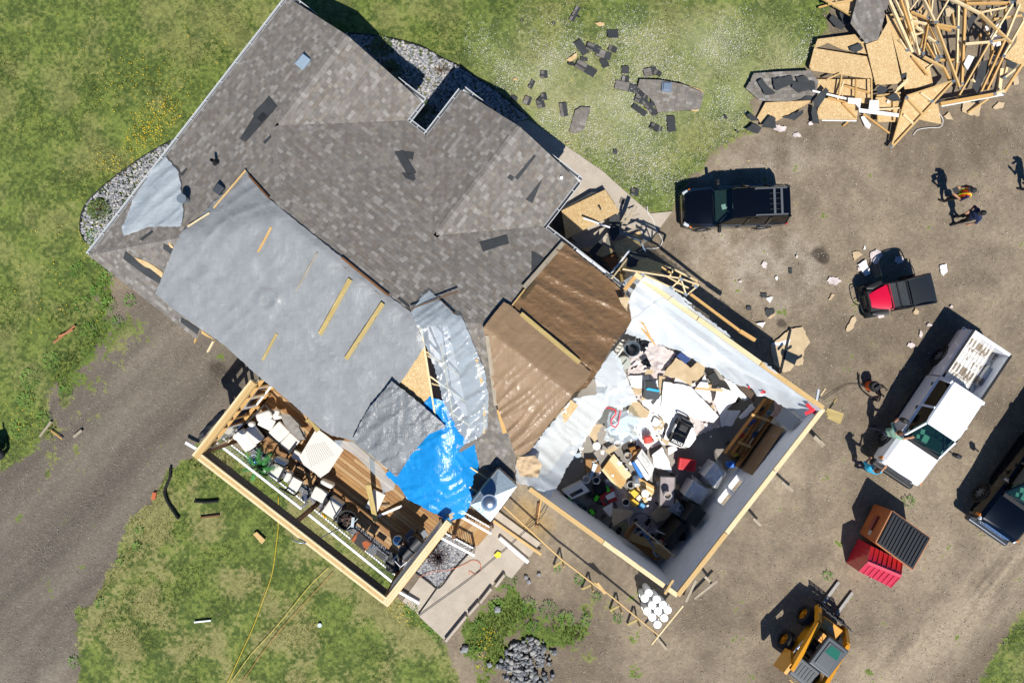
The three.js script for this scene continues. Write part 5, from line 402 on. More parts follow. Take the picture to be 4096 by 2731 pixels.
one('black_mat', 'crumpled dark mat beside the pallet', 'mat', null, sheet(dr(zF, [[1180, 300], [1320, 180], [1510, 380], [1440, 480], [1300, 430], [1200, 400]], 0.2), { step: 0.07, relief: (x, z) => 0.08 * fbm(x * 5, z * 5, 2) }), mat(0x504a45, 0.9)); one('hand_saw', 'grey saw lying between cardboard and bucket', 'saw', null, [slab(dr(zF, [[715, 625], [790, 650], [690, 885], [655, 880]], 0.42), 0.01), tube([zF(690, 610, 0.45), zF(740, 600, 0.45), zF(800, 560, 0.45)], 0.02)], MT.galv); one('tool_bag', 'dark blue tool bag with green drill', 'bag', null, rbox(0.55, 0.3, 0.42, 0.1, zF(830, 1050, 0.35).x, 0.2, zF(830, 1050, 0.35).z, 0.3), mat(0x15181f, 0.9)); one('red_case', 'flat red box with white label in the shade', 'box', null, blk(zF, [[820, 1180], [1040, 1020], [1115, 1240], [880, 1330]], 0.25, 0.06), mat(0xb3302c, 0.7)); one('white_paper', 'white sheet of paper on the red box', 'paper', null, blk(zF, [[915, 1170], [1050, 1090], [1090, 1180], [950, 1240]], 0.265, 0.255), MT.white);
const gt = mat(0x4fd01c, 0.5); for (const [x, y, l] of [[330, 1220, 'green and black string trimmer head by the wall'], [770, 1210, 'bright green cordless tool near the tool bag'], [950, 1060, 'green and black drill on the tool bag'], [700, 1440, 'green blower lying in the shade']]) { const t = thing('power_tool', l, 'power tool', null, zF(x, y, 0.3).setY(0.1)); M('housing', rbox(0.26, 0.14, 0.16, 0.04, 0, 0.12, 0, rnd() * 3), gt, t); M('grip', rbox(0.3, 0.1, 0.08, 0.03, 0.08, 0.1, 0.08, 1), MT.black, t); M('battery', rbox(0.12, 0.1, 0.1, 0.02, -0.12, 0.1, 0.05), MT.black, t); }
one('wire_hoop', 'thin black wire hoop on the dusty floor', 'hoop', null, plain(new THREE.TorusGeometry(0.42, 0.012, 5, 36)).rotateX(Math.PI / 2).translate(zH(750, 250, 0.1).x, 0.16, zH(750, 250, 0.1).z), MT.black); }
// larger things in the garage
{ const co = thing('cooler', 'dark grey cooler with bright blue strap', 'cooler'); M('body', blk(zD, [[655, 725], [720, 720], [850, 860], [840, 965], [690, 975], [645, 950]], 0.55, 0.1), mat(0x3c4248, 0.5), co); M('lid', blk(zD, [[665, 730], [760, 735], [840, 830], [680, 840]], 0.6, 0.55), mat(0x23272c, 0.5), co); M('strap', blk(zD, [[670, 830], [700, 820], [850, 850], [845, 875], [680, 850]], 0.62, 0.56), mat(0x1fb0e0, 0.5), co); for (const [x, y] of [[655, 940], [840, 950]]) M('wheel', cyl(0.07, 0.07, 0.05, zD(x, y, 0.2).x, 0.12, zD(x, y, 0.2).z, 14), MT.black, co);
// toy police car
const A = zD(1215, 1235, 0.8), B = zD(1050, 1590, 0.8), d = B.clone().sub(A), L = d.length() * 0.92, ry = Math.atan2(-d.z, d.x), car = thing('toy_car', 'black and white ride-on toy police car on a drywall sheet', 'toy car', null, A.clone().lerp(B, 0.48).setY(0.36)); car.rotation.y = ry; const W = 0.62; M('body', [rbox(L, 0.26, W, 0.1, 0, 0.24, 0, 0, 0, 0, 4), rbox(L * 0.36, 0.14, W * 0.94, 0.06, L * 0.3, 0.34, 0, 0, 0, 0, 4)], MT.blackGloss, car); for (const s of [-1, 1]) M('door', rbox(L * 0.32, 0.2, 0.03, 0.01, -L * 0.04, 0.26, s * W / 2), MT.white, car); M('seat', rbox(L * 0.26, 0.1, W * 0.6, 0.04, -L * 0.18, 0.36, 0), MT.black, car); M('steering_wheel', plain(new THREE.TorusGeometry(0.09, 0.015, 6, 18)).rotateY(Math.PI / 2).rotateZ(-0.5).translate(L * 0.08, 0.46, 0), MT.black, car); M('windshield_frame', [rod(new V3(L * 0.16, 0.38, -W * 0.42), new V3(L * 0.08, 0.58, -W * 0.36), 0.02), rod(new V3(L * 0.16, 0.38, W * 0.42), new V3(L * 0.08, 0.58, W * 0.36), 0.02), rod(new V3(L * 0.08, 0.58, -W * 0.36), new V3(L * 0.08, 0.58, W * 0.36), 0.02)], MT.black, car); M('roll_bar', tube([new V3(-L * 0.42, 0.36, -W * 0.44), new V3(-L * 0.36, 0.66, -W * 0.4), new V3(-L * 0.36, 0.66, W * 0.4), new V3(-L * 0.42, 0.36, W * 0.44)], 0.03), MT.black, car); for (const x of [-0.32, 0.3]) for (const s of [-1, 1]) M('wheel', plain(new THREE.CylinderGeometry(0.13, 0.13, 0.1, 18)).rotateX(Math.PI / 2).translate(L * x, 0.13, s * W * 0.46), MT.rubber, car);
const font = await new FontLoader().loadAsync('fonts/droid/droid_sans_bold.typeface.json'); globalThis.FONT = font; const tg = new TextGeometry('POLICE', { font, size: 0.1, depth: 0.006, curveSegments: 3 }); tg.computeBoundingBox(); tg.translate(-(tg.boundingBox.max.x) / 2, 0, 0); tg.rotateX(-Math.PI / 2); tg.rotateY(Math.PI / 2); tg.translate(L * 0.43, 0.412, 0); M('lettering', plain(tg), MT.white, car);
const gc = thing('fuel_can', 'red plastic fuel can on the white rubble', 'fuel can'); M('tank', rbox(0.34, 0.34, 0.3, 0.07, zD(700, 1500, 0.5).x, 0.4, zD(700, 1500, 0.5).z, 0.2, 0, 0, 4), mat(0xe24a3a, 0.45), gc); M('spout', rod(zD(755, 1480, 0.5), zD(775, 1530, 0.5), 0.02), MT.black, gc); M('grip', rbox(0.2, 0.05, 0.06, 0.02, zD(690, 1470, 0.6).x, 0.6, zD(690, 1470, 0.6).z, 0.2), mat(0xd23a2c, 0.45), gc);
one('blue_box', 'dark blue tool box near the edge of the clear plastic', 'tool box', null, blk(zD, [[1120, 355], [1255, 440], [1190, 505], [1075, 405]], 0.5, 0.1), mat(0x1f3f77, 0.5)); one('backpack', 'black bag with red strap on white drywall', 'bag', null, [blk(zD, [[1490, 655], [1575, 610], [1655, 745], [1560, 795]], 0.6, 0.3)], MT.black); one('osb_strip', 'narrow strip of particle board on white drywall', 'board', null, beam(zD(1315, 825, 0.7), zD(1675, 852, 0.7), 0.1, 0.012), MT.osb); one('door_leaf', 'dark brown door panel under the plastic edge', 'panel', null, slab(dr(zD, [[1850, 775], [1990, 800], [2100, 900], [2080, 1010]], 1.0), 0.03), mat(0x4d3a2a, 0.6));
for (const [q, pts, l] of [[zI, [[1090, 1110], [1250, 1140], [1220, 1230], [1170, 1300], [1120, 1250]], 'crumpled black garbage bag beside the round bin'], [zD, [[590, 480], [680, 420], [735, 540], [650, 545]], 'torn black roofing scrap on the insulation'], [zD, [[460, 560], [560, 510], [540, 550], [470, 580]], 'small black roofing scrap by the grey lid']]) one('black_plastic', l, 'debris', null, sheet(dr(q, pts, 0.3), { step: 0.05, relief: (x, z) => 0.15 * fbm(x * 8, z * 8, 3) }), MT.blackGloss);
const bin = thing('round_bin', 'round grey bin, open top, beside the slatted bench', 'bin', null, zI(1030, 1235, 0.6).setY(0.05)); M('bin', plain(new THREE.LatheGeometry([[0, 0.02], [0.24, 0], [0.3, 0.6], [0.33, 0.6], [0.33, 0.64], [0.28, 0.64], [0.22, 0.04], [0, 0.04]].map(([x, y]) => new THREE.Vector2(x, y)), 28)), mat(0x56626c, 0.45), bin); const lid = thing('bin_lid', 'round grey green lid lying by the bin', 'lid', null, zI(930, 1415, 0.4).setY(0.25)); M('disc', [cyl(0.29, 0.29, 0.05, 0, 0, 0, 28), cyl(0.25, 0.25, 0.02, 0, 0.05, 0, 28)], mat(0xa9ada4, 0.5), lid); M('handle', rod(new V3(-0.1, 0.1, 0.12), new V3(0.12, 0.1, -0.14), 0.015), MT.black, lid);
const la = thing('slatted_bench', 'white slatted bench at the edge of the brown tarp', 'bench'); M('rail', beam(zI(1000, 1120, 0.5), zI(820, 1365, 0.5), 0.07, 0.05), mat(0xd6d3cb, 0.7), la); for (let i = 0; i < 6; i++) M('slat', beam(zI(975 - i * 30, 1150 + i * 40, 0.46), zI(900 - i * 28, 1130 + i * 40, 0.46), 0.06, 0.03), mat(0xc9c6be, 0.7), la); for (const [x, y] of [[990, 1140], [830, 1350]]) M('leg', box(0.06, 0.42, 0.06, zI(x, y, 0.3).x, 0.22, zI(x, y, 0.3).z), mat(0xc9c6be, 0.7), la);
const tb = thing('dusty_table', 'dark framed table covered with grey insulation dust', 'table'); const tp = [[580, 640], [835, 650], [820, 1145], [570, 1135]]; M('tabletop', blk(zG, tp, 0.78, 0.74), mt(T.spot, 0.95, { color: 0xb4a8a8 }), tb); const tv = dr(zG, tp, 0.79); M('rim', tv.map((p, i) => beam(p, tv[(i + 1) % 4], 0.04, 0.05)), MT.black, tb); for (const p of tv) M('leg', box(0.05, 0.72, 0.05, p.x, 0.38, p.z), MT.black, tb);
const tote = thing('red_tote', 'red storage tote with honeycomb lid, half in shadow', 'tote'); const tq = cush(zG, [[905, 325], [1195, 380], [1160, 565], [880, 530]], 0.55, 0.06, 0.05); M('lid', tq.g, MT.red, tote); M('body', rbox(tq.w * 0.92, 0.4, tq.d * 0.9, 0.05, tq.c.x, 0.3, tq.c.z, tq.ry), MT.red, tote); const hexs = []; for (let i = 0; i < 5; i++) for (let j = 0; j < 4; j++) hexs.push(plain(new THREE.TorusGeometry(0.05, 0.007, 4, 6)).rotateX(Math.PI / 2).rotateY(tq.ry).translate(tq.c.x + ((i - 2) * 0.1) * Math.cos(tq.ry) + ((j - 1.5) * 0.1) * Math.sin(tq.ry), 0.555, tq.c.z - ((i - 2) * 0.1) * Math.sin(tq.ry) + ((j - 1.5) * 0.1) * Math.cos(tq.ry))); M('ribs', hexs, MT.red, tote);
for (const [pts, l] of [[[[1310, 640], [1490, 410], [1645, 575], [1485, 825]], 'white appliance wrapped in thin film next to the tool shelf'], [[[985, 955], [1130, 720], [1385, 860], [1235, 1105]], 'white appliance wrapped in thin film beside the dusty table']]) { const t = thing('wrapped_appliance', l, 'appliance'); M('cabinet', blk(zG, pts, 1.0, 0.05), mt(T.spot, 0.5, { color: 0xf2f5f8 }), t); const c = pts.reduce((s, p) => [s[0] + p[0] / 4, s[1] + p[1] / 4], [0, 0]); const out = []; pts.forEach((p, i) => { const n = pts[(i + 1) % 4]; for (let k = 0; k < 3; k++) { const x = lerp(p[0], n[0], k / 3), y = lerp(p[1], n[1], k / 3), f = 1.18 + 0.25 * rnd() + (x + y < c[0] + c[1] ? 0.18 : 0); out.push([c[0] + (x - c[0]) * f, c[1] + (y - c[1]) * f]); } }); const top = pts.map(([x, y]) => zG(x, y, 1.03)); M('film', sheet(dr(zG, out, 0.55), { step: 0.07, extra: top.concat([zG(c[0], c[1], 1.05)], pts.map(([x, y]) => zG(lerp(x, c[0], 0.5), lerp(y, c[1], 0.5), 1.06))), relief: (x, z) => 0.05 * fbm(x * 6, z * 6, 2) }), new THREE.MeshPhysicalMaterial({ color: 0xf4f6f8, roughness: 0.3, transmission: 0.8, thickness: 0, side: THREE.DoubleSide }), t); }
const cab = thing('black_cabinet', 'tall black cabinet against the white wall', 'cabinet'); M('body', blk(zG, [[1165, 1120], [1345, 1240], [1170, 1490], [1000, 1360]], 1.7, 0.05), MT.black, cab); M('door', slab(dr(zG, [[1160, 1125, 1.72], [1000, 1355, 1.72], [1005, 1365, 1.72], [1170, 1130, 1.72]]), 0.02), MT.darkSteel, cab); const cab2 = thing('black_locker', 'black locker with open door in the far corner', 'cabinet', null, AB(-0.3, -0.1)); M('body', blk(zH, [[1230, 660], [1500, 360], [1600, 430], [1320, 790]], 1.5, 0.05), mat(0x0f1012, 0.7), cab2); M('door', slab([zH(1455, 690, 0.4), zH(1550, 800, 0.4), zH(1570, 560, 1.5), zH(1500, 400, 1.5)], 0.02), mat(0x131416, 0.6), cab2);
const tc = thing('tool_chest', 'open grey tool chest with full drawers beside the black cabinet', 'tool chest'); M('body', blk(zG, [[885, 1050], [1060, 1235], [985, 1360], [705, 1185]], 0.85, 0.05), mat(0x8d8f90, 0.5), tc); M('drawer', blk(zG, [[900, 1100], [1030, 1240], [985, 1320], [850, 1200]], 0.9, 0.84), mat(0xb9bbb9, 0.5), tc); for (let i = 0; i < 14; i++) { const p = zG(lerp(880, 1000, rnd()), lerp(1130, 1290, rnd()), 0.92); M('tool', box(rr(0.05, 0.2), 0.03, 0.03, p.x, 0.92, p.z, rnd() * 3), pick([MT.steel, MT.black, MT.darkSteel]), tc); }
// shelf unit along the wall
const sh = thing('tool_shelf', 'wooden shelf unit with long dividers full of tools along the wall', 'shelf'); const bd = (x0, y0, x1, y1, h, w, m = MT.card) => M('shelf_board', beam(zE(x0, y0, h), zE(x1, y1, h), 0.03, w), m, sh); bd(750, 375, 195, 1120 + 110, 1.35, 0.35); bd(640, 370, 0, 1225, 1.3, 0.35); bd(745, 640, 190, 1432, 1.35, 0.4); bd(480, 745, 110, 1255, 1.2, 0.3); M('shelf_back', slab(dr(zE, [[690, 735, 1.1], [925, 840, 2.4], [700, 1170, 2.4], [430, 1570, 2.4], [190, 1435, 1.1]]), 0.02), mat(0x8a6d4e, 0.85), sh); M('cross_board', beam(zE(420, 620, 1.6), zE(705, 715, 1.6), 0.1, 0.03), MT.pine3, sh); M('cross_board', beam(zE(215, 1050, 1.6), zE(412, 1125, 1.6), 0.1, 0.03), MT.pine3, sh); M('shelf_board', slab(dr(zE, [[640, 370], [750, 375], [195, 1420], [0, 1230]], 0.75), 0.02), MT.cardPlain, sh);
for (const [x, y, w, c, l] of [[440, 740, 0.3, 0x2f59b8, 'blue drill case on the tool shelf'], [500, 930, 0.36, 0x3b6a9b, 'blue grey tool case on the tool shelf'], [340, 870, 0.3, 0x777a7e, 'grey tool on the tool shelf'], [340, 1000, 0.16, 0xe4e4e0, 'white can on the tool shelf'], [170, 1250, 0.2, 0xd8bd2e, 'yellow and red tool on the tool shelf'], [230, 1320, 0.3, 0x1c1e22, 'round black tool on the tool shelf'], [100, 1400, 0.34, 0x2d6fc9, 'bright blue case at the end of the tool shelf'], [560, 520, 0.3, 0x2a2d33, 'black tool case at the head of the tool shelf'], [690, 590, 0.2, 0x5b8fb0, 'light blue level on the tool shelf'], [260, 940, 0.26, 0xb5302c, 'red cord reel on the tool shelf']]) { const p = zE(x, y, 1.0); one('shelf_tool', l, 'tool', null, rbox(w, 0.2, w * 0.7, 0.04, p.x, 0.95, p.z, HT + 0.7), mat(c, 0.5)); }
one('grey_board', 'square grey panel leaning against the wall by the taped plastic', 'panel', null, slab([zE(930, 510, 2.4), zE(1175, 690, 3.0), zE(1010, 860, 2.85), zE(785, 695, 2.0)], 0.03), mat(0x9a9da0, 0.85)); one('plaster_scrap', 'oval white scrap stuck on the brown shelf back', 'scrap', null, slab(ragged(dr(zE, [[740, 930], [830, 940], [845, 965], [770, 970]], 2.1), 0.05, 0.01), 0.01), MT.white); one('insulation_batt', 'torn pink insulation batt at the end of the shelf', 'insulation', null, sheet(dr(zE, [[760, 390], [830, 440], [900, 480], [860, 590], [800, 650], [710, 640], [770, 540]], 1.5), { step: 0.06, relief: (x, z) => 0.12 * fbm(x * 7, z * 7, 3) }), mat(0xc7a394, 1));
// wooden crate shelf by the lower wall, bicycle and bottles
const cr = thing('crate_shelf', 'long open wooden shelf lying along the lower wall', 'shelf'); M('plank', beam(zH(545, 395, 1.4), zH(1545, 1240, 1.4), 0.06, 0.04), MT.pine, cr); M('side_board', slab([zH(545, 395, 1.4), zH(945, 740, 1.4), zH(1000, 790, 0.9), zH(600, 430, 0.9)], 0.02), MT.pine3, cr); M('back_board', slab(dr(zH, [[500, 560], [950, 750], [1180, 950], [1060, 1010], [800, 810], [420, 670]], 0.9), 0.02), MT.pine2, cr); M('end_board', slab([zH(370, 600, 1.4), zH(545, 395, 1.4), zH(580, 440, 0.9), zH(420, 670, 0.9)], 0.03), MT.card, cr); M('bottom_board', slab(dr(zH, [[420, 670], [800, 810], [980, 1000], [860, 1000]], 0.75), 0.02), MT.card, cr); M('plank', beam(zH(955, 715, 1.2), zH(1100, 880, 1.3), 0.06, 0.04), MT.pine3, cr); M('plank', beam(zH(1400, 1240, 1.2), zH(1450, 1110, 1.2), 0.1, 0.04), MT.pine3, cr);
cr.position.copy(AB(0, -0.45)); const bk = thing('bicycle', 'blue bicycle lying tangled by the wooden shelf', 'bicycle'); const bt = (x0, y0, x1, y1, h0, h1, r, m) => rod(zH(x0, y0, h0), zH(x1, y1, h1), r, 8); M('frame', [bt(900, 890, 1000, 1020, 1.2, 1.0, 0.025), bt(1000, 1020, 1130, 1190, 1.0, 0.9, 0.025), bt(900, 890, 1050, 960, 1.2, 1.1, 0.02), bt(1050, 960, 1000, 1020, 1.1, 1.0, 0.02), bt(840, 900, 925, 830, 1.2, 1.25, 0.02)], mat(0x3d8fd6, 0.3), bk); M('fork', [bt(1080, 1080, 1290, 1150, 1.1, 0.9, 0.02), bt(1150, 900, 1320, 980, 1.2, 1.0, 0.02)], MT.whiteMetal, bk); for (const [x, y, h, rx] of [[900, 980, 0.75, 0.5], [1250, 1060, 0.7, 0.3]]) M('wheel', plain(new THREE.TorusGeometry(0.3, 0.025, 6, 30)).rotateX(Math.PI / 2 + rx).translate(zH(x, y, h).x, h, zH(x, y, h).z), MT.rubber, bk); M('saddle', rbox(0.26, 0.06, 0.14, 0.03, zH(870, 880, 1.3).x, 1.3, zH(870, 880, 1.3).z, 0.4), MT.black, bk); M('handlebar', tube([zH(1170, 860, 1.3), zH(1200, 900, 1.35), zH(1260, 900, 1.35), zH(1300, 930, 1.3)], 0.015), MT.black, bk);
bk.position.copy(AB(-1.05, -0.8)); const cl = [[1380, 1030, 0.45, 0xb9c2c6, 'grey plastic bin beside the bicycle'], [1340, 1250, 0.4, 0x1d3f78, 'round blue ball in the wall corner'], [1250, 1060, 0.4, 0x707a82, 'grey bag under the plank'], [1270, 870, 0.3, 0xd5d7dc, 'white folded card behind the bicycle']]; for (const [x, y, s, c, l] of cl) { const p = zH(x, y, 0.6), pa = toAB(p); p.copy(AB(Math.min(pa[0], 9.95), Math.min(pa[1], 3.1))); one('stored_item', l, 'household item', null, c === 0x1d3f78 ? sph(s * 0.5, p.x, 0.55, p.z, 18) : rbox(s, 0.4, s * 0.75, 0.06, p.x, 0.6, p.z, 0.5), mat(c, 0.5)); }
for (let i = 0; i < 46; i++) { const t = rnd(), x = lerp(1090, 1430, t) + rr(-40, 40), y = lerp(590, 330, t) + rr(-40, 50), p = zH(x, y, 0.5), r = rr(0.03, 0.06), h = rr(0.12, 0.26); const bc = pick([[0xd8d8d4, 'pale grey'], [0xf0efe8, 'white'], [0xb8b8b8, 'grey'], [0xc62a22, 'red'], [0xe0a82a, 'yellow'], [0x9aa4ac, 'blue grey'], [0xd07820, 'orange']]); one('bottle', `small ${bc[1]} ${r > 0.045 ? 'wide' : 'slim'} bottle among those heaped beside the black locker`, 'bottle', bc[1] + ' bottles heaped in the garage', [cyl(r, r, h, p.x, 0.35, p.z, 10), cyl(r * 0.5, r * 0.4, 0.05, p.x, 0.35 + h, p.z, 8)], mat(bc[0], 0.5)); } one('bottle_shelf', 'low dark shelf under the heaped bottles', 'shelf', null, blk(zH, [[1050, 600], [1390, 290], [1480, 350], [1170, 680]], 0.34, 0.05), MT.darkSteel);
for (let i = 0; i < 60; i++) { const k = rnd(), [q, x, y] = k < 0.4 ? [zF, rr(250, 1000), rr(1100, 1560)] : k < 0.7 ? [zH, rr(100, 1000), rr(0, 600)] : [zE, rr(0, 500), rr(350, 1100)]; const p = q(x, y, 0.25), s = rr(0.08, 0.28); const cc = pick([[0x1a1a1c, 'black'], [0x3a3632, 'dark brown'], [0x4a4440, 'grey brown'], [0x6a645c, 'taupe'], [0x202a20, 'dark green']]); one('clutter_item', `${s > 0.18 ? 'larger' : 'small'} ${cc[1]} object in the garage clutter ${q === zE ? 'beside the tool shelf' : q === zF ? 'beside the white appliance' : 'near the wooden crate shelf'}`, 'household item', 'small clutter in the garage', rbox(s, s * rr(0.3, 0.8), s * rr(0.4, 0.9), 0.03, p.x, 0.15 + s * 0.2, p.z, rnd() * 3, rr(-0.5, 0.5)), mat(cc[0], 0.7)); }
one('tangled_cord', 'tangled yellow green cord by the cardboard triangle', 'cord', null, tube([[380, 320], [450, 270], [540, 300], [570, 360], [500, 380], [470, 330], [550, 350], [560, 400]].map(([x, y]) => zH(x, y, 0.6)), 0.015), mat(0x9aa82e, 0.7)); one('white_cloth', 'white crumpled cloth beside the carton with holes', 'cloth', null, sheet(dr(zH, [[745, 555], [820, 490], [890, 490], [935, 560], [880, 600], [800, 580]], 0.7), { step: 0.05, relief: (x, z) => 0.1 * fbm(x * 9, z * 9, 2) }), MT.cloth); one('cardboard_box', 'brown carton with hand holes in the garage corner', 'box', null, blk(zH, [[880, 545], [1005, 600], [960, 715], [840, 640]], 0.75, 0.1), MT.card); }
// plastic over the garage and red tape
{ const w1 = crease(ANG_U, 0.24, 0.12, 9, 1.8), w2 = crease(ANG_U + 0.35, 0.5, 0.1, 5, 2); const GP = [zI(1190, 330, 3.62), zI(1500, 470, 3.62), zI(1820, 720, 3.62), z6(0, 508, 3.62), z6(300, 722, 3.62), z6(620, 978, 3.62), z6(935, 1245, 3.6), zE(1520, 580, 3.6), zE(1380, 800, 3.4), zE(1290, 745, 3.0), zE(1080, 560, 2.6), zE(900, 490, 2.4), zE(760, 390, 2.3), zE(620, 325, 2.3), zE(480, 320, 2.2), zE(400, 200, 2.1), zE(180, 145, 2.0), zD(1700, 695, 2.0), zD(1560, 560, 2.0), zD(1420, 540, 2.0), zD(1250, 430, 2.0), zD(1080, 330, 2.0), zD(900, 270, 2.1), zD(700, 210, 2.2), zI(940, 1050, 2.6), zI(1010, 900, 3.0), zI(985, 640, 3.3), zI(1080, 430, 3.5)];
one('clear_plastic_sheet', 'clear plastic sheet sagging from the garage wall plate over the rubble', 'plastic sheet', null, sheet(GP, { step: 0.08, edge: 0.03, extra: [zI(1500, 800, 2.9), zI(1900, 1100, 2.8), zD(1700, 300, 2.7), zE(700, 150, 2.7)], relief: (x, z) => w1(x, z) + w2(x, z) }), MT.plasticMilky);
one('clear_plastic_sheet', 'crumpled clear plastic flap hanging below the brown tarp edge', 'plastic sheet', null, sheet([[230, 330, 2.4], [330, 440, 2.2], [430, 720, 1.7], [520, 930, 1.4], [480, 1020, 1.2], [350, 1090, 1.2], [120, 1050, 1.6], [20, 900, 2.2], [0, 670, 2.6], [120, 480, 2.6]].map(([x, y, h]) => zD(x, y, h)), { step: 0.08, edge: 0.03, relief: (x, z) => 0.1 * fbm(x * 4, z * 4, 3) }), MT.plasticMilky);
one('clear_plastic_sheet', 'wrinkled clear plastic over tan board between tan tarp and garage wall', 'plastic sheet', null, sheet([z5(1600, 1170, 2.9), z5(1850, 1130, 2.4), z5(1790, 1300, 2.0), z5(1700, 1430, 1.8), z8(1600, 0, 1.8), z8(1500, 190, 2.4), z8(1435, 285, 3.1), z8(1320, 210, 3.4), z8(1200, 190, 3.4), z8(1195, 20, 3.1), z5(1300, 1535, 3.0), z5(1440, 1350, 3.0)], { step: 0.08, edge: 0.04, relief: (x, z) => w1(x, z) * 1.3 + 0.08 * fbm(x * 5, z * 5, 3) }), MT.plasticMilky);
one('clear_plastic_sheet', 'crumpled clear plastic spread over white rubble by the buckets', 'plastic sheet', null, sheet([[180, 1130, 1.0], [420, 1110, 0.9], [560, 1200, 0.6], [640, 1330, 0.5], [560, 1480, 0.4], [330, 1560, 0.5], [120, 1500, 0.8]].map(([x, y, h]) => zD(x, y, h)), { step: 0.06, edge: 0.04, relief: (x, z) => w2(x, z) + 0.12 * fbm(x * 5, z * 5, 3) }), MT.plasticClear); one('tan_board', 'tan drywall ceiling panel under the wrinkled plastic', 'drywall', null, slab(ragged([z5(1600, 1200, 2.6), z5(1820, 1150, 2.1), z5(1760, 1330, 1.8), z5(1560, 1500, 1.9), z8(1420, 130, 2.6), z8(1230, 150, 2.9), z5(1320, 1530, 2.8)], 0.2, 0.04), 0.015), MT.paper); one('osb_patch', 'bright yellow particle board showing beside the tan tarp', 'board', null, slab([z5(1580, 1185, 3.1), z5(1630, 1225, 3.1), z5(1540, 1345, 2.9), z5(1465, 1310, 2.9)], 0.015), MT.osb); one('canvas_heap', 'crumpled beige tarp end bunched at the chimney corner', 'tarp', null, sheet([[1210, 10], [1330, 0], [1380, 60], [1350, 150], [1230, 140], [1200, 70]].map(([x, y]) => z8(x, y, 3.4)), { step: 0.05, relief: (x, z) => 0.2 * fbm(x * 6, z * 6, 3) }), mat(0xc2a987, 0.9));
const tp = (pts, h, label, w = 0.09) => one('red_tape', label, 'tape', null, pts.slice(0, -1).map((p, i) => beam(p, pts[i + 1], w, 0.004)), mat(0xd0122e, 0.5)); tp([zE(1285, 450, 3.45), zE(1430, 610, 3.45)], 0, 'red tape strip of the cross on the plastic', 0.13); tp([zE(1440, 515, 3.47), zE(1375, 560, 3.46), zE(1260, 605, 3.45)], 0, 'second red tape strip crossing the first on the plastic', 0.13); tp([zE(590, 240, 2.5), zE(640, 270, 2.5), zE(560, 275, 2.5)], 0, 'small red tape scrap near the plastic hole', 0.06); tp([zE(365, 180, 2.4), zE(390, 200, 2.3)], 0, 'tiny red tape scrap at the plastic edge', 0.08); tp([zD(0, 1150, 1.9), zD(75, 1150, 1.7), zD(115, 1080, 1.6), zD(180, 1080, 1.5), zD(270, 1110, 1.4), zD(275, 1160, 1.3), zD(215, 1230, 1.2), zD(215, 1310, 1.1), zD(270, 1335, 1.1), zD(305, 1290, 1.1), zD(340, 1110, 1.2)], 0, 'long red ribbon looping down the crumpled plastic', 0.05); one('tie_string', 'white string stretched from the plate to the tarp corner', 'string', null, rod(zI(940, 1050, 3.5), zI(1610, 545, 3.7), 0.008), MT.white); }
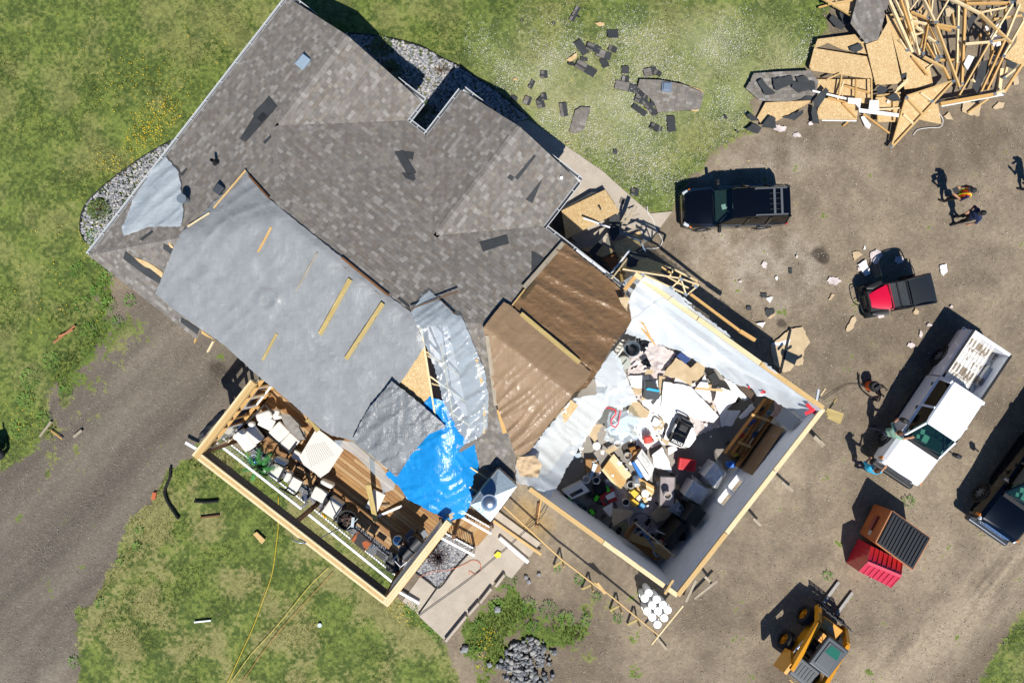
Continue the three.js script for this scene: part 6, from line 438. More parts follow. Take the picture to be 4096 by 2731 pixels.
// broken trusses and boards on the garage wall
{ const tr = thing('roof_truss', 'broken pine roof truss tipped over the garage wall plate', 'truss'); const q = (x0, y0, x1, y1, h0, h1, m = MT.pine) => M('member', beam(zI(x0, y0, h0), zI(x1, y1, h1), 0.045, 0.09), m, tr); q(910, 240, 1640, 355, 3.9, 4.0); q(1640, 355, 1865, 440, 4.0, 3.9); q(1865, 440, 1720, 560, 3.9, 3.75); q(1150, 300, 1720, 560, 3.75, 3.75); q(1640, 360, 1525, 475, 4, 3.75); q(1645, 370, 1705, 555, 4, 3.75); M('nail_plate', [[1165, 305, 3.82], [1650, 365, 4.07], [1705, 555, 3.82], [1525, 475, 3.82], [1830, 455, 3.97]].map(([x, y, h]) => box(0.14, 0.006, 0.1, zI(x, y, h).x, h, zI(x, y, h).z, HT)), MT.galv, tr);
const t2 = thing('roof_truss', 'second broken truss with short webs outside the garage wall', 'truss'); for (const [a, b, c, d, h0, h1] of [[1440, 185, 1850, 390, 3.2, 3.2], [1400, 210, 1530, 300, 3.0, 3.0], [1390, 290, 1740, 480, 2.8, 2.8], [1550, 250, 1500, 330, 3, 3], [1850, 390, 1790, 440, 3.2, 3.0], [1640, 300, 1600, 420, 3.1, 2.8]]) M('member', beam(zI(a, b, h0), zI(c, d, h1), 0.05, 0.1), pick([MT.pine, MT.pine2]), t2);
one('board', 'short pine board leaning at the loose gutter corner', 'board', null, beam(zI(965, 115, 2.6), zI(780, 350, 3.3), 0.05, 0.1), MT.pine); one('board', 'long pine fascia board hanging outside the garage wall', 'board', null, [beam(zI(1760, 550, 3.1), z6(390, 710, 2.9), 0.09, 0.12), beam(z6(390, 710, 2.9), z6(495, 775, 2.8), 0.13, 0.16)], MT.pine3); one('osb_sheet', 'shaded particle board sheet behind the broken truss', 'board', null, slab([[1000, 180, 2.0], [1200, 90, 1.6], [1430, 180, 2.2], [1385, 285, 2.6], [920, 228, 2.4]].map(([x, y, h]) => zI(x, y, h)), 0.015), MT.osb); one('shingle_sheet', 'limp black shingle sheet draped beside the loose gutter', 'shingle piece', null, slab(ragged([[1010, 20, 2.4], [1180, 60, 2.1], [1250, 85, 1.9], [1100, 150, 2.2], [1080, 220, 2.3], [960, 200, 2.4]].map(([x, y, h]) => zI(x, y, h)), 0.2, 0.05), 0.02), MT.felt);
one('board', 'bent pine strip lying on the plastic near the brown tarp', 'board', null, [beam(zI(985, 780, 3.1), zI(1320, 1185, 2.4), 0.06, 0.03), beam(zI(1010, 800, 3.15), zI(1180, 935, 2.95), 0.05, 0.03), beam(zI(1180, 935, 2.95), zI(1290, 1150, 2.45), 0.05, 0.03)], MT.pine3); one('canvas_heap', 'twisted beige tarp corner tied at the garage wall', 'tarp', null, sheet([[855, 600], [960, 590], [1000, 600], [970, 680], [965, 770], [900, 690]].map(([x, y]) => zI(x, y, 3.6)), { step: 0.05, relief: (x, z) => 0.15 * fbm(x * 8, z * 8, 2) }), mat(0xc9b28c, 0.8)); one('wall_stub', 'broken wall stub with bare studs beside the brown tarp', 'wall', null, [beam(zI(935, 500, 3.5), zI(1115, 275, 3.5), 0.14, 0.1), beam(zI(800, 340, 1.2), zI(930, 260, 1.2), 0.3, 0.03), beam(zI(830, 330, 1.4), zI(940, 390, 1.4), 0.35, 0.03)], MT.pine3);
one('loose_gutter', 'white gutter torn loose and kinked at the garage corner', 'gutter', null, [beam(zI(330, 0, 3.0), zI(738, 318, 2.9), 0.06, 0.08), beam(zI(738, 318, 2.9), zI(860, 180, 2.7), 0.06, 0.08), beam(zI(860, 180, 2.7), zI(930, 90, 2.6), 0.06, 0.08), beam(zI(930, 90, 2.6), zI(1000, 0, 2.4), 0.06, 0.08)], MT.whiteMetal);
const blocks = [[z6, 870, 1490, 920, 1380], [zH, 1180, 1260, 1170, 1400]]; one('board', 'short upright pine block at the garage corner plate', 'board', null, beam(zH(1290, 1190, 3.7), zH(1150, 1420, 3.72), 0.08, 0.08), MT.pine2);
one('lumber_stack', 'short stack of treated boards outside the garage corner', 'lumber', null, [0, 1, 2].map(i => beam(z6(990 + i * 5, 1255 + i * 22, 3.2), z6(1105 - i * 8, 1295 + i * 22, 3.1), 0.16, 0.04)), MT.pineOld); one('board', 'pine board jutting up outside the garage corner', 'board', null, beam(z6(925, 1190, 2.6), z6(980, 1110, 2.4), 0.05, 0.09), MT.pine); one('downspout', 'short white downspout stub outside the garage corner', 'pipe', null, beam(z6(922, 1190, 2.8), z6(935, 1115, 2.6), 0.08, 0.06), MT.whiteMetal); one('board', 'second pine board jutting up outside the garage corner', 'board', null, beam(z6(1000, 1255, 2.6), z6(1058, 1180, 2.4), 0.05, 0.09), MT.pineOld); }
// ---------------------------------------------------------------- vehicles
function loft(st, cap = true, crease_ = 0.5) { const n = st[0].p.length; const full = st.map(s => { const L = s.p.map(([y, w]) => [s.x, y, w]), R = s.p.slice(0, w0(s)).map(([y, w]) => [s.x, y, -w]).reverse(); return L.concat(R); }); function w0(s) { return s.p[n - 1][1] === 0 ? n - 1 : n; }
const m = full[0].length, pos = []; const q = (a, b, c, d) => pos.push(...a, ...b, ...c, ...a, ...c, ...d); for (let i = 0; i + 1 < full.length; i++) for (let j = 0; j < m; j++) { const k = (j + 1) % m; q(full[i][j], full[i + 1][j], full[i + 1][k], full[i][k]); }
if (cap) for (const f of [full[0], full[full.length - 1]]) { const c = f.reduce((s, p) => [s[0] + p[0] / m, s[1] + p[1] / m, s[2] + p[2] / m], [0, 0, 0]); for (let j = 0; j < m; j++) pos.push(...c, ...f[j], ...f[(j + 1) % m]); }
let g = new THREE.BufferGeometry(); g.setAttribute('position', new THREE.Float32BufferAttribute(pos, 3)); g.computeVertexNormals(); g = toCreasedNormals(g, crease_); return uvBox(g); }
const quad = (a, b, c, d, t = 0.006) => slab([a, b, c, d].map(p => new V3(...p)), t);
const glassTint = c => new THREE.MeshPhysicalMaterial({ color: c, roughness: 0.04, transmission: 1, thickness: 0, ior: 1.5, side: THREE.DoubleSide });
const paint = (c, r = 0.25, o = {}) => mat(c, r, { clearcoat: 1, clearcoatRoughness: 0.06, ...o });
const tyreG = (r, w) => plain(new THREE.LatheGeometry([[r * 0.58, -w * 0.45], [r * 0.9, -w * 0.5], [r, -w * 0.36], [r, w * 0.36], [r * 0.9, w * 0.5], [r * 0.58, w * 0.45]].map(([x, y]) => new THREE.Vector2(x, y)), 30)).rotateX(Math.PI / 2);
function wheels(t, list, r, w, rimMat, spokes = 6) { const tg = tyreG(r, w); for (const [x, z] of list) { const s = Math.sign(z), tm = M('tyre', tg, MT.rubber, t); tm.position.set(x, r, z); const gs = [plain(new THREE.CylinderGeometry(r * 0.6, r * 0.6, w * 0.5, 24, 1, true)).rotateX(Math.PI / 2), plain(new THREE.CylinderGeometry(r * 0.17, r * 0.17, w * 0.3, 14)).rotateX(Math.PI / 2).translate(0, 0, s * w * 0.3), plain(new THREE.CylinderGeometry(r * 0.58, r * 0.58, 0.02, 24)).rotateX(Math.PI / 2).translate(0, 0, -s * w * 0.1)]; for (let k = 0; k < spokes; k++) { const g = box(r * 0.5, r * 0.13, 0.03, r * 0.33, 0, s * w * 0.34); g.rotateZ(k * Math.PI * 2 / spokes); gs.push(g); } M('rim', gs, rimMat, tm); } }
// place local frame (x forward) from two points and heights
const along = (front, rear) => { const d = front.clone().sub(rear); return { c: front.clone().lerp(rear, 0.5).setY(0), ry: Math.atan2(-d.z, d.x) }; };
{ // black SUV
const F = zJ(585, 1270, 0.33), R = zJ(1625, 1230, 0.33), { c, ry } = along(F, R); const v = thing('suv', 'black SUV with roof rack parked at the edge of the lawn', 'car'); v.position.copy(c); v.rotation.y = ry; v.scale.setScalar(0.95); const side = new V3(0, 0, 1).applyAxisAngle(new V3(0, 1, 0), ry); v.position.addScaledVector(side, side.z > 0 ? -0.86 : 0.86); const BP = paint(0x05060a, 0.2);
const b = (x, s, m, sh, t, c) => ({ x, p: [[s[0], s[1]], [m[0], m[1]], [sh[0], sh[1]], [t[0], t[1]], [c, 0]] });
M('body', loft([b(2.18, [.36, .5], [.55, .62], [.7, .6], [.76, .5], .78), b(2.08, [.26, .74], [.55, .8], [.78, .74], [.88, .6], .92), b(1.75, [.26, .86], [.6, .89], [.86, .84], [.96, .7], 1.0), b(0.98, [.26, .87], [.62, .9], [.95, .86], [1.03, .74], 1.07), b(0.3, [.26, .87], [.62, .9], [.98, .87], [1.02, .8], 1.02), b(-1.6, [.26, .87], [.62, .9], [.98, .87], [1.02, .8], 1.02), b(-2.1, [.3, .84], [.62, .88], [.98, .85], [1.02, .78], 1.02), b(-2.26, [.38, .76], [.62, .82], [.95, .8], [1.0, .74], 1.0)]), BP, v);
M('roof', loft([{ x: 0.28, p: [[1.58, .6], [1.62, .57], [1.64, 0]] }, { x: 0.1, p: [[1.6, .64], [1.66, .6], [1.69, 0]] }, { x: -1.9, p: [[1.6, .64], [1.66, .6], [1.69, 0]] }, { x: -2.12, p: [[1.57, .6], [1.62, .56], [1.64, 0]] }]), BP, v);
const pil = [[[0.95, 1.03, .78], [0.28, 1.6, .61], .06], [[-0.35, 1.0, .83], [-0.42, 1.6, .64], .08], [[-1.3, 1.0, .83], [-1.32, 1.6, .64], .09], [[-2.18, 1.0, .76], [-2.08, 1.6, .6], .12]]; for (const s of [-1, 1]) for (const [p, q, w] of pil) M('pillar', beam(new V3(p[0], p[1], p[2] * s), new V3(q[0], q[1], q[2] * s), w, w), BP, v);
M('windshield', quad([0.98, 1.05, .74], [0.98, 1.05, -.74], [0.28, 1.62, -.58], [0.28, 1.62, .58]), glassTint(0xd8e6e2), v); M('rear_window', quad([-2.2, 1.05, .7], [-2.2, 1.05, -.7], [-2.1, 1.6, -.56], [-2.1, 1.6, .56]), glassTint(0x30383a), v); for (const s of [-1, 1]) for (const [x0, x1, x2, x3] of [[0.85, -0.36, -0.42, 0.24], [-0.4, -1.28, -1.3, -0.46], [-1.36, -2.1, -2.04, -1.36]]) M('side_window', quad([x0, 1.03, .815 * s], [x1, 1.03, .815 * s], [x2, 1.58, .63 * s], [x3, 1.58, .63 * s]), glassTint(0x3a4038), v);
M('dashboard', [rbox(0.5, 0.08, 1.36, 0.03, 0.62, 1.07, 0), box(2.6, 0.02, 1.5, -0.9, 1.035, 0)], mat(0x3a4544, 0.7), v); for (const s of [-1, 1]) { M('seat', [rbox(0.5, 0.12, 0.5, 0.05, -0.05, 1.09, 0.36 * s), rbox(0.16, 0.42, 0.46, 0.06, -0.32, 1.26, 0.36 * s)], mat(0x1a1d20, 0.9), v); M('seat', [rbox(0.14, 0.38, 0.6, 0.06, -1.15, 1.22, 0.34 * s)], mat(0x1a1d20, 0.9), v); } M('steering_wheel', plain(new THREE.TorusGeometry(0.17, 0.022, 8, 24)).rotateY(Math.PI / 2).rotateZ(0.5).translate(0.3, 1.2, -0.36), MT.black, v); M('road_paper', [rod(new V3(0.5, 1.12, 0.02), new V3(0.36, 1.12, -0.1), 0.012), box(0.18, 0.01, 0.22, 0.5, 1.115, -0.05, 0.2)], MT.white, v);
wheels(v, [[1.28, .8], [1.28, -.8], [-1.32, .8], [-1.32, -.8]], 0.35, 0.22, mat(0xc9ccce, 0.25, { metalness: 0.8 })); for (const s of [-1, 1]) { const hl = M('headlight', rbox(0.26, 0.14, 0.3, 0.05, 2.0, 0.8, 0.62 * s, 0.5 * s), mat(0xdfe6ea, 0.12, { metalness: 0.3 }), v); M('indicator', rbox(0.1, 0.1, 0.08, 0.02, 1.86, 0.8, 0.79 * s, 0.3 * s), mat(0xe07818, 0.3), hl); M('tail_light', rbox(0.1, 0.28, 0.14, 0.03, -2.2, 0.86, 0.78 * s), mat(0xb3121a, 0.25), v); M('mirror', [rbox(0.14, 0.18, 0.26, 0.05, 0.72, 1.1, 1.0 * s), rod(new V3(0.72, 1.05, 0.84 * s), new V3(0.72, 1.08, 0.95 * s), 0.03)], MT.black, v); M('roof_rail', [rbox(1.35, 0.05, 0.07, 0.025, -1.3, 1.73, 0.55 * s), ...[-0.68, -1.9].map(x => box(0.1, 0.08, 0.06, x, 1.68, 0.55 * s))], mat(0x4a4f54, 0.5), v); for (const x of [-0.1, -1.0]) M('door_handle', rbox(0.16, 0.03, 0.03, 0.012, x, 0.9, 0.895 * s), MT.blackGloss, v); M('wheel_arch', [1.28, -1.32].map(x => plain(new THREE.TorusGeometry(0.4, 0.035, 6, 20, Math.PI)).translate(x, 0.35, 0.88 * s)), MT.black, v); }
for (const x of [-1.42, -1.72]) M('cross_bar', rbox(0.1, 0.035, 1.08, 0.015, x, 1.735, 0), mat(0x565b60, 0.5), v); for (const z of [-0.33, -0.11, 0.11, 0.33]) M('roof_rib', rbox(0.55, 0.012, 0.02, 0.005, -1.5, 1.7, z), mat(0x2a2d31, 0.5), v); M('grille', [-0.04, 0, 0.04].map(d => rbox(0.03, 0.025, 0.8, 0.01, 2.14, 0.74 + d * 1.6, 0)), MT.chrome, v); M('bumper', rbox(0.2, 0.2, 1.5, 0.08, 2.1, 0.42, 0), MT.black, v); M('wiper', [rod(new V3(0.97, 1.1, 0.5), new V3(0.92, 1.12, -0.1), 0.012), rod(new V3(0.97, 1.1, -0.05), new V3(0.92, 1.12, -0.6), 0.012)], MT.black, v); M('rear_wiper', rod(new V3(-2.26, 1.1, 0), new V3(-2.24, 1.2, 0.3), 0.014), MT.black, v); }
// pickup trucks
function pickup(label, front, rear, BP, o = {}) { const v = thing('pickup_truck', label, 'truck'); const { c, ry } = along(front, rear); v.position.copy(c); v.rotation.y = ry; const b = (x, s, m, sh, t, c) => ({ x, p: [s, m, sh, t, [c, 0]] });
M('body', loft([b(3.12, [.5, .8], [.8, .88], [1.0, .88], [1.12, .78], 1.13), b(2.95, [.45, .92], [.8, .97], [1.1, .94], [1.22, .8], 1.26), b(1.72, [.45, .95], [.85, 1.0], [1.2, .95], [1.32, .82], 1.36), b(1.3, [.45, .95], [.85, 1.0], [1.28, .96], [1.34, .88], 1.34), b(-0.98, [.45, .95], [.85, 1.0], [1.28, .96], [1.34, .88], 1.34)]), BP, v);
M('cab_roof', loft([{ x: 0.98, p: [[1.86, .68], [1.9, .64], [1.92, 0]] }, { x: 0.7, p: [[1.88, .74], [1.95, .69], [1.98, 0]] }, { x: -0.75, p: [[1.88, .74], [1.95, .69], [1.98, 0]] }, { x: -0.95, p: [[1.85, .7], [1.92, .66], [1.94, 0]] }]), BP, v); for (let i = -2; i <= 2; i++) M('roof_rib', rbox(1.15, 0.014, 0.03, 0.006, -0.12, 1.975 - Math.abs(i) * 0.005, i * 0.2), BP, v);
for (const s of [-1, 1]) { for (const [p, q, w] of [[[1.72, 1.34, .82], [0.98, 1.88, .68], .07], [[0.35, 1.32, .9], [0.3, 1.88, .73], .09], [[-0.92, 1.32, .9], [-0.88, 1.88, .72], .14]]) M('pillar', beam(new V3(p[0], p[1], p[2] * s), new V3(q[0], q[1], q[2] * s), w, w), BP, v); for (const [x0, x1, x2, x3] of [[1.6, 0.36, 0.32, 0.95], [0.28, -0.84, -0.8, 0.24]]) M('side_window', quad([x0, 1.35, .89 * s], [x1, 1.35, .89 * s], [x2, 1.86, .735 * s], [x3, 1.86, .735 * s]), glassTint(0x2c302c), v); for (const x of [0.5, -0.62]) M('door_handle', rbox(0.15, 0.06, 0.04, 0.02, x, 1.2, 0.985 * s), MT.black, v); M('mirror', [rbox(0.16, 0.34, 0.24, 0.05, 1.3, 1.5, 1.26 * s), rod(new V3(1.3, 1.4, 0.95 * s), new V3(1.3, 1.45, 1.2 * s), 0.03)], MT.black, v); M('step_bar', rod(new V3(1.4, 0.42, 1.0 * s), new V3(-0.8, 0.42, 1.0 * s), 0.05, 10), MT.black, v); const hl = M('headlight', rbox(0.2, 0.3, 0.32, 0.06, 3.0, 1.0, 0.74 * s, 0.2 * s), mat(0xd7dee2, 0.12, { metalness: 0.3 }), v); M('indicator', rbox(0.12, 0.26, 0.06, 0.02, 2.94, 1.0, 0.93 * s), mat(0xd87a20, 0.3), hl); M('tail_light', rbox(0.06, 0.4, 0.14, 0.02, -3.2, 1.08, 0.9 * s), mat(0xa01218, 0.3), v); }
M('windshield', quad([1.72, 1.37, .8], [1.72, 1.37, -.8], [0.97, 1.9, -.66], [0.97, 1.9, .66]), glassTint(0xb9d6cc), v); M('rear_window', quad([-0.97, 1.38, .7], [-0.97, 1.38, -.7], [-0.92, 1.85, -.64], [-0.92, 1.85, .64]), glassTint(0x303834), v); M('dashboard', [rbox(0.5, 0.06, 1.5, 0.03, 1.4, 1.39, 0), box(2.2, 0.02, 1.6, 0.1, 1.352, 0)], mat(0x39453f, 0.7), v); M('seat', [rbox(0.2, 0.4, 1.4, 0.08, 0.3, 1.55, 0), rbox(0.2, 0.36, 1.4, 0.08, -0.75, 1.53, 0)], mat(0x4a4f4c, 0.9), v); M('steering_wheel', plain(new THREE.TorusGeometry(0.19, 0.022, 8, 24)).rotateY(Math.PI / 2).rotateZ(0.6).translate(1.05, 1.5, -0.4), MT.black, v); for (const [x, z, w] of [[1.42, 0.1, 0.3], [1.25, 0.35, 0.2], [1.5, 0.4, 0.16]]) M('dash_paper', box(w, 0.01, w * 0.8, x, 1.43, z, z), MT.white, v); M('cowl', rbox(0.22, 0.03, 1.6, 0.012, 1.74, 1.365, 0), MT.black, v); M('wiper', [rod(new V3(1.7, 1.4, 0.6), new V3(1.6, 1.45, 0), 0.013), rod(new V3(1.7, 1.4, -0.05), new V3(1.6, 1.45, -0.65), 0.013)], MT.black, v);
M('grille', [rbox(0.08, 0.4, 1.2, 0.03, 3.1, 0.95, 0), ...[-0.12, 0, 0.12].map(d => rbox(0.04, 0.03, 1.15, 0.01, 3.15, 0.95 + d, 0))], o.grille || MT.darkSteel, v); M('front_bumper', [rbox(0.28, 0.3, 1.95, 0.09, 3.2, 0.6, 0)], o.bumper || MT.black, v); M('rear_bumper', rbox(0.2, 0.2, 1.8, 0.05, -3.32, 0.58, 0), MT.chrome, v);
// bed
const bed = []; for (const s of [-1, 1]) { const sideP = loft([{ x: -1.02, p: [[.5, .9], [.85, 1.0], [1.3, .97], [1.42, .93], [1.42, .84], [.82, .8]] }, { x: -3.2, p: [[.55, .88], [.85, .98], [1.3, .96], [1.42, .92], [1.42, .84], [.82, .8]] }].map(z => ({ x: z.x, p: z.p })), true, 0.3); bed.push(sideP); break; } 
const sides = [-1, 1].map(s => { const g = new THREE.BufferGeometry(); const pr = [[.5, .92], [.85, 1.0], [1.3, .97], [1.42, .93], [1.42, .85], [.82, .82]], pos = []; for (let j = 0; j < pr.length; j++) { const [y0, w0] = pr[j], [y1, w1] = pr[(j + 1) % pr.length]; const A = [-1.02, y0, w0 * s], B = [-3.22, y0, w0 * s], C = [-3.22, y1, w1 * s], E = [-1.02, y1, w1 * s]; pos.push(...A, ...B, ...C, ...A, ...C, ...E); } g.setAttribute('position', new THREE.Float32BufferAttribute(pos, 3)); g.computeVertexNormals(); return uvBox(g); }); M('bed_side', sides, BP, v); M('bed_rail', [-1, 1].map(s => rbox(2.2, 0.03, 0.1, 0.012, -2.12, 1.432, 0.89 * s)), MT.black, v); M('tailgate', [rbox(0.1, 0.62, 1.7, 0.03, -3.2, 1.12, 0), rbox(0.13, 0.03, 1.7, 0.01, -3.2, 1.43, 0)], BP, v); M('bed_front', rbox(0.06, 0.6, 1.7, 0.02, -1.05, 1.12, 0), BP, v); const floor = M('bed_floor', box(2.15, 0.03, 1.66, -2.12, 0.82, 0), o.bedMat || MT.black, v); for (let i = 0; i < 10; i++) M('floor_rib', rbox(2.1, 0.02, 0.07, 0.008, -2.12, 0.845, -0.72 + i * 0.16), o.bedMat || MT.black, floor); for (const s of [-1, 1]) M('wheel_box', rbox(0.9, 0.22, 0.2, 0.06, -2.1, 0.93, 0.73 * s), o.bedMat || MT.black, v);
wheels(v, [[2.05, .86], [2.05, -.86], [-1.95, .86], [-1.95, -.86]], 0.4, 0.27, o.rim || mat(0xa9acae, 0.35, { metalness: 0.7 }), 8); M('wheel_arch', [2.05, -1.95].flatMap(x => [-1, 1].map(s => plain(new THREE.TorusGeometry(0.47, 0.05, 6, 20, Math.PI)).translate(x, 0.42, 0.97 * s))), o.arch || MT.black, v); return v; }
{ const bedTex = tex(256, 1.2, (u, v) => { const n = tfbm(u, v, 6, 5), m = tfbm(u + 0.4, v, 12, 3); return mix3(hex3(0xd9d8d4), hex3(0x6f5f4c), sstep(0.56, 0.66, n) * 0.8 + sstep(0.7, 0.8, m) * 0.4); }); const f = zL(452, 1395, 0.75), r = zL(1292, 278, 1.4); pickup('white crew cab pickup truck with an empty worn bed', f, r, paint(0xeef0f2, 0.3), { bedMat: mt(bedTex, 0.7) });
const f2 = z9(2110, 520, 0.75), d = new V3(-0.575, 0, 0.818); pickup('black pickup truck with chrome front beside the white pickup', f2, f2.clone().addScaledVector(d, -6.4), mat(0x04060c, 0.12), { bumper: mat(0x50545a, 0.3, { metalness: 0.7 }), grille: MT.chrome }); }
{ // red side-by-side buggy
const f = zK(560, 1165, 0.9), r = zK(1700, 905, 1.0), v = thing('utility_buggy', 'red and black side-by-side utility buggy with black roof', 'buggy'); const { c, ry } = along(f, r); v.position.copy(c); v.rotation.y = ry; v.scale.set(0.84, 0.95, 0.9); const RP = paint(0xd3103a, 0.25), b = (x, p) => ({ x, p });
M('chassis', [rbox(2.3, 0.3, 0.95, 0.08, -0.1, 0.5, 0), rbox(1.0, 0.35, 1.2, 0.08, -0.9, 0.78, 0), rbox(0.8, 0.3, 1.0, 0.08, 1.0, 0.72, 0)], MT.black, v); M('hood', loft([b(1.32, [[.72, .3], [.86, .3], [.92, 0]]), b(0.95, [[.74, .46], [.98, .44], [1.05, 0]]), b(0.45, [[.78, .62], [1.1, .58], [1.18, 0]])]), RP, v); M('fender', [-1, 1].map(s => loft([b(1.3, [[.7, .06], [.78, .06], [.8, 0]]), b(0.6, [[.8, .2], [.92, .2], [.95, 0]])]).translate(0, 0, 0.6 * s)), MT.black, v); M('dash_trim', rbox(0.14, 0.1, 1.2, 0.04, 0.42, 1.2, 0), RP, v);
M('roof', loft([b(-0.02, [[1.84, .62], [1.88, .6], [1.9, 0]]), b(-1.05, [[1.84, .68], [1.88, .66], [1.91, 0]]), b(-1.15, [[1.8, .66], [1.84, .64], [1.86, 0]])]), mat(0x23272b, 0.4), v); M('clear_roof', quad([0.05, 1.86, .6], [0.05, 1.86, -.6], [-0.02, 1.87, -.62], [-0.02, 1.87, .62]), glassTint(0x9aa4a8), v); M('windshield', quad([0.5, 1.2, .6], [0.5, 1.2, -.6], [0.02, 1.86, -.58], [0.02, 1.86, .58]), new THREE.MeshPhysicalMaterial({ color: 0x8d9498, roughness: 0.15, transmission: 0.75, thickness: 0, side: THREE.DoubleSide }), v);
const cage = []; for (const s of [-1, 1]) cage.push(tube([new V3(0.6, 1.1, .62 * s), new V3(0.05, 1.84, .6 * s), new V3(-1.1, 1.84, .64 * s), new V3(-1.35, 0.9, .62 * s)], 0.03, 8, 24), rod(new V3(-0.5, 0.8, .64 * s), new V3(-0.5, 1.82, .62 * s), 0.03)); cage.push(rod(new V3(0.05, 1.85, .58), new V3(0.05, 1.85, -.58), 0.03), rod(new V3(0.3, 1.52, .58), new V3(0.3, 1.52, -.58), 0.02)); M('roll_cage', cage, MT.black, v); for (const s of [-1, 1]) M('seat', [rbox(0.5, 0.14, 0.5, 0.06, -0.35, 0.92, .3 * s), rbox(0.14, 0.55, 0.5, 0.06, -0.62, 1.2, .3 * s)], mat(0x4a4642, 0.8), v); M('steering_wheel', plain(new THREE.TorusGeometry(0.16, 0.02, 8, 22)).rotateY(Math.PI / 2).rotateZ(0.6).translate(0.15, 1.25, -0.3), MT.black, v); M('front_guard', [tube([new V3(1.35, 0.45, .5), new V3(1.62, 0.6, .42), new V3(1.62, 0.6, -.42), new V3(1.35, 0.45, -.5)], 0.025, 8, 20), rod(new V3(1.3, 0.85, .3), new V3(1.6, 0.6, .25), 0.02), rod(new V3(1.3, 0.85, -.3), new V3(1.6, 0.6, -.25), 0.02), box(0.2, 0.2, 0.6, 1.35, 0.55, 0)], MT.black, v); M('rear_rack', [tube([new V3(-1.35, 0.85, .6), new V3(-1.58, 0.9, .45), new V3(-1.58, 0.9, -.45), new V3(-1.35, 0.85, -.6)], 0.022, 8, 20), ...[-0.3, 0, 0.3].map(z => rod(new V3(-1.3, 0.82, z), new V3(-1.58, 0.9, z), 0.02))], MT.black, v); M('bed', [rbox(0.75, 0.06, 1.15, 0.02, -1.2, 0.95, 0), rbox(0.05, 0.25, 1.15, 0.02, -1.55, 1.05, 0)], MT.black, v); M('side_panel', [-1, 1].map(s => rbox(0.9, 0.3, 0.05, 0.02, -1.0, 1.0, .62 * s)), RP, v); wheels(v, [[1.12, .62], [1.12, -.62], [-1.0, .6], [-1.0, -.6]], 0.34, 0.28, MT.darkSteel, 6); const sn = new THREE.Vector3(); }
{ // yellow skid steer loader
const F = zM(770, 620, 0.42), R = zM(510, 960, 0.42), { c, ry } = along(F, R), v = thing('skid_steer', 'yellow skid steer loader with pallet forks on the bare soil', 'loader'); v.rotation.y = ry; const sd = new V3(0, 0, 1).applyAxisAngle(new V3(0, 1, 0), ry); v.position.copy(c).addScaledVector(sd, sd.x > 0 ? 0.8 : -0.8); const Y = paint(0xd9950e, 0.4), BK = MT.black; const S = sd.x > 0 ? -1 : 1; // visible side
M('chassis', [rbox(2.1, 0.5, 1.0, 0.06, -0.1, 0.65, 0), rbox(0.7, 0.5, 1.1, 0.05, -1.2, 0.75, 0)], Y, v); M('engine_cover', [rbox(0.85, 0.5, 1.05, 0.08, -1.15, 1.2, 0), ...[0, 1, 2, 3, 4].map(i => rbox(0.5, 0.02, 0.08, 0.008, -1.15, 1.46, -0.3 + i * 0.15))], mat(0x3a4148, 0.5), v); M('cab', [rbox(0.08, 0.95, 0.86, 0.03, 0.6, 1.4, 0), rbox(0.08, 0.95, 0.86, 0.03, -0.62, 1.4, 0), ...[-1, 1].flatMap(s => [rbox(1.2, 0.1, 0.06, 0.03, 0, 0.98, .42 * s), rbox(1.2, 0.1, 0.06, 0.03, 0, 1.85, .42 * s), ...[-0.3, 0, 0.3].map(x => box(0.02, 0.8, 0.02, x, 1.42, .43 * s))])], BK, v); M('cab_roof', [rbox(1.32, 0.1, 0.98, 0.05, -0.02, 1.98, 0, 0, 0, 0, 4), rbox(1.0, 0.05, 0.7, 0.025, -0.02, 2.04, 0)], mat(0x3d444b, 0.35), v); M('roof_window', slab([[0.05, -.3], [0.42, -.22], [0.42, .22], [0.05, .3]].map(([x, z]) => new V3(x, 2.075, z)), 0.01), mat(0x2d6a58, 0.05, { clearcoat: 1 }), v); M('seat', [rbox(0.45, 0.12, 0.5, 0.05, -0.1, 0.95, 0), rbox(0.12, 0.5, 0.5, 0.05, -0.35, 1.2, 0)], mat(0x1a1a1a, 0.9), v);
for (const s of [-1, 1]) { const arm = M('lift_arm', [beam(new V3(-1.35, 1.75, .72 * s), new V3(0.75, 1.32, .72 * s), 0.16, 0.24), beam(new V3(0.75, 1.32, .72 * s), new V3(1.25, 0.55, .66 * s), 0.16, 0.22)], Y, v); M('tower', slab([new V3(-1.75, 0.9, .74 * s), new V3(-0.9, 0.85, .74 * s), new V3(-0.8, 1.25, .74 * s), new V3(-1.15, 1.78, .74 * s), new V3(-1.6, 1.78, .74 * s)], 0.14), Y, v); M('cylinder', rod(new V3(-1.0, 1.0, .6 * s), new V3(0.2, 1.25, .66 * s), 0.05, 12), MT.chrome, v); const dc = M('decal', slab([new V3(-1.68, 1.2, .78 * s), new V3(-0.95, 1.2, .78 * s), new V3(-0.95, 1.5, .78 * s), new V3(-1.6, 1.5, .78 * s)], 0.004), BK, v); for (const [txt, sz, x, y] of [['CAT', 0.2, -1.1, 1.26], ['262D', 0.1, -1.35, 1.26]]) { const tg = new TextGeometry(txt, { font: FONT, size: sz * 0.8, depth: 0.004, curveSegments: 3 }); tg.computeBoundingBox(); const w = tg.boundingBox.max.x; if (s > 0) tg.translate(x - (txt === 'CAT' ? 0.5 : -0.08), y, .786); else { tg.rotateY(Math.PI); tg.translate(x + (txt === 'CAT' ? 0.02 : -0.05), y, -.786); } M('lettering', plain(tg), MT.white, dc); } M('step', rbox(0.5, 0.06, 0.2, 0.02, 0.9, 0.6, .5 * s), BK, v); }
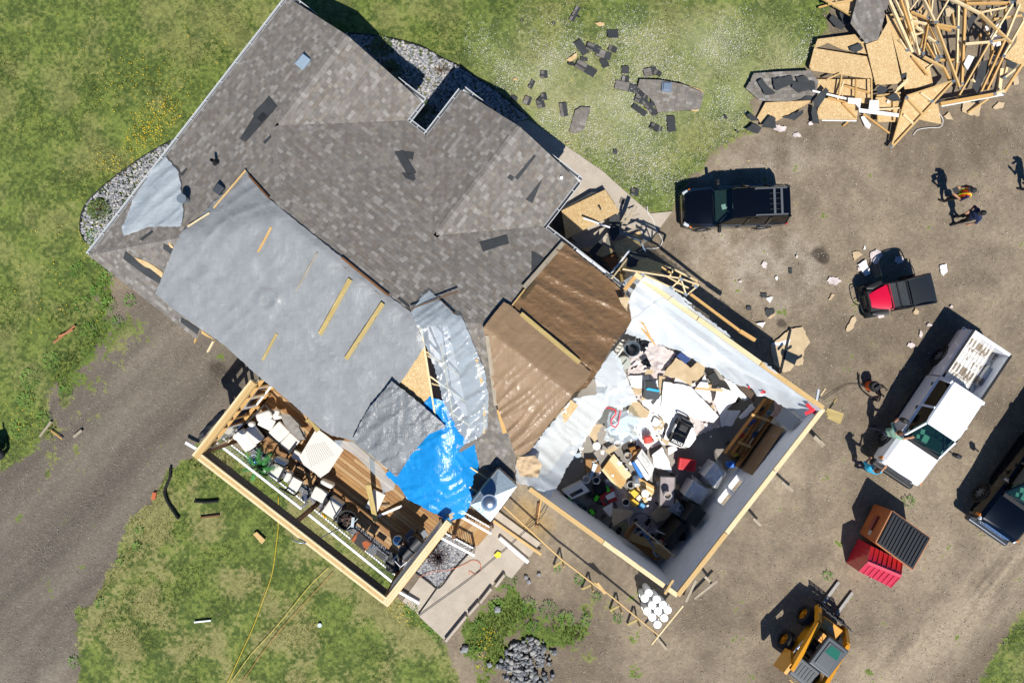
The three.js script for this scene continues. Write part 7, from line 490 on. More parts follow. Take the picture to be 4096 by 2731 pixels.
M('front_plate', [rbox(0.16, 0.45, 1.3, 0.04, 0.98, 0.75, 0), rbox(0.5, 0.18, 0.9, 0.04, 0.85, 0.95, 0)], Y, v); M('emblem', (() => { const tg = new TextGeometry('CAT', { font: FONT, size: 0.08, depth: 0.004, curveSegments: 3 }); tg.rotateX(-Math.PI / 2); tg.rotateY(-Math.PI / 2); return plain(tg).translate(0.8, 1.045, -0.1); })(), MT.white, v); wheels(v, [[0.62, .78], [0.62, -.78], [-0.68, .78], [-0.68, -.78]], 0.42, 0.3, Y, 0);
const fk = M('fork_frame', [beam(new V3(1.35, 0.25, -.75), new V3(1.35, 0.25, .75), 0.08, 0.14), beam(new V3(1.3, 0.75, -.75), new V3(1.3, 0.75, .75), 0.08, 0.12), ...[-0.75, -0.45, -0.15, 0.15, 0.45, 0.75].map(z => beam(new V3(1.34, 0.25, z), new V3(1.28, 1.2, z * 0.85), 0.04, 0.04)), ...[0.95, 1.08, 1.2].map(y => beam(new V3(1.29, y, -.66), new V3(1.29, y, .66), 0.03, 0.03))], MT.darkSteel, v); for (const z of [-0.3, 0.42]) M('fork', [beam(new V3(1.4, 0.08, z), new V3(2.55, 0.05, z), 0.12, 0.045), beam(new V3(1.4, 0.06, z), new V3(1.4, 0.7, z), 0.12, 0.05)], mat(0x8e8a86, 0.5, { metalness: 0.6 }), v); M('rear_guard', tube([new V3(-1.7, 0.6, .6), new V3(-1.85, 0.6, .5), new V3(-1.85, 0.6, .2)], 0.02), mat(0xd9b45a, 0.5), v); }
{ // dumpster and red shed
const d = thing('dumpster', 'rust orange dumpster with two ribbed black plastic lids', 'dumpster'); const A = [1440, 385], B = [1700, 570], C = [1580, 785], E = [1330, 600]; const H = 1.42, v = dr(z9, [A, B, C, E], H); const n = (i, j, t) => v[i].clone().lerp(v[j], t); const OR = mt(T.spot, 0.6, { color: 0xc06a35 }); const lo = dr(z9, [A, B, C, E], H).map(p => p.setY(0.12)); const c = lo.reduce((s, p) => s.add(p.clone().multiplyScalar(0.25)), new V3()); lo.forEach((p, i) => p.lerp(c, 0.04)); for (let i = 0; i < 4; i++) M('side', slab([v[i], v[(i + 1) % 4], lo[(i + 1) % 4], lo[i]], 0.03), OR, d); M('floor', slab(lo, 0.03), OR, d); M('rim', v.map((p, i) => beam(p, v[(i + 1) % 4], 0.07, 0.07)), mat(0xb4764a, 0.6), d); M('lift_pocket', [beam(v[0].clone().lerp(v[3], 0.3).setY(0.8).addScaledVector(v[0].clone().sub(v[1]).normalize(), 0.05), v[0].clone().lerp(v[3], 0.75).setY(0.8).addScaledVector(v[0].clone().sub(v[1]).normalize(), 0.05), 0.12, 0.22)], mat(0x8a3f33, 0.7), d); const off = v[0].clone().sub(v[1]).normalize().multiplyScalar(0.02); M('notice', slab([v[3].clone().lerp(v[0], 0.1).setY(0.72).add(off), v[3].clone().lerp(v[0], 0.24).setY(0.72).add(off), v[3].clone().lerp(v[0], 0.24).setY(0.9).add(off), v[3].clone().lerp(v[0], 0.1).setY(0.9).add(off)], 0.006), mat(0xa9a6a2, 0.7), d);
for (const [t0, t1] of [[0.01, 0.495], [0.505, 0.99]]) { const q = [n(0, 1, t0), n(0, 1, t1), n(3, 2, t1), n(3, 2, t0)].map(p => p.setY(H + 0.07)); const lid = M('lid', slab(q, 0.03), mat(0x1d2023, 0.4), d); for (let i = 0; i < 6; i++) { const s = (i + 0.5) / 6, P0 = q[0].clone().lerp(q[1], s).lerp(q[3].clone().lerp(q[2], s), 0.05), P1 = q[3].clone().lerp(q[2], s).lerp(q[0].clone().lerp(q[1], s), 0.05); P0.y += 0.02; P1.y += 0.02; M('rib', (() => { const g = beam(P0, P1, 0.09, 0.04); return g; })(), mat(0x25282c, 0.35), lid); } }
const s = thing('metal_shed', 'small red ribbed metal shelter with a low gable beside the dumpster', 'shed'); const e1 = [z9(1297, 628, 1.1), z9(1512, 738, 1.1)], rg = [z9(1270, 738, 1.5), z9(1502, 834, 1.5)], e2 = [z9(1212, 800, 1.1), z9(1432, 910, 1.1)]; const RD = paint(0xc01a2c, 0.35), RP2 = paint(0xd0485c, 0.35); for (const [e, m] of [[e1, RD], [e2, RD]]) { const r = M('roof', slab([rg[0], rg[1], e[1], e[0]], 0.015), m, s); for (let i = 0; i <= 7; i++) { const t = i / 7; M('rib', beam(rg[0].clone().lerp(rg[1], t).add(new V3(0, 0.012, 0)), e[0].clone().lerp(e[1], t).add(new V3(0, 0.012, 0)), 0.03, 0.025), m, r); } } M('ridge_cap', beam(rg[0].clone().add(new V3(0, 0.02, 0)), rg[1].clone().add(new V3(0, 0.02, 0)), 0.12, 0.02), RP2, s); const g0 = p => p.clone().setY(0.02), i0 = (p, q, t) => p.clone().lerp(q, t); const w = [i0(e1[0], e1[1], 0.03), i0(e1[1], e1[0], 0.03), i0(e2[1], e2[0], 0.03), i0(e2[0], e2[1], 0.03)].map(p => p.setY(1.08)); M('wall', [slab([w[0], w[1], g0(w[1]), g0(w[0])], 0.02), slab([w[2], w[3], g0(w[3]), g0(w[2])], 0.02), slab([w[0], rg[0].clone().lerp(rg[1], 0.03), w[3], g0(w[3]), g0(w[0])], 0.02), slab([w[1], rg[1].clone().lerp(rg[0], 0.03), w[2], g0(w[2]), g0(w[1])], 0.02)], RD, s); for (let i = 1; i < 5; i++) { const a = w[0].clone().lerp(w[3], i / 5), o = w[0].clone().sub(w[1]).normalize().multiplyScalar(0.02); M('wall_rib', beam(a.clone().add(o).setY(0.05), a.clone().add(o).setY(1.1), 0.03, 0.02), RD, s); } }
{ // wheel and fender of a machine at the left edge
const t = thing('trailer', 'black trailer corner with chrome wheel by the weeds', 'trailer', null, P(-14, 1035, 0.3).setY(0)); M('fender', rbox(0.9, 0.06, 0.5, 0.02, 0, 0.75, 0, 0.3), MT.black, t); M('tyre', tyreG(0.33, 0.2).rotateX(-0.9).translate(0.12, 0.4, 0.1), MT.rubber, t); M('rim', [cyl(0.18, 0.18, 0.06, 0, -0.03, 0, 20)].map(g => g.rotateX(0.6).translate(0.12, 0.5, 0.15)), MT.chrome, t); M('frame', [box(0.9, 0.1, 0.08, -0.1, 0.5, -0.3), box(0.1, 0.1, 0.9, -0.3, 0.5, 0)], MT.black, t); M('post', rod(new V3(0.25, 0.5, -0.5), new V3(0.25, 0.9, -0.5), 0.04), MT.white, t); }
// ---------------------------------------------------------------- people
function surfaceNet(f, lo, hi, cell) { const nx = Math.ceil((hi[0] - lo[0]) / cell) + 1, ny = Math.ceil((hi[1] - lo[1]) / cell) + 1, nz = Math.ceil((hi[2] - lo[2]) / cell) + 1, v = new Float32Array(nx * ny * nz), id = (i, j, k) => i + nx * (j + ny * k); for (let k = 0; k < nz; k++) for (let j = 0; j < ny; j++) for (let i = 0; i < nx; i++) v[id(i, j, k)] = f(lo[0] + i * cell, lo[1] + j * cell, lo[2] + k * cell);
const vi = new Int32Array(nx * ny * nz).fill(-1), pos = [], idx = []; for (let k = 0; k < nz - 1; k++) for (let j = 0; j < ny - 1; j++) for (let i = 0; i < nx - 1; i++) { let n = 0, sx = 0, sy = 0, sz = 0; for (let e = 0; e < 12; e++) { const ax = e >> 2, p = e & 1, q = (e >> 1) & 1; const a = [0, 0, 0], b = [0, 0, 0]; a[(ax + 1) % 3] = b[(ax + 1) % 3] = p; a[(ax + 2) % 3] = b[(ax + 2) % 3] = q; b[ax] = 1; const va = v[id(i + a[0], j + a[1], k + a[2])], vb = v[id(i + b[0], j + b[1], k + b[2])]; if ((va < 0) !== (vb < 0)) { const t = va / (va - vb); sx += i + lerp(a[0], b[0], t); sy += j + lerp(a[1], b[1], t); sz += k + lerp(a[2], b[2], t); n++; } } if (n) { vi[id(i, j, k)] = pos.length / 3; pos.push(lo[0] + sx / n * cell, lo[1] + sy / n * cell, lo[2] + sz / n * cell); } }
const st = [1, nx, nx * ny]; for (let k = 1; k < nz - 1; k++) for (let j = 1; j < ny - 1; j++) for (let i = 1; i < nx - 1; i++) for (let ax = 0; ax < 3; ax++) { const o = id(i, j, k), va = v[o], vb = v[o + st[ax]]; if ((va < 0) === (vb < 0)) continue; const s1 = st[(ax + 1) % 3], s2 = st[(ax + 2) % 3], q = [vi[o], vi[o - s1], vi[o - s1 - s2], vi[o - s2]]; if (q.some(x => x < 0)) continue; if (va < 0) idx.push(q[0], q[1], q[2], q[0], q[2], q[3]); else idx.push(q[0], q[2], q[1], q[0], q[3], q[2]); }
const g = new THREE.BufferGeometry(); g.setAttribute('position', new THREE.Float32BufferAttribute(pos, 3)); g.setIndex(idx); g.computeVertexNormals(); return g; }
function bodyMesh(bones, skin, cell = 0.02) { let lo = [9, 9, 9], hi = [-9, -9, -9]; for (const [a, b, r] of bones) for (const p of [a, b]) for (let i = 0; i < 3; i++) { lo[i] = Math.min(lo[i], p[i] - 0.2); hi[i] = Math.max(hi[i], p[i] + 0.2); } const seg = (x, y, z, [a, b, ra, rb]) => { const dx = b[0] - a[0], dy = b[1] - a[1], dz = b[2] - a[2], L = dx * dx + dy * dy + dz * dz || 1e-6, t = clamp(((x - a[0]) * dx + (y - a[1]) * dy + (z - a[2]) * dz) / L); return Math.hypot(x - a[0] - dx * t, y - a[1] - dy * t, z - a[2] - dz * t) - lerp(ra, rb, t); };
const f = (x, y, z) => { let s = 0; for (const b of bones) s += Math.exp(-seg(x, y, z, b) * 38); return -Math.log(s + 1e-12) / 38; };
const g = plain(surfaceNet(f, lo, hi, cell)); const p = g.attributes.position, col = new Float32Array(p.count * 3), c = new THREE.Color(); for (let i = 0; i < p.count; i++) { let best = 9, bc = skin; const x = p.getX(i), y = p.getY(i), z = p.getZ(i); for (const b of bones) { const d = seg(x, y, z, b); if (d < best) { best = d; bc = b[4]; } } c.set(bc); col[i * 3] = c.r; col[i * 3 + 1] = c.g; col[i * 3 + 2] = c.b; } g.setAttribute('color', new THREE.BufferAttribute(col, 3)); return g; }
// o: pants, shirt, shoe, skin, hair colours; arms: [[elbow],[wrist]] for each side; x right, y up, z forward
function person(label, pos, turn, o) { const t = thing('person', label, 'person', null, pos); t.rotation.y = turn; const sk = o.skin || 0xb98a6c, st = o.stance || [[0.11, 0.04], [-0.11, -0.05]], ln = o.lean || 0, S = o.scale || 1; const B = []; const b = (a, c, r0, r1, col) => B.push([a, c, r0, r1, col]); const ch = [0, 1.34, ln * 0.75], nk = [0, 1.5, ln], hd = [0, 1.66, ln + 0.03 + (o.headF || 0)];
b([0, 0.95, 0], [0, 1.05, ln * 0.3], 0.15, 0.145, o.pants); b([-0.06, 1.12, ln * 0.4], [0.06, 1.12, ln * 0.4], 0.125, 0.125, o.shirt); b([-0.09, 1.3, ln * 0.7], [0.09, 1.3, ln * 0.7], 0.13, 0.13, o.shirt); b([-0.15, 1.42, ln * 0.85], [0.15, 1.42, ln * 0.85], 0.07, 0.07, o.shirt); b(nk, [hd[0], hd[1] - 0.06, hd[2]], 0.055, 0.055, sk); b([0, hd[1] - 0.03, hd[2]], [0, hd[1] + 0.04, hd[2] - 0.015], 0.085, 0.1, sk); b([0, hd[1] - 0.02, hd[2] + 0.08], [0, hd[1] - 0.03, hd[2] + 0.105], 0.02, 0.018, sk);
[1, -1].forEach((s, i) => { const [fx, fz] = st[i]; b([0.09 * s, 0.92, 0], [lerp(0.09 * s, fx, 0.5), 0.5, fz * 0.5 + 0.04], 0.098, 0.068, o.pants); b([lerp(0.09 * s, fx, 0.5), 0.5, fz * 0.5 + 0.04], [fx, 0.1, fz], 0.065, 0.048, o.pants); b([fx, 0.05, fz - 0.04], [fx + 0.02 * s, 0.035, fz + 0.17], 0.045, 0.038, o.shoe); const [el, wr] = o.arms[i]; const sh = [0.19 * s, 1.42, ln * 0.85]; b(sh, el, 0.058, 0.046, o.shirt); const m = el.map((v, k) => lerp(v, wr[k], 0.12)); b(m, wr, 0.042, 0.032, o.sleeve ?? sk); const d = new V3(wr[0] - el[0], wr[1] - el[1], wr[2] - el[2]).normalize(), pe = [wr[0] + d.x * 0.075, wr[1] + d.y * 0.075, wr[2] + d.z * 0.075]; b(wr, pe, 0.032, 0.036, sk); o['hand' + i] = [wr, pe, d]; });
const parts = [bodyMesh(B.map(q => [q[0], q[1], q[2], q[3], q[4]]), sk, 0.022)]; const tint = (g, c) => { const n = g.attributes.position.count, a = new Float32Array(n * 3), k = new THREE.Color(c); for (let i = 0; i < n; i++) { a[i * 3] = k.r; a[i * 3 + 1] = k.g; a[i * 3 + 2] = k.b; } g.setAttribute('color', new THREE.BufferAttribute(a, 3)); return g; };
[0, 1].forEach(i => { const [wr, pe, d] = o['hand' + i], side = new V3(0, 1, 0).cross(d); if (side.length() < 0.1) side.set(1, 0, 0); side.normalize(); const palm = new V3().crossVectors(d, side).normalize(); for (let k = 0; k < 4; k++) { const base = new V3(...pe).addScaledVector(side, (k - 1.5) * 0.019), L = [0.06, 0.075, 0.07, 0.055][k]; parts.push(tint(uvBox(plain(tube([base, base.clone().addScaledVector(d, L * 0.5).addScaledVector(palm, 0.008), base.clone().addScaledVector(d, L * 0.85).addScaledVector(palm, 0.028)], 0.0085, 6, 5))), sk)); } const tb = new V3(...wr).addScaledVector(d, 0.03).addScaledVector(side, 0.03); parts.push(tint(uvBox(plain(tube([tb, tb.clone().addScaledVector(side, 0.025).addScaledVector(d, 0.02), tb.clone().addScaledVector(side, 0.03).addScaledVector(d, 0.05)], 0.0095, 6, 5))), sk)); }); for (const s of [-1, 1]) { parts.push(tint(sph(0.024, 0.1 * s, hd[1] - 0.01, hd[2] - 0.01, 8), sk), tint(sph(0.012, 0.035 * s, hd[1] + 0.01, hd[2] + 0.088, 6), 0x2a1c14)); } parts.push(tint(box(0.045, 0.01, 0.012, 0, hd[1] - 0.06, hd[2] + 0.075), 0x8c4a40));
const bm = M('body', parts, mat(0xffffff, 0.85, { vertexColors: true }), t); if (o.hat) { M('cap', [plain(new THREE.SphereGeometry(0.115, 18, 10, 0, 6.3, 0, 1.65)).scale(0.95, 1, 1.08).translate(0, hd[1] + 0.03, hd[2] - 0.01), rbox(0.15, 0.012, 0.1, 0.005, 0, hd[1] + 0.045, hd[2] + 0.14)], mat(o.hat, 0.7), t); } else M('hair', [plain(new THREE.SphereGeometry(0.112, 18, 10, 0, 6.3, 0, 1.75)).rotateX(-0.35).scale(0.95, 1, 1.05).translate(0, hd[1] + 0.03, hd[2] - 0.02)], mat(o.hair || 0x3a281c, 0.9), t);
if (o.vest) { const vm = mat(0xff5a10, 0.6), ym = mat(0xe8f02a, 0.5); const vg = bodyMesh([[[-0.06, 1.08, ln * 0.4], [0.06, 1.08, ln * 0.4], 0.145, 0.145, 0xff5a10], [[-0.09, 1.3, ln * 0.7], [0.09, 1.3, ln * 0.7], 0.148, 0.148, 0xff5a10], [[-0.13, 1.43, ln * 0.85], [0.13, 1.43, ln * 0.85], 0.082, 0.082, 0xff5a10]], 0xff5a10, 0.025); vg.deleteAttribute('color'); M('vest', vg, vm, t); for (const s of [-1, 1]) M('reflective_strip', [tube([new V3(0.1 * s, 1.0, -0.15 + ln * 0.3), new V3(0.11 * s, 1.35, -0.165 + ln * 0.75), new V3(0.1 * s, 1.52, ln * 0.85), new V3(0.1 * s, 1.33, 0.165 + ln * 0.75), new V3(0.1 * s, 1.0, 0.16 + ln * 0.3)], 0.017, 6, 24)], ym, t); M('reflective_strip', plain(new THREE.TorusGeometry(0.2, 0.024, 6, 24)).rotateX(Math.PI / 2).scale(1, 1, 0.78).translate(0, 1.1, ln * 0.4), ym, t); }
t.scale.setScalar(S); return t; }
{ const A = (ex, ey, ez, wx, wy, wz) => [[ex, ey, ez], [wx, wy, wz]]; const f = (v) => Math.atan2(v[0], v[1]); // heading from x,z
person('person in orange safety vest and dark trousers holding a tablet', zQ(320, 588, 0), f([-1, -0.35]), { pants: 0x121316, shirt: 0x1b1a3a, shoe: 0x241e1a, vest: 1, hat: 0x1c1e22, stance: [[0.12, 0.1], [-0.1, -0.12]], arms: [A(0.3, 1.15, 0.05, 0.18, 1.12, 0.3), A(-0.3, 1.15, 0.05, -0.16, 1.12, 0.3)] });
const tp = zQ(320, 588, 0); one('tablet', 'dark tablet held by the person in the orange vest', 'tablet', null, box(0.2, 0.012, 0.26, tp.x - 0.34, 1.14, tp.z - 0.12, 0.4, 0.3), MT.black);
person('person in navy short sleeved shirt and black cap on the bare drive', zQ(430, 838, 0), f([-0.7, 0.2]), { pants: 0x14161c, shirt: 0x1d2b4e, shoe: 0x101114, hat: 0x0d0e10, stance: [[0.13, 0.1], [-0.12, -0.12]], arms: [A(0.32, 1.14, 0.0, 0.3, 0.92, 0.14), A(-0.34, 1.2, -0.08, -0.2, 1.05, 0.12)] });
person('person in sage green shirt leaning on the white pickup', zL(290, 1010, 0.0), f([0.95, -0.4]), { pants: 0x232a38, shirt: 0x7fa08c, shoe: 0x2a2622, hair: 0x5a3a24, lean: 0.14, stance: [[0.12, -0.1], [-0.12, 0.08]], arms: [A(0.34, 1.3, 0.2, 0.36, 1.2, 0.42), A(-0.34, 1.4, 0.28, -0.38, 1.52, 0.56)] });
person('person in turquoise shirt in front of the white pickup', zL(135, 1300, 0.0), f([0.6, -0.75]), { pants: 0x1c2440, shirt: 0x2fa3c4, shoe: 0x8a8078, hair: 0x4a2f1e, stance: [[0.12, 0.05], [-0.12, -0.08]], arms: [A(0.32, 1.16, 0.05, 0.24, 1.1, 0.28), A(-0.36, 1.25, 0.14, -0.3, 1.4, 0.38)] });
person('person standing at the right of the lumber heap, in dark clothes', zQ(1248, 445, 0), f([-1, -0.3]), { pants: 0x14161c, shirt: 0x1d2430, shoe: 0x101114, hat: 0x0d0e10, stance: [[0.12, 0.08], [-0.12, -0.1]], arms: [A(0.3, 1.2, 0.1, 0.2, 1.3, 0.32), A(-0.3, 1.2, 0.1, -0.2, 1.1, 0.3)] }); }
// ---------------------------------------------------------------- rubble on the lawn and drive
const flatTabs = (parent, pts, ang, hf) => { const poly = pts.map(p => [p.x, p.z]), e = [Math.cos(ang), Math.sin(ang)], s = [-e[1], e[0]]; tabSingles(tabs(poly, e, s, hf, (x, z, h) => new V3(x, h, z)), 'shingle', parent); };
const plane3 = pts => { const n = new V3(); for (let i = 0; i < pts.length; i++) { const a = pts[i], b = pts[(i + 1) % pts.length]; n.x += (a.y - b.y) * (a.z + b.z); n.y += (a.z - b.z) * (a.x + b.x); n.z += (a.x - b.x) * (a.y + b.y); } n.normalize(); const c = pts.reduce((s, p) => s.add(p), new V3()).multiplyScalar(1 / pts.length); return (x, z) => c.y - (n.x * (x - c.x) + n.z * (z - c.z)) / n.y; };
function shingleSheet(label, pts, ang, grp) { const t = thing('shingle_sheet', label, 'shingle piece', grp); const pf = plane3(pts); M('felt', slab(pts.map(p => new V3(p.x, pf(p.x, p.z), p.z)), 0.018), MT.felt, t); flatTabs(t, pts, ang, pf); return t; }
{ const lawnG = 'torn shingle strips on the lawn'; const strip = (x, y, w, l, deg, q = z2, two = true) => { const c = q(x, y, 0), k = 0.5742 / 1.722 * 0.01818, a = deg * Math.PI / 180, W = w * k, L = l * k; const tb9 = two && rnd() < 0.6, t = thing('shingle_strip', `${l * w > 5000 ? 'large' : l * w > 2000 ? 'middle sized' : 'small'} torn shingle strip on the lawn, ${tb9 ? 'tabs showing' : 'black side up'}`, 'shingle piece', lawnG, c.setY(0)); const P4 = (u, v, h) => new V3(Math.cos(a) * u - Math.sin(a) * v, h, Math.sin(a) * u + Math.cos(a) * v); const h0 = rr(0.05, 0.09), h1 = rr(0.03, 0.16); M('felt_side', slab(ragged([P4(-W / 2, -L / 2, h0), P4(W / 2, -L / 2, h0), P4(W / 2, L / 2, h1), P4(-W / 2, L / 2, h1)], 0.12, 0.015), 0.012), MT.felt, t); if (tb9) { const f = rr(0.3, 0.6); const n = Math.max(1, Math.round(L / 0.2)); for (let i = 0; i < n; i++) M('tab', slab([P4(-W / 2, -L / 2 + L * i / n, h0 + 0.02), P4(-W / 2 + W * f, -L / 2 + L * i / n, h0 + 0.02), P4(-W / 2 + W * f, -L / 2 + L * (i + 0.96) / n, lerp(h0, h1, 0.9) + 0.02), P4(-W / 2, -L / 2 + L * (i + 0.96) / n, lerp(h0, h1, 0.9) + 0.02)], 0.008), pick(shMats), t); } };
for (const a of [[1608, 100, 36, 112, 28], [1630, 117, 26, 18, 20], [1868, 238, 76, 62, 0], [1652, 332, 56, 112, -35], [1735, 338, 100, 56, 22], [1806, 380, 104, 50, 18], [1810, 437, 48, 68, -20], [1682, 478, 150, 62, 30], [1670, 410, 50, 26, 10], [1580, 443, 44, 26, 10], [1867, 345, 56, 44, 20], [1395, 518, 50, 52, 0], [1310, 587, 28, 62, 25], [1280, 697, 50, 54, 20], [1372, 718, 54, 60, -10], [1395, 672, 40, 52, -10], [1372, 688, 30, 44, 30], [1530, 758, 50, 92, -10], [1955, 485, 50, 50, 0], [1955, 548, 50, 40, 10], [2125, 500, 90, 56, -15], [2175, 508, 52, 44, 30], [1973, 603, 180, 56, 13], [1885, 1048, 28, 30, 0], [2020, 1327, 52, 52, 5], [2155, 882, 62, 50, 25], [2195, 890, 26, 26, 10], [2270, 857, 56, 108, -5], [1243, 148, 14, 16, 0], [1464, 166, 16, 16, 20], [2060, 690, 80, 60, 20], [2050, 762, 110, 40, 35], [2120, 745, 44, 140, -38], [2145, 655, 34, 160, 3], [2080, 640, 70, 40, -20], [1190, 678, 44, 26, 20], [2330, 745, 150, 44, 2], [2095, 670, 30, 90, 20], [1935, 1385, 34, 40, 20]]) strip(...a); for (const a of [[292, 808, 16, 28, -10], [370, 910, 20, 18, 30]]) strip(...a, z3);
for (const [x, y, w, l, a] of [[555, 468, 44, 34, 20], [600, 585, 62, 50, 30], [740, 298, 26, 40, 5], [455, 557, 32, 30, 10]]) { const c = z6(x, y), k = 0.5742 / 1.723 * 0.01818, W = w * k / 2, L = l * k / 2; one('shingle_scrap', 'small dark shingle scrap on the bare drive', 'shingle piece', 'shingle scraps on the drive', slab(ragged([new V3(c.x - W, 0.05, c.z - L), new V3(c.x + W, 0.04, c.z - L), new V3(c.x + W * 0.9, 0.03, c.z + L), new V3(c.x - W * 0.8, 0.05, c.z + L)], 0.1, 0.03), 0.012), MT.felt); }
shingleSheet('tilted piece of shingle with stepped courses on the lawn', [z2(1650, 735, 0.1), z2(1720, 742, 0.12), z2(1665, 900, 0.08), z2(1605, 918, 0.05), z2(1568, 905, 0.05), z2(1610, 760, 0.08)], 0.35); const big = shingleSheet('large shingled roof piece with square vent lying on the lawn', [z2(2055, 545, 0.2), z2(2190, 550, 0.24), z2(2352, 580, 0.28), z3(145, 640, 0.3), z3(118, 752, 0.22), z2(2180, 772, 0.14), z2(2150, 700, 0.14), z2(2040, 600, 0.14)], 0.17); { const p = z2(2242, 595, 0.35); M('vent', [rbox(0.4, 0.04, 0.4, 0.01, p.x, 0.3, p.z, -0.1), rbox(0.3, 0.1, 0.32, 0.03, p.x, 0.33, p.z, -0.1)], mat(0x6f7f92, 0.5), big); }
for (const [q, pts, l] of [[z3, [[-40, 585], [10, 580], [130, 620], [148, 645], [-20, 600]], 'strip of raw board under the shingled roof piece on the lawn'], [z3, [[20, 735], [115, 752], [95, 768], [15, 752]], 'second strip of raw board under the shingled roof piece'], [z2, [[1552, 410], [1622, 360], [1618, 400], [1570, 425]], 'orange brown wood sliver among the lawn shingles'], [z2, [[1740, 155], [1810, 155], [1812, 175], [1770, 180]], 'pale splinter on the lawn above the shingles'], [z2, [[1180, 545], [1200, 532], [1212, 550], [1185, 555]], 'small pale board chip near the stone bed'], [z2, [[1545, 985], [1575, 975], [1570, 985], [1548, 992]], 'thin pale chip beside the footpath']]) one('board_piece', l, 'board', null, slab(ragged(dr(q, pts, 0.1), 0.12, 0.02), 0.012), MT.osb);
// shaded wreck by the north corner
const os = (q, pts, l, m = MT.osb, t = 0.015, cat = 'board', nm = 'osb_sheet') => one(nm, l, cat, null, slab(pts.map(([x, y, h]) => q(x, y, h)), t), m); os(zR, [[110, 240, 0.35], [520, 42, 0.45], [658, 250, 0.7], [150, 508, 0.5]], 'big particle board sheet, half sunlit, beside the house corner'); os(zR, [[130, 215, 0.3], [390, 65, 0.35], [450, 65, 0.35], [300, 160, 0.36], [150, 230, 0.32]], 'torn felt flap above the particle board sheet', MT.felt, 0.015, 'felt', 'felt_flap'); os(zR, [[600, 545, 0.3], [850, 430, 0.3], [890, 560, 0.3], [640, 720, 0.3]], 'shaded particle board sheet near the loose gutter'); os(zR, [[280, 600, 0.25], [500, 560, 0.25], [620, 620, 0.3], [500, 680, 0.3]], 'shaded particle board under black felt'); os(zR, [[500, 690, 0.3], [640, 640, 0.3], [650, 700, 0.3], [590, 800, 0.3]], 'rust stained board in the shade of the brown tarp roof', mt(T.osb, 0.8, { color: 0xb98a6a })); os(zR, [[365, 630, 0.5], [500, 490, 0.6], [500, 560, 0.6], [430, 650, 0.5], [580, 830, 0.5], [545, 830, 0.5]], 'bent strip of black felt in the shaded wreck', MT.felt, 0.015, 'felt', 'felt_flap'); os(zR, [[560, 300, 0.6], [660, 270, 0.5], [655, 460, 0.4], [600, 530, 0.4], [565, 500, 0.4]], 'upright black felt sheet in the shaded wreck', MT.felt, 0.015, 'felt', 'felt_flap'); os(zR, [[0, 300, 0.1], [110, 235, 0.12], [130, 330, 0.14], [180, 450, 0.14], [60, 430, 0.12]], 'black shingle heap right beside the house wall', MT.felt, 0.03, 'felt', 'felt_flap');
for (const [x0, y0, x1, y1, h0, h1, w, l] of [[810, 200, 670, 435, 0.9, 0.4, 0.16, 'wide weathered board leaning out of the shaded wreck'], [745, 220, 670, 360, 0.8, 0.4, 0.1, 'split board beside the wide weathered board'], [660, 468, 880, 385, 0.5, 0.6, 0.07, 'narrow board across the shaded wreck'], [780, 295, 845, 268, 0.7, 0.7, 0.05, 'short stub of board sticking out of the wreck'], [195, 540, 285, 600, 0.3, 0.3, 0.16, 'short greenish plank under the eave']]) one('board', l, 'board', null, beam(zR(x0, y0, h0), zR(x1, y1, h1), w, 0.04), MT.weathered); one('downspout', 'white bent downspout lying across the particle board sheet', 'pipe', null, [beam(zR(315, 312, 0.7), zR(440, 355, 0.75), 0.06, 0.05), beam(zR(440, 355, 0.75), zR(565, 400, 0.6), 0.06, 0.05)], MT.whiteMetal); one('downspout', 'grey blue bent downspout in the shaded wreck', 'pipe', null, [beam(zR(660, 440, 0.5), zR(855, 530, 0.5), 0.06, 0.05), beam(zR(855, 530, 0.5), zR(900, 630, 0.4), 0.06, 0.05)], MT.galv); one('loose_wire', 'thin white wire looping over the footpath to the wreck', 'wire', null, tube([[920, 200], [925, 260], [970, 320], [1000, 420], [1050, 490], [1060, 540], [1020, 590], [880, 600], [840, 625]].map(([x, y]) => zR(x, y, 0.06)), 0.012, 5, 50), MT.white); one('wood_chip', 'small shingle chip on the particle board sheet', 'chip', null, slab([[458, 208, 0.7], [484, 205, 0.7], [484, 235, 0.68], [475, 235, 0.68]].map(([x, y, h]) => zR(x, y, h)), 0.01), MT.felt);
// drywall and fluff on the drive
const sc = (q, pts, m, l, g) => one('drywall_scrap', l, 'drywall', g, slab(ragged(dr(q, pts, rr(0.03, 0.07)), 0.1, 0.03), 0.013), m); const sT = 'tan drywall scrap lying on the bare drive', sW = 'white drywall scrap lying on the bare drive', gT = 'tan scraps on the drive', gW = 'white scraps on the drive';
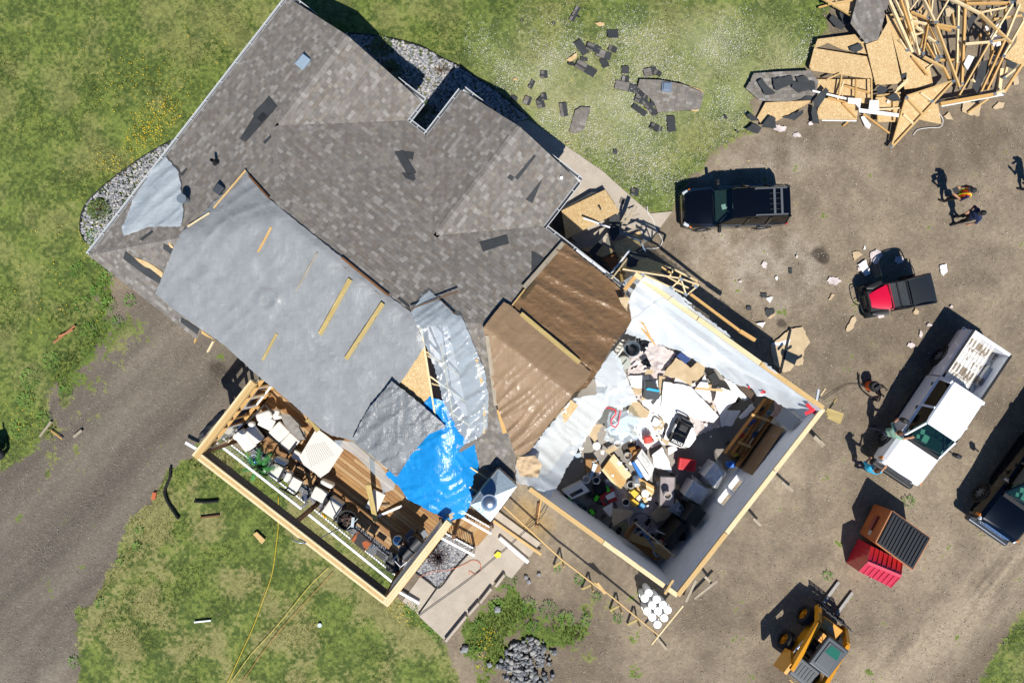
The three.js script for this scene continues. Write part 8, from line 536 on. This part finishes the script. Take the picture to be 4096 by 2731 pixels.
for (const p of [[[1170, 170], [1215, 165], [1240, 185], [1200, 215], [1180, 230]], [[1125, 700], [1160, 630], [1185, 610], [1198, 640], [1170, 700], [1130, 718]], [[1005, 495], [1030, 455], [1050, 465], [1020, 500]], [[1590, 580], [1605, 555], [1630, 575], [1625, 597], [1595, 597]], [[585, 620], [635, 585], [640, 600], [605, 630]]]) sc(z6, p, MT.paper, sT, gT); for (const p of [[[1245, 150], [1255, 120], [1262, 150]], [[1208, 255], [1265, 220], [1280, 270], [1240, 308]], [[1775, 262], [1820, 248], [1828, 300], [1800, 333], [1778, 305]], [[575, 485], [622, 478], [600, 520]], [[638, 338], [655, 335], [650, 365], [640, 355]], [[505, 662], [575, 652], [550, 690]], [[1240, 308], [1280, 270], [1295, 315], [1260, 335]]]) sc(z6, p, MT.drywall, sW, gW); sc(z6, [[608, 808], [690, 740], [745, 695], [830, 685], [878, 790], [835, 850], [830, 945], [765, 950], [740, 990], [690, 995], [625, 935]], MT.paper, 'large broken tan drywall sheet lying against the garage wall shadow'); sc(z6, [[610, 800], [745, 770], [735, 805], [640, 812]], MT.drywall, 'white strip on the broken tan drywall'); one('black_pole', 'black metal track lying across the broken tan drywall', 'pole', null, beam(z6(675, 1000, 0.12), z6(745, 700, 0.12), 0.07, 0.04), MT.darkSteel);
for (const p of [[[1800, 800], [1840, 770], [1868, 825], [1820, 820]], [[1930, 700], [2060, 712], [2045, 800], [1975, 790], [1930, 770]], [[2140, 740], [2180, 700], [2222, 705], [2205, 745], [2150, 752]], [[2280, 540], [2315, 520], [2318, 580], [2285, 590]], [[1800, 70], [1840, 50], [1878, 80], [1850, 110], [1800, 110]], [[1480, 290], [1520, 330], [1590, 375], [1520, 400]]]) sc(z3, p, MT.paper, 'tan drywall scrap beside the lumber heap', 'tan scraps by the lumber heap');
const fluff = (q, x, y, rx, ry) => { const pts = []; for (let k = 0; k < 12; k++) { const a = k / 12 * 6.283, f = rr(0.6, 1.1); pts.push(q(x + Math.cos(a) * rx * f, y + Math.sin(a) * ry * f, 0.02)); } const o = M(num('insulation_clump'), sheet(pts, { step: 0.05, edge: 0.03, relief: (x2, z) => 0.09 * Math.pow(fbm(x2 * 9, z * 9, 3), 2) }), MT.insul, scene); o.userData = { label: `${rx * ry > 1500 ? 'large' : rx * ry > 500 ? 'middling' : 'small'} clump of white insulation on the bare drive ${q === z3 ? 'below the lumber heap' : x > 1150 && y < 320 ? 'in the shadow of the red buggy' : x > 1300 ? 'between buggy and white pickup' : 'between garage and black SUV'}`, category: 'insulation', group: 'insulation clumps on the drive' }; }; for (const a of [[z6, 1330, 195, 40, 60], [z6, 1490, 225, 45, 28], [z6, 1225, 285, 25, 18], [z6, 1042, 366, 55, 30], [z6, 1575, 812, 30, 22], [z6, 1360, 610, 26, 20], [z6, 1640, 740, 14, 30], [z6, 1700, 670, 22, 12], [z3, 880, 852, 18, 16], [z3, 660, 885, 55, 25], [z3, 780, 930, 36, 20], [z6, 560, 260, 20, 30], [z6, 395, 372, 14, 8], [z6, 1850, 545, 14, 12], [z6, 785, 200, 9, 14]]) fluff(...a); }
// ---------------------------------------------------------------- heap of trusses and boards
{ const os = (pts, l, m = MT.osb) => one('osb_sheet', l, 'board', null, slab(pts.map(([x, y, h]) => z3(x, y, h)), 0.015), m); const H = 0.5;
os([[930, 268, .35], [1190, 235, .4], [1250, 290, .45], [1285, 375, .45], [1100, 340, .4], [1000, 295, .38], [905, 335, .3]], 'particle board sheet at the corner of the heap beside the shingle roll'); os([[905, 330, .3], [1280, 390, .42], [1310, 545, .42], [1090, 515, .35], [890, 485, .3], [872, 460, .28]], 'wide sunlit particle board sheet lying over studs'); os([[1262, 305, .6], [1345, 275, .62], [1420, 140, .65], [1512, 575, .5], [1330, 585, .45]], 'long particle board sheet standing free in the heap'); os([[1420, 150, .5], [1480, 285, .5], [1600, 385, .5], [1700, 445, .5], [1728, 590, .4], [1530, 615, .35], [1510, 500, .45]], 'particle board sheet with white edge trim beside bare soil'); os([[965, -10, .5], [1210, -10, .5], [1185, 108, .55]], 'particle board gable corner at the edge of the lawn'); os([[910, 545, .15], [1300, 545, .2], [1310, 720, .2], [1050, 680, .15], [930, 620, .15]], 'low particle board sheet under the short studs'); os([[570, 705, .2], [905, 690, .25], [650, 832, .2], [540, 852, .12], [510, 812, .1]], 'particle board sheet sticking out under the black felt'); os([[945, 670, .25], [1125, 695, .3], [1212, 725, .32], [1200, 825, .28], [920, 822, .22]], 'clean rectangular particle board sheet with white lower edge'); os([[1330, 672, .3], [1500, 648, .35], [1500, 838, .3], [1340, 840, .25]], 'particle board sheet framed by short studs'); os([[1590, 640, .35], [1760, 720, .3], [1785, 855, .25], [1660, 830, .25], [1560, 800, .3]], 'particle board sheet under the triangular gable truss'); os([[2310, 210, .8], [2360, 100, .9], [2360, 460, .6], [2215, 395, .6], [2300, 290, .7]], 'particle board sheet leaning against the far trusses'); os([[1400, 100, .3], [1700, 60, .3], [1560, 380, .3], [1440, 300, .3]], 'buried particle board sheet beneath the fanned trusses'); os([[2290, -20, .7], [2360, -20, .7], [2360, 90, .8], [2310, 70, .7]], 'particle board corner beyond the tallest trusses');
const sh = shingleSheet('wide shingled roof sheet hanging over the particle board', [z3(1205, -20, 0.9), z3(1430, -20, 0.95), z3(1400, 90, 0.92), z3(1345, 272, 0.75), z3(1262, 300, 0.7), z3(1155, 160, 0.75)], 1.2); shingleSheet('shingled roof piece covered with torn black felt beside the heap', [z3(490, 502, .28), z3(700, 492, .3), z3(880, 487, .35), z3(935, 560, .35), z3(915, 660, .3), z3(722, 700, .25), z3(530, 692, .2), z3(432, 610, .15), z3(460, 560, .2)], 0.0);
const fl = (pts, h, l) => one('felt_flap', l, 'felt', null, slab(ragged(dr(z3, pts, h), 0.14, 0.03), 0.02), MT.felt); const fl1 = 'torn black felt and shingle flap in the heap'; const flG = (pts, h) => { fl(pts, h, fl1).userData.group = 'torn felt flaps in the heap'; }; for (const [p, h] of [[[[620, 540], [755, 520], [768, 575], [640, 625]], .42], [[[515, 560], [550, 540], [575, 580], [640, 640], [570, 655]], .4], [[[760, 560], [910, 560], [915, 610], [800, 640], [750, 600]], .43], [[[900, 690], [985, 600], [1008, 625], [940, 740], [905, 735]], .5], [[[780, 530], [840, 520], [885, 560], [800, 570]], .46], [[[690, 810], [830, 755], [832, 780], [770, 830]], .3], [[[570, 830], [600, 795], [640, 810], [645, 880], [545, 875]], .3], [[[435, 895], [480, 850], [545, 880], [520, 920]], .2], [[[440, 790], [470, 775], [530, 830], [470, 830]], .22], [[[890, 730], [920, 740], [940, 850], [890, 845]], .25], [[[1335, 610], [1360, 585], [1418, 610], [1390, 650], [1350, 650]], .6], [[[1410, 665], [1470, 640], [1510, 700], [1430, 690]], .55], [[[1150, 325], [1225, 295], [1245, 330], [1195, 365], [1160, 350]], .55], [[[1010, 130], [1035, 95], [1120, 175], [1100, 205], [1060, 190]], .2], [[[1080, 80], [1150, 110], [1160, 160], [1100, 150]], .25], [[[1960, 140], [2020, 70], [2035, 110], [2000, 160], [1975, 200]], .9], [[[2060, 420], [2110, 410], [2100, 500], [2030, 640], [1995, 600]], .5], [[[2235, 410], [2310, 440], [2280, 475], [2240, 450]], .8], [[[2260, -10], [2310, -10], [2295, 60]], 1.2], [[[1505, 510], [1545, 500], [1540, 550], [1510, 545]], .5], [[[850, 660], [930, 670], [880, 690], [800, 690]], .35]]) flG(p, h);
const boards = []; const bm = (x0, y0, x1, y1, h0 = 0.7, h1 = 0.7, w = 0.05) => { const L9 = Math.hypot(x1 - x0, y1 - y0), t = thing('truss_lumber', `${L9 > 500 ? 'very long' : L9 > 250 ? 'long' : L9 > 150 ? 'middling' : 'short'} ${w > 0.08 ? 'wide' : w > 0.055 ? 'flat' : 'thin'} pine truss member ${Math.max(h0, h1) > 1 ? 'high on' : Math.max(h0, h1) > 0.65 ? 'in the middle of' : 'low in'} the heap of lumber`, 'lumber', 'truss members in the lumber heap'); M('timber', beam(zO(x0, y0, h0), zO(x1, y1, h1), w, 0.11), pick([MT.pine, MT.pine2, MT.pine3, MT.pine]), t); if (rnd() < 0.55) { const p = zO(lerp(x0, x1, 0.97), lerp(y0, y1, 0.97), lerp(h0, h1, 0.97)); M('nail_plate', box(0.13, 0.005, 0.12, p.x, p.y + 0.062, p.z, Math.atan2(-(y1 - y0), x1 - x0)), MT.galv, t); } };
for (const a of [[45, -20, 345, 660, .9, .5, .1], [120, -20, 225, 200, .9, .8], [195, -20, 330, 400, 1.0, .7, .07], [330, 400, 452, 715, .7, .5, .07], [270, -20, 430, 690, .9, .6], [250, -20, 400, 560, 1.1, .6], [485, -20, 640, 300, 1.1, 1.2, .07], [640, 300, 950, 1130, 1.2, .3, .07], [540, -20, 580, 200, .9, .9], [600, -20, 565, 300, .8, .7], [555, 240, 475, 690, .8, .6], [540, 240, 440, 640, .7, .5], [810, -20, 635, 280, 1.2, 1.1], [925, 30, 905, 790, 1.1, .6, .07], [905, 790, 885, 940, .6, .5, .07], [1010, 50, 965, 1080, 1.2, .4, .09], [830, -20, 1200, 170, 1.3, 1.3, .07], [1200, 170, 1595, 545, 1.3, 1.1, .07], [1020, 45, 1605, 38, 1.25, 1.3, .09], [1205, 155, 1575, 85, 1.35, 1.3], [1180, 110, 1330, 500, .9, .7, .06], [1050, 80, 1110, 170, 1, .9], [1605, 50, 1310, 540, 1.5, 1.0, .06], [1310, 540, 905, 1245, 1.0, .25, .06], [1695, 50, 1510, 500, 1.4, 1.1, .07], [1510, 500, 1195, 1180, 1.1, .3, .07], [1750, 250, 1480, 720, 1.2, .9, .07], [1480, 720, 1285, 1130, .9, .35, .07], [1005, 552, 1335, 525, 1.15, 1.1, .07], [1335, 525, 1515, 492, 1.1, 1.2, .06], [640, 308, 920, 352, 1.25, 1.1, .07], [325, 150, 545, 235, .95, .95, .06], [330, 258, 525, 302, .9, .9, .06], [655, 335, 855, 390, .6, .6, .06], [490, 715, 735, 845, .75, .7, .08], [735, 845, 815, 1005, .7, .5, .08], [520, 865, 665, 760, .5, .5], [665, 760, 965, 745, .5, .5, .06], [695, 1305, 1395, 1180, .6, .6, .13], [1395, 1175, 1495, 1140, .65, .65, .1], [1725, 810, 1480, 1185, .9, .35, .09], [1640, 870, 1490, 985, .7, .6, .07], [1365, 245, 1750, 190, 1.1, 1.2, .07], [1350, 250, 1470, 70, .9, 1.0], [1300, 30, 1330, 200, .8, .8], [150, 1120, 290, 985, .6, .6, .06], [1465, 860, 1435, 1130, .5, .4, .13], [1550, 775, 1500, 965, .6, .5, .08], [375, 445, 500, 400, .6, .6], [385, 330, 480, 395, .7, .6, .06], [535, 460, 655, 540, .7, .7, .06], [430, -20, 315, 130, .9, .9], [510, 35, 395, 170, 1, .9], [280, 360, 330, 570, .5, .5], [940, 530, 935, 700, .6, .6, .05], [1345, 560, 1345, 740, .4, .4, .09], [1195, 430, 1215, 570, .6, .6, .06], [1090, 990, 1155, 1070, .5, .4, .06], [850, 170, 870, 320, .6, .6, .06], [1220, 180, 1300, 90, 1.0, 1.0], [1510, 20, 1430, 40, 1.0, 1.0], [1520, 70, 1510, 190, .6, .6, .06], [180, 490, 280, 640, .6, .5, .05], [150, 240, 240, 235, .7, .7], [620, 540, 700, 720, .5, .5], [560, 330, 650, 530, .8, .7], [520, 540, 640, 760, .6, .5, .06], [590, 520, 650, 720, .5, .5], [1040, -20, 1010, 60, 1.1, 1.2, .08], [640, -20, 900, -10, 1.2, 1.2, .06], [900, -10, 1500, -15, 1.2, 1.2, .06], [1370, 640, 1290, 830, .5, .4], [750, 1255, 650, 1265, .3, .3, .05], [1300, 1240, 1045, 1415, .25, .1, .07]]) bm(...a);
// gable truss with its board skin
const gt = thing('gable_truss', 'triangular gable truss with particle board skin at the edge of the heap', 'truss'); M('skin', slab([z3(1545, 665, .55), z3(1855, 558, .6), z3(1440, 1018, .2)], 0.015), MT.osb, gt); for (const [a, b, c, d, e, f, w] of [[1435, 1020, 1540, 665, .24, .6, .07], [1438, 1018, 1868, 558, .26, .66, .08], [1540, 662, 1868, 555, .6, .66, .06], [1552, 680, 1648, 782, .62, .5, .07], [1520, 790, 1588, 852, .5, .4, .07], [1640, 640, 1720, 700, .63, .58, .06]]) M('chord', beam(z3(a, b, e), z3(c, d, f), w, 0.08), pick([MT.pine, MT.pine2]), gt); M('nail_plate', [[1868, 560, .72], [1440, 1010, .32], [1545, 672, .68], [1720, 698, .64]].map(([x, y, h]) => box(0.14, 0.006, 0.1, z3(x, y, h).x, h, z3(x, y, h).z, 0.7)), MT.galv, gt);
const st = thing('roof_truss', 'pine gable corner frame over particle board beside the lawn', 'truss'); for (const [a, b, c, d, e, f, w] of [[960, -15, 1165, 105, .62, .62, .09], [1000, 30, 1200, -5, .6, .62, .07], [1040, 45, 1060, 10, .6, .6, .06], [1140, 100, 1180, 75, .62, .62, .1]]) M('chord', beam(z3(a, b, e), z3(c, d, f), w, 0.08), MT.pine2, st);
for (const [x0, y0, x1, y1, h, l] of [[1095, 520, 1075, 660, .45, 'short stud standing on the low particle board'], [1195, 545, 1190, 690, .45, 'second short stud across the low particle board'], [1108, 590, 1295, 640, .42, 'pine strip across two short studs'], [1065, 690, 1110, 560, .4, 'slanting stud beside the low particle board'], [1085, 505, 990, 550, .4, 'short pine offcut at the sheet edge'], [1300, 545, 1302, 690, .5, 'upright stud at the end of the low sheet'], [1100, 710, 1195, 810, .36, 'stud lying diagonally on the clean rectangular sheet'], [1245, 785, 1425, 918, .12, 'loose stud lying out on the bare soil'], [1000, 672, 1120, 705, .36, 'thin pine strip along the clean rectangular sheet'], [1335, 660, 1500, 640, .4, 'stud over the framed sheet edge'], [1450, 700, 1455, 830, .38, 'stud across the framed sheet'], [1335, 755, 1500, 745, .38, 'cross stud of the framed sheet'], [1550, 560, 1460, 640, .5, 'stud leaning below the long sheet'], [1580, 390, 1690, 520, .58, 'weathered plank on the trimmed sheet'], [935, 52, 1000, 35, .15, 'splintered pine stick on the lawn'], [1105, 868, 1150, 830, .05, 'small pine stick below the heap'], [1345, 690, 1345, 840, .36, 'edge stud of the framed sheet']]) one('board', l, 'board', null, beam(z3(x0, y0, h), z3(x1, y1, h), 0.06, 0.06), pick([MT.pine, MT.pine2, MT.pine3]));
const wh = (pts, h, l) => one('soffit_piece', l, 'soffit', null, slab(dr(z3, pts, h), 0.02), MT.whitePlastic); wh([[1140, 672], [1232, 680], [1222, 752], [1195, 718], [1140, 710]], .5, 'torn ribbed white soffit piece on the heap edge'); wh([[1290, 690], [1350, 690], [1356, 760], [1282, 752]], .5, 'second ribbed white soffit piece on the heap edge'); wh([[1215, 745], [1490, 782], [1488, 806], [1215, 772]], .55, 'long white fascia board bridging two sheets'); wh([[1228, 805], [1250, 798], [1298, 860], [1285, 888], [1258, 870]], .1, 'white board chunk on the bare soil'); wh([[1970, 378], [2012, 392], [1965, 482], [1938, 440]], .8, 'white siding piece among the far trusses'); wh([[2120, 255], [2150, 215], [2180, 270], [2145, 320]], .9, 'white siding piece under the crossing trusses'); wh([[2155, 180], [2190, 155], [2195, 190]], .9, 'small white siding piece among the trusses'); wh([[2085, 180], [2105, 172], [2110, 205], [2095, 212]], .9, 'tiny white siding piece among the trusses'); wh([[1780, 722], [2200, 640], [2220, 655], [1790, 735]], .4, 'white fascia strip under the last long timber'); wh([[895, 618], [1130, 672], [1128, 686], [895, 630]], .45, 'narrow white trim along the black felt'); wh([[960, 825], [1198, 828], [1198, 836], [960, 832]], .12, 'white trim below the clean rectangular sheet'); wh([[2160, 258], [2190, 250], [2195, 310], [2165, 320]], .7, 'white siding strip beside the far sheet'); one('shower_cap', 'round white cap on the framed sheet', 'cap', null, cyl(0.06, 0.06, 0.03, z3(1418, 700, .4).x, 0.36, z3(1418, 700, .4).z, 14), MT.white); one('loose_wire', 'white wire trailing from the gable truss over soil', 'wire', null, tube([[1590, 930], [1620, 895], [1700, 880], [1780, 872], [1795, 830], [1770, 780]].map(([x, y]) => z3(x, y, .06)), 0.012), MT.white); }
// ---------------------------------------------------------------- yard things
{ const st = [[2115, 948], [2088, 985], [2170, 992], [2140, 1032], [2214, 1030], [2105, 1073], [2180, 1073], [2246, 1066], [2140, 1115], [2222, 1120], [2176, 1166]]; for (const [x, y] of st) { const p = z8(x, y, 0.78); for (const k of [0, 1]) bucket(p.clone().setY(k * 0.4), k ? 'white lidded pail on top of a stack outside the garage corner' : 'white lidded pail at the bottom of a stack outside the garage corner', k ? 'top pails of the stacks' : 'bottom pails of the stacks', 1); }
const bd = (q, x0, y0, x1, y1, h0, h1, w, l, m = MT.pine2, t = 0.05) => one('board', l, 'board', null, beam(q(x0, y0, h0), q(x1, y1, h1), w, t), m); bd(z8, 1115, 352, 1535, 735, 0.75, 0.75, 0.05, 'thin batter board running from the chimney beside the walk', MT.pine2, 0.09); bd(z8, 1525, 725, 1820, 952, 0.75, 0.75, 0.05, 'middle length of the batter board on stakes', MT.pine2, 0.09); bd(z8, 1740, 875, 2182, 1238, 0.75, 0.75, 0.05, 'last length of the batter board towards the pails', MT.pine2, 0.09); bd(z8, 1045, 452, 1376, 686, 0.22, 0.22, 0.11, 'pine stud lying across the front walk'); bd(z8, 2352, 1035, 2135, 1302, 0.75, 0.75, 0.05, 'batter board crossing behind the pails', MT.pine, 0.09); bd(z8, 2165, 1245, 2240, 1340, 0.1, 0.1, 0.11, 'weathered board lying past the pails', MT.weathered); for (const [a, b, c, d, l] of [[1522, 728, 1462, 768, 'brace stake of the batter board near the soil bank'], [1720, 893, 1656, 922, 'wide brace stake of the batter board'], [1912, 1037, 1850, 1070, 'weathered brace stake of the batter board'], [2036, 1132, 1970, 1168, 'brace stake of the batter board nearest the pails']]) { const t = thing('stake', l, 'stake'); M('post', beam(z8(a, b, 0), z8(a, b, 0).setY(0.75), 0.06, 0.06), MT.pineOld, t); M('brace', beam(z8(a, b, 0.5), z8(c, d, 0.05), 0.09, 0.04), MT.pineOld, t); }
bd(z8, 1760, 880, 1815, 950, 0.78, 0.78, 0.12, 'short block nailed at the batter board joint'); for (const [a, b, c, d, l] of [[680, 185, 760, 248, 'short grey stake board outside the wall by the soil bank'], [485, 435, 535, 485, 'pair board stake outside the garage wall'], [150, 835, 195, 880, 'short stake at the garage corner'], [235, 865, 80, 990, 'grey board lying outside the garage corner'], [90, 860, 20, 1010, 'batter board leaning at the garage corner']]) bd(z9, a, b, c, d, 0.4, 0.25, 0.1, l, MT.weathered); bd(z6, 905, 1440, 970, 1505, 0.35, 0.2, 0.16, 'wide grey board end outside the garage wall', MT.weathered); bd(z8, 1360, 330, 1345, 495, 0.06, 0.06, 0.13, 'brown board lying on the sandy strip', MT.brownBoard); bd(z8, 1375, 300, 1345, 490, 0.1, 0.08, 0.05, 'narrow stick lying on the brown board', MT.pine3);
one('drain_pipe', 'white plastic pipe lying on the front walk', 'pipe', null, plain(rod(z8(1088, 568, 0.22), z8(1285, 735, 0.22), 0.09, 20)), MT.whitePlastic); one('yellow_toy', 'bright yellow twisted cord end on the front walk', 'cord', null, sheet([[1050, 685], [1075, 660], [1098, 670], [1095, 700], [1065, 708]].map(([x, y]) => z8(x, y, 0.16)), { step: 0.04, relief: (x, z) => 0.08 * fbm(x * 20, z * 20, 2) }), mat(0xf0d010, 0.6)); const cord = (q, pts, h, r, m, l, nm = 'extension_cord') => one(nm, l, 'cord', null, tube(pts.map(([x, y, hh]) => q(x, y, hh ?? h)), r, 5, pts.length * 8), m); cord(z8, [[540, 835], [640, 800], [740, 790], [850, 750], [900, 725], [950, 740], [955, 790], [920, 820], [880, 800], [880, 825]], 0.16, 0.012, mat(0xd0622a, 0.6), 'orange extension cord looping over the front walk'); cord(z8, [[530, 1110], [660, 1015], [780, 930], [900, 840], [1020, 740], [1140, 640], [1260, 530], [1380, 420], [1425, 340]], 0.18, 0.014, MT.black, 'black cable running along the front walk'); cord(z8, [[1260, 530], [1300, 480], [1360, 430]], 0.2, 0.012, MT.black, 'short black cable beside the long one');
cord(z7, [[1915, 290], [1915, 480], [1900, 620], [1870, 820], [1800, 1020], [1750, 1160], [1660, 1360], [1565, 1570]], 0.07, 0.014, mat(0xd6b62a, 0.6), 'yellow cord crossing the lower lawn, outermost', 'garden_rope'); cord(z7, [[2260, 775], [2140, 890], [2040, 1010], [1960, 1110], [1850, 1240], [1720, 1380], [1590, 1560]], 0.07, 0.012, mat(0xd6c05a, 0.6), 'pale yellow cord crossing the lower lawn in the middle', 'garden_rope'); cord(z7, [[2290, 810], [2150, 960], [2030, 1090], [1940, 1190], [1820, 1340], [1660, 1565]], 0.07, 0.01, mat(0xb8783a, 0.6), 'thin orange cord crossing the lower lawn', 'garden_rope'); const corr = (pts, l) => { const c = new THREE.CatmullRomCurve3(pts.map(([x, y]) => z7(x, y, 0.08))), t = thing('drain_hose', l, 'hose'), n = Math.round(c.getLength() / 0.05); M('hose', [plain(new THREE.TubeGeometry(c, 60, 0.048, 10)), ...Array.from({ length: n }, (_, i) => { const u = (i + 0.5) / n, p = c.getPoint(u), d = c.getTangent(u); const g = plain(new THREE.TorusGeometry(0.05, 0.011, 5, 12)); g.applyQuaternion(new THREE.Quaternion().setFromUnitVectors(new V3(0, 0, 1), d)); return g.translate(p.x, p.y, p.z); })], MT.rubber, t); }; corr([[1170, 85], [1165, 160], [1130, 250], [1150, 320], [1200, 400], [1228, 440]], 'long black corrugated drain hose lying on the lawn edge'); corr([[1335, 318], [1410, 322], [1500, 316]], 'short black corrugated pipe lying in the grass');
one('board', 'short light board lying on the lawn below the deck', 'board', null, slab(dr(z7, [[1740, 545], [1765, 528], [1825, 585], [1800, 612]], 0.12), 0.04), MT.pine2); one('cable_loop', 'grey steel cable bent over the front porch beam', 'cable', null, tube([[2010, 560, 3.3], [2030, 590, 3.75], [2080, 605, 3.75], [2180, 580, 3.2], [2260, 540, 2.2], [2340, 500, 1.2]].map(([x, y, h]) => z7(x, y, h)), 0.025), MT.galv); bd(z7, 1375, 430, 1510, 415, 0.06, 0.06, 0.06, 'reddish stick in the grass by the short pipe', MT.brownBoard); one('brick_scrap', 'orange brick scrap at the lawn edge', 'brick', null, slab(ragged(dr(z7, [[1045, 260], [1075, 255], [1062, 305], [1040, 308]], 0.06), 0.06, 0.02), 0.05), mat(0xb8603a, 0.8)); bd(z4, 365, 795, 515, 675, 0.1, 0.1, 0.06, 'orange painted board in the weeds', mat(0xa86e4a, 0.8)); bd(z4, 400, 750, 500, 705, 0.12, 0.12, 0.06, 'second orange board in the weeds', mat(0xae744e, 0.8)); bd(z4, 270, 1440, 350, 1335, 0.06, 0.06, 0.08, 'grey slat lying on the dirt track', MT.weathered); bd(z4, 505, 1442, 560, 1395, 0.06, 0.06, 0.1, 'pale slat lying on the dirt track', MT.weathered); bd(z4, 350, 1398, 425, 1455, 0.06, 0.06, 0.05, 'brown stick lying on the dirt track', MT.pine3); bd(z7, 1335, 1150, 1450, 1138, 0.06, 0.06, 0.06, 'peeling white stick on the lower lawn', MT.white); one('lawn_light', 'small round metal cap in the lower lawn', 'cap', null, cyl(0.09, 0.09, 0.06, z7(2202, 1168).x, 0, z7(2202, 1168).z, 16), MT.galv); one('downspout', 'white downspout stub jutting out past the left porch post', 'pipe', null, beam(P(426, 1016, 0.3), P(450, 1030, 0.35), 0.12, 0.08), MT.whiteMetal); one('downspout', 'white downspout extension lying beside the walk steps', 'pipe', null, beam(z8(395, 940, 0.15), z8(535, 1018, 0.12), 0.1, 0.08), MT.whiteMetal); one('weed_fabric', 'crumpled black plastic ground cover beside the porch wall', 'plastic sheet', null, sheet([[165, 920], [230, 830], [330, 720], [400, 640], [470, 600], [500, 610], [420, 700], [330, 800], [250, 900], [180, 960]].map(([x, y]) => zA(x, y, 0.06)), { step: 0.08, relief: (x, z) => 0.12 * fbm(x * 6, z * 6, 3) }), mat(0x1c1f24, 0.35)); bd(z4, 1365, 705, 1342, 790, 2.9, 2.7, 0.05, 'rafter tail sticking out under the grey tarp', MT.pine3, 0.1); bd(z4, 1470, 780, 1430, 855, 2.9, 2.6, 0.05, 'second rafter tail sticking out under the grey tarp', MT.pine, 0.1); one('torn_board', 'curved torn board under the grey tarp edge', 'board', null, slab(dr(z4, [[1385, 705], [1480, 775], [1420, 750], [1385, 730]], 2.95), 0.03), MT.pine2);
gravel('pebbles', 'small pale pebbles strewn over the bare drive', [P(1480, 620), P(1800, 300), P(2400, 280), P(2400, 1620), P(1150, 1620), P(1400, 1400), P(1600, 1380), P(1900, 1000)], 7000, 0.016, [0xb8ada0, 0x8f867a, 0xcfc6b8, 0x6e665c], -0.015); gravel('pebbles', 'small grey pebbles strewn over the dirt track', [P(-40, 1120), P(130, 880), P(330, 680), P(560, 880), P(430, 1060), P(200, 1390), P(150, 1620), P(-40, 1620)], 4500, 0.014, [0x9a9288, 0x7c756c, 0xb4aca0], -0.015); 
// shop vacuum
const vc = thing('shop_vacuum', 'orange and black shop vacuum with hose on the drive', 'vacuum', null, zL(285, 645, 0.4).setY(0)); M('drum', cyl(0.2, 0.22, 0.4, 0, 0.08, 0, 22), MT.orange, vc); M('motor_head', [cyl(0.23, 0.17, 0.14, 0, 0.48, 0, 22), rbox(0.3, 0.1, 0.12, 0.04, 0.05, 0.66, 0, 0.6)], MT.black, vc); for (let i = 0; i < 4; i++) M('caster', sph(0.045, Math.cos(i * 1.57) * 0.24, 0.045, Math.sin(i * 1.57) * 0.24, 10), MT.black, vc); const vp = vc.position; one('vacuum_hose', 'black vacuum hose curled on the drive', 'hose', null, tube([[165, 540], [165, 600], [185, 670], [250, 730], [330, 770], [345, 720], [340, 670], [370, 650], [405, 680]].map(([x, y]) => zL(x, y, 0.06)), 0.03, 8, 60), MT.rubber); one('power_lead', 'thin black power cord from the vacuum to the garage corner', 'cord', null, tube([zL(260, 640, 0.2), zL(160, 630, 0.05), zL(80, 630, 0.05), zL(0, 665, 0.05), z6(960, 1190, 0.05)], 0.012), MT.black); }
renderer.render(scene, camera);
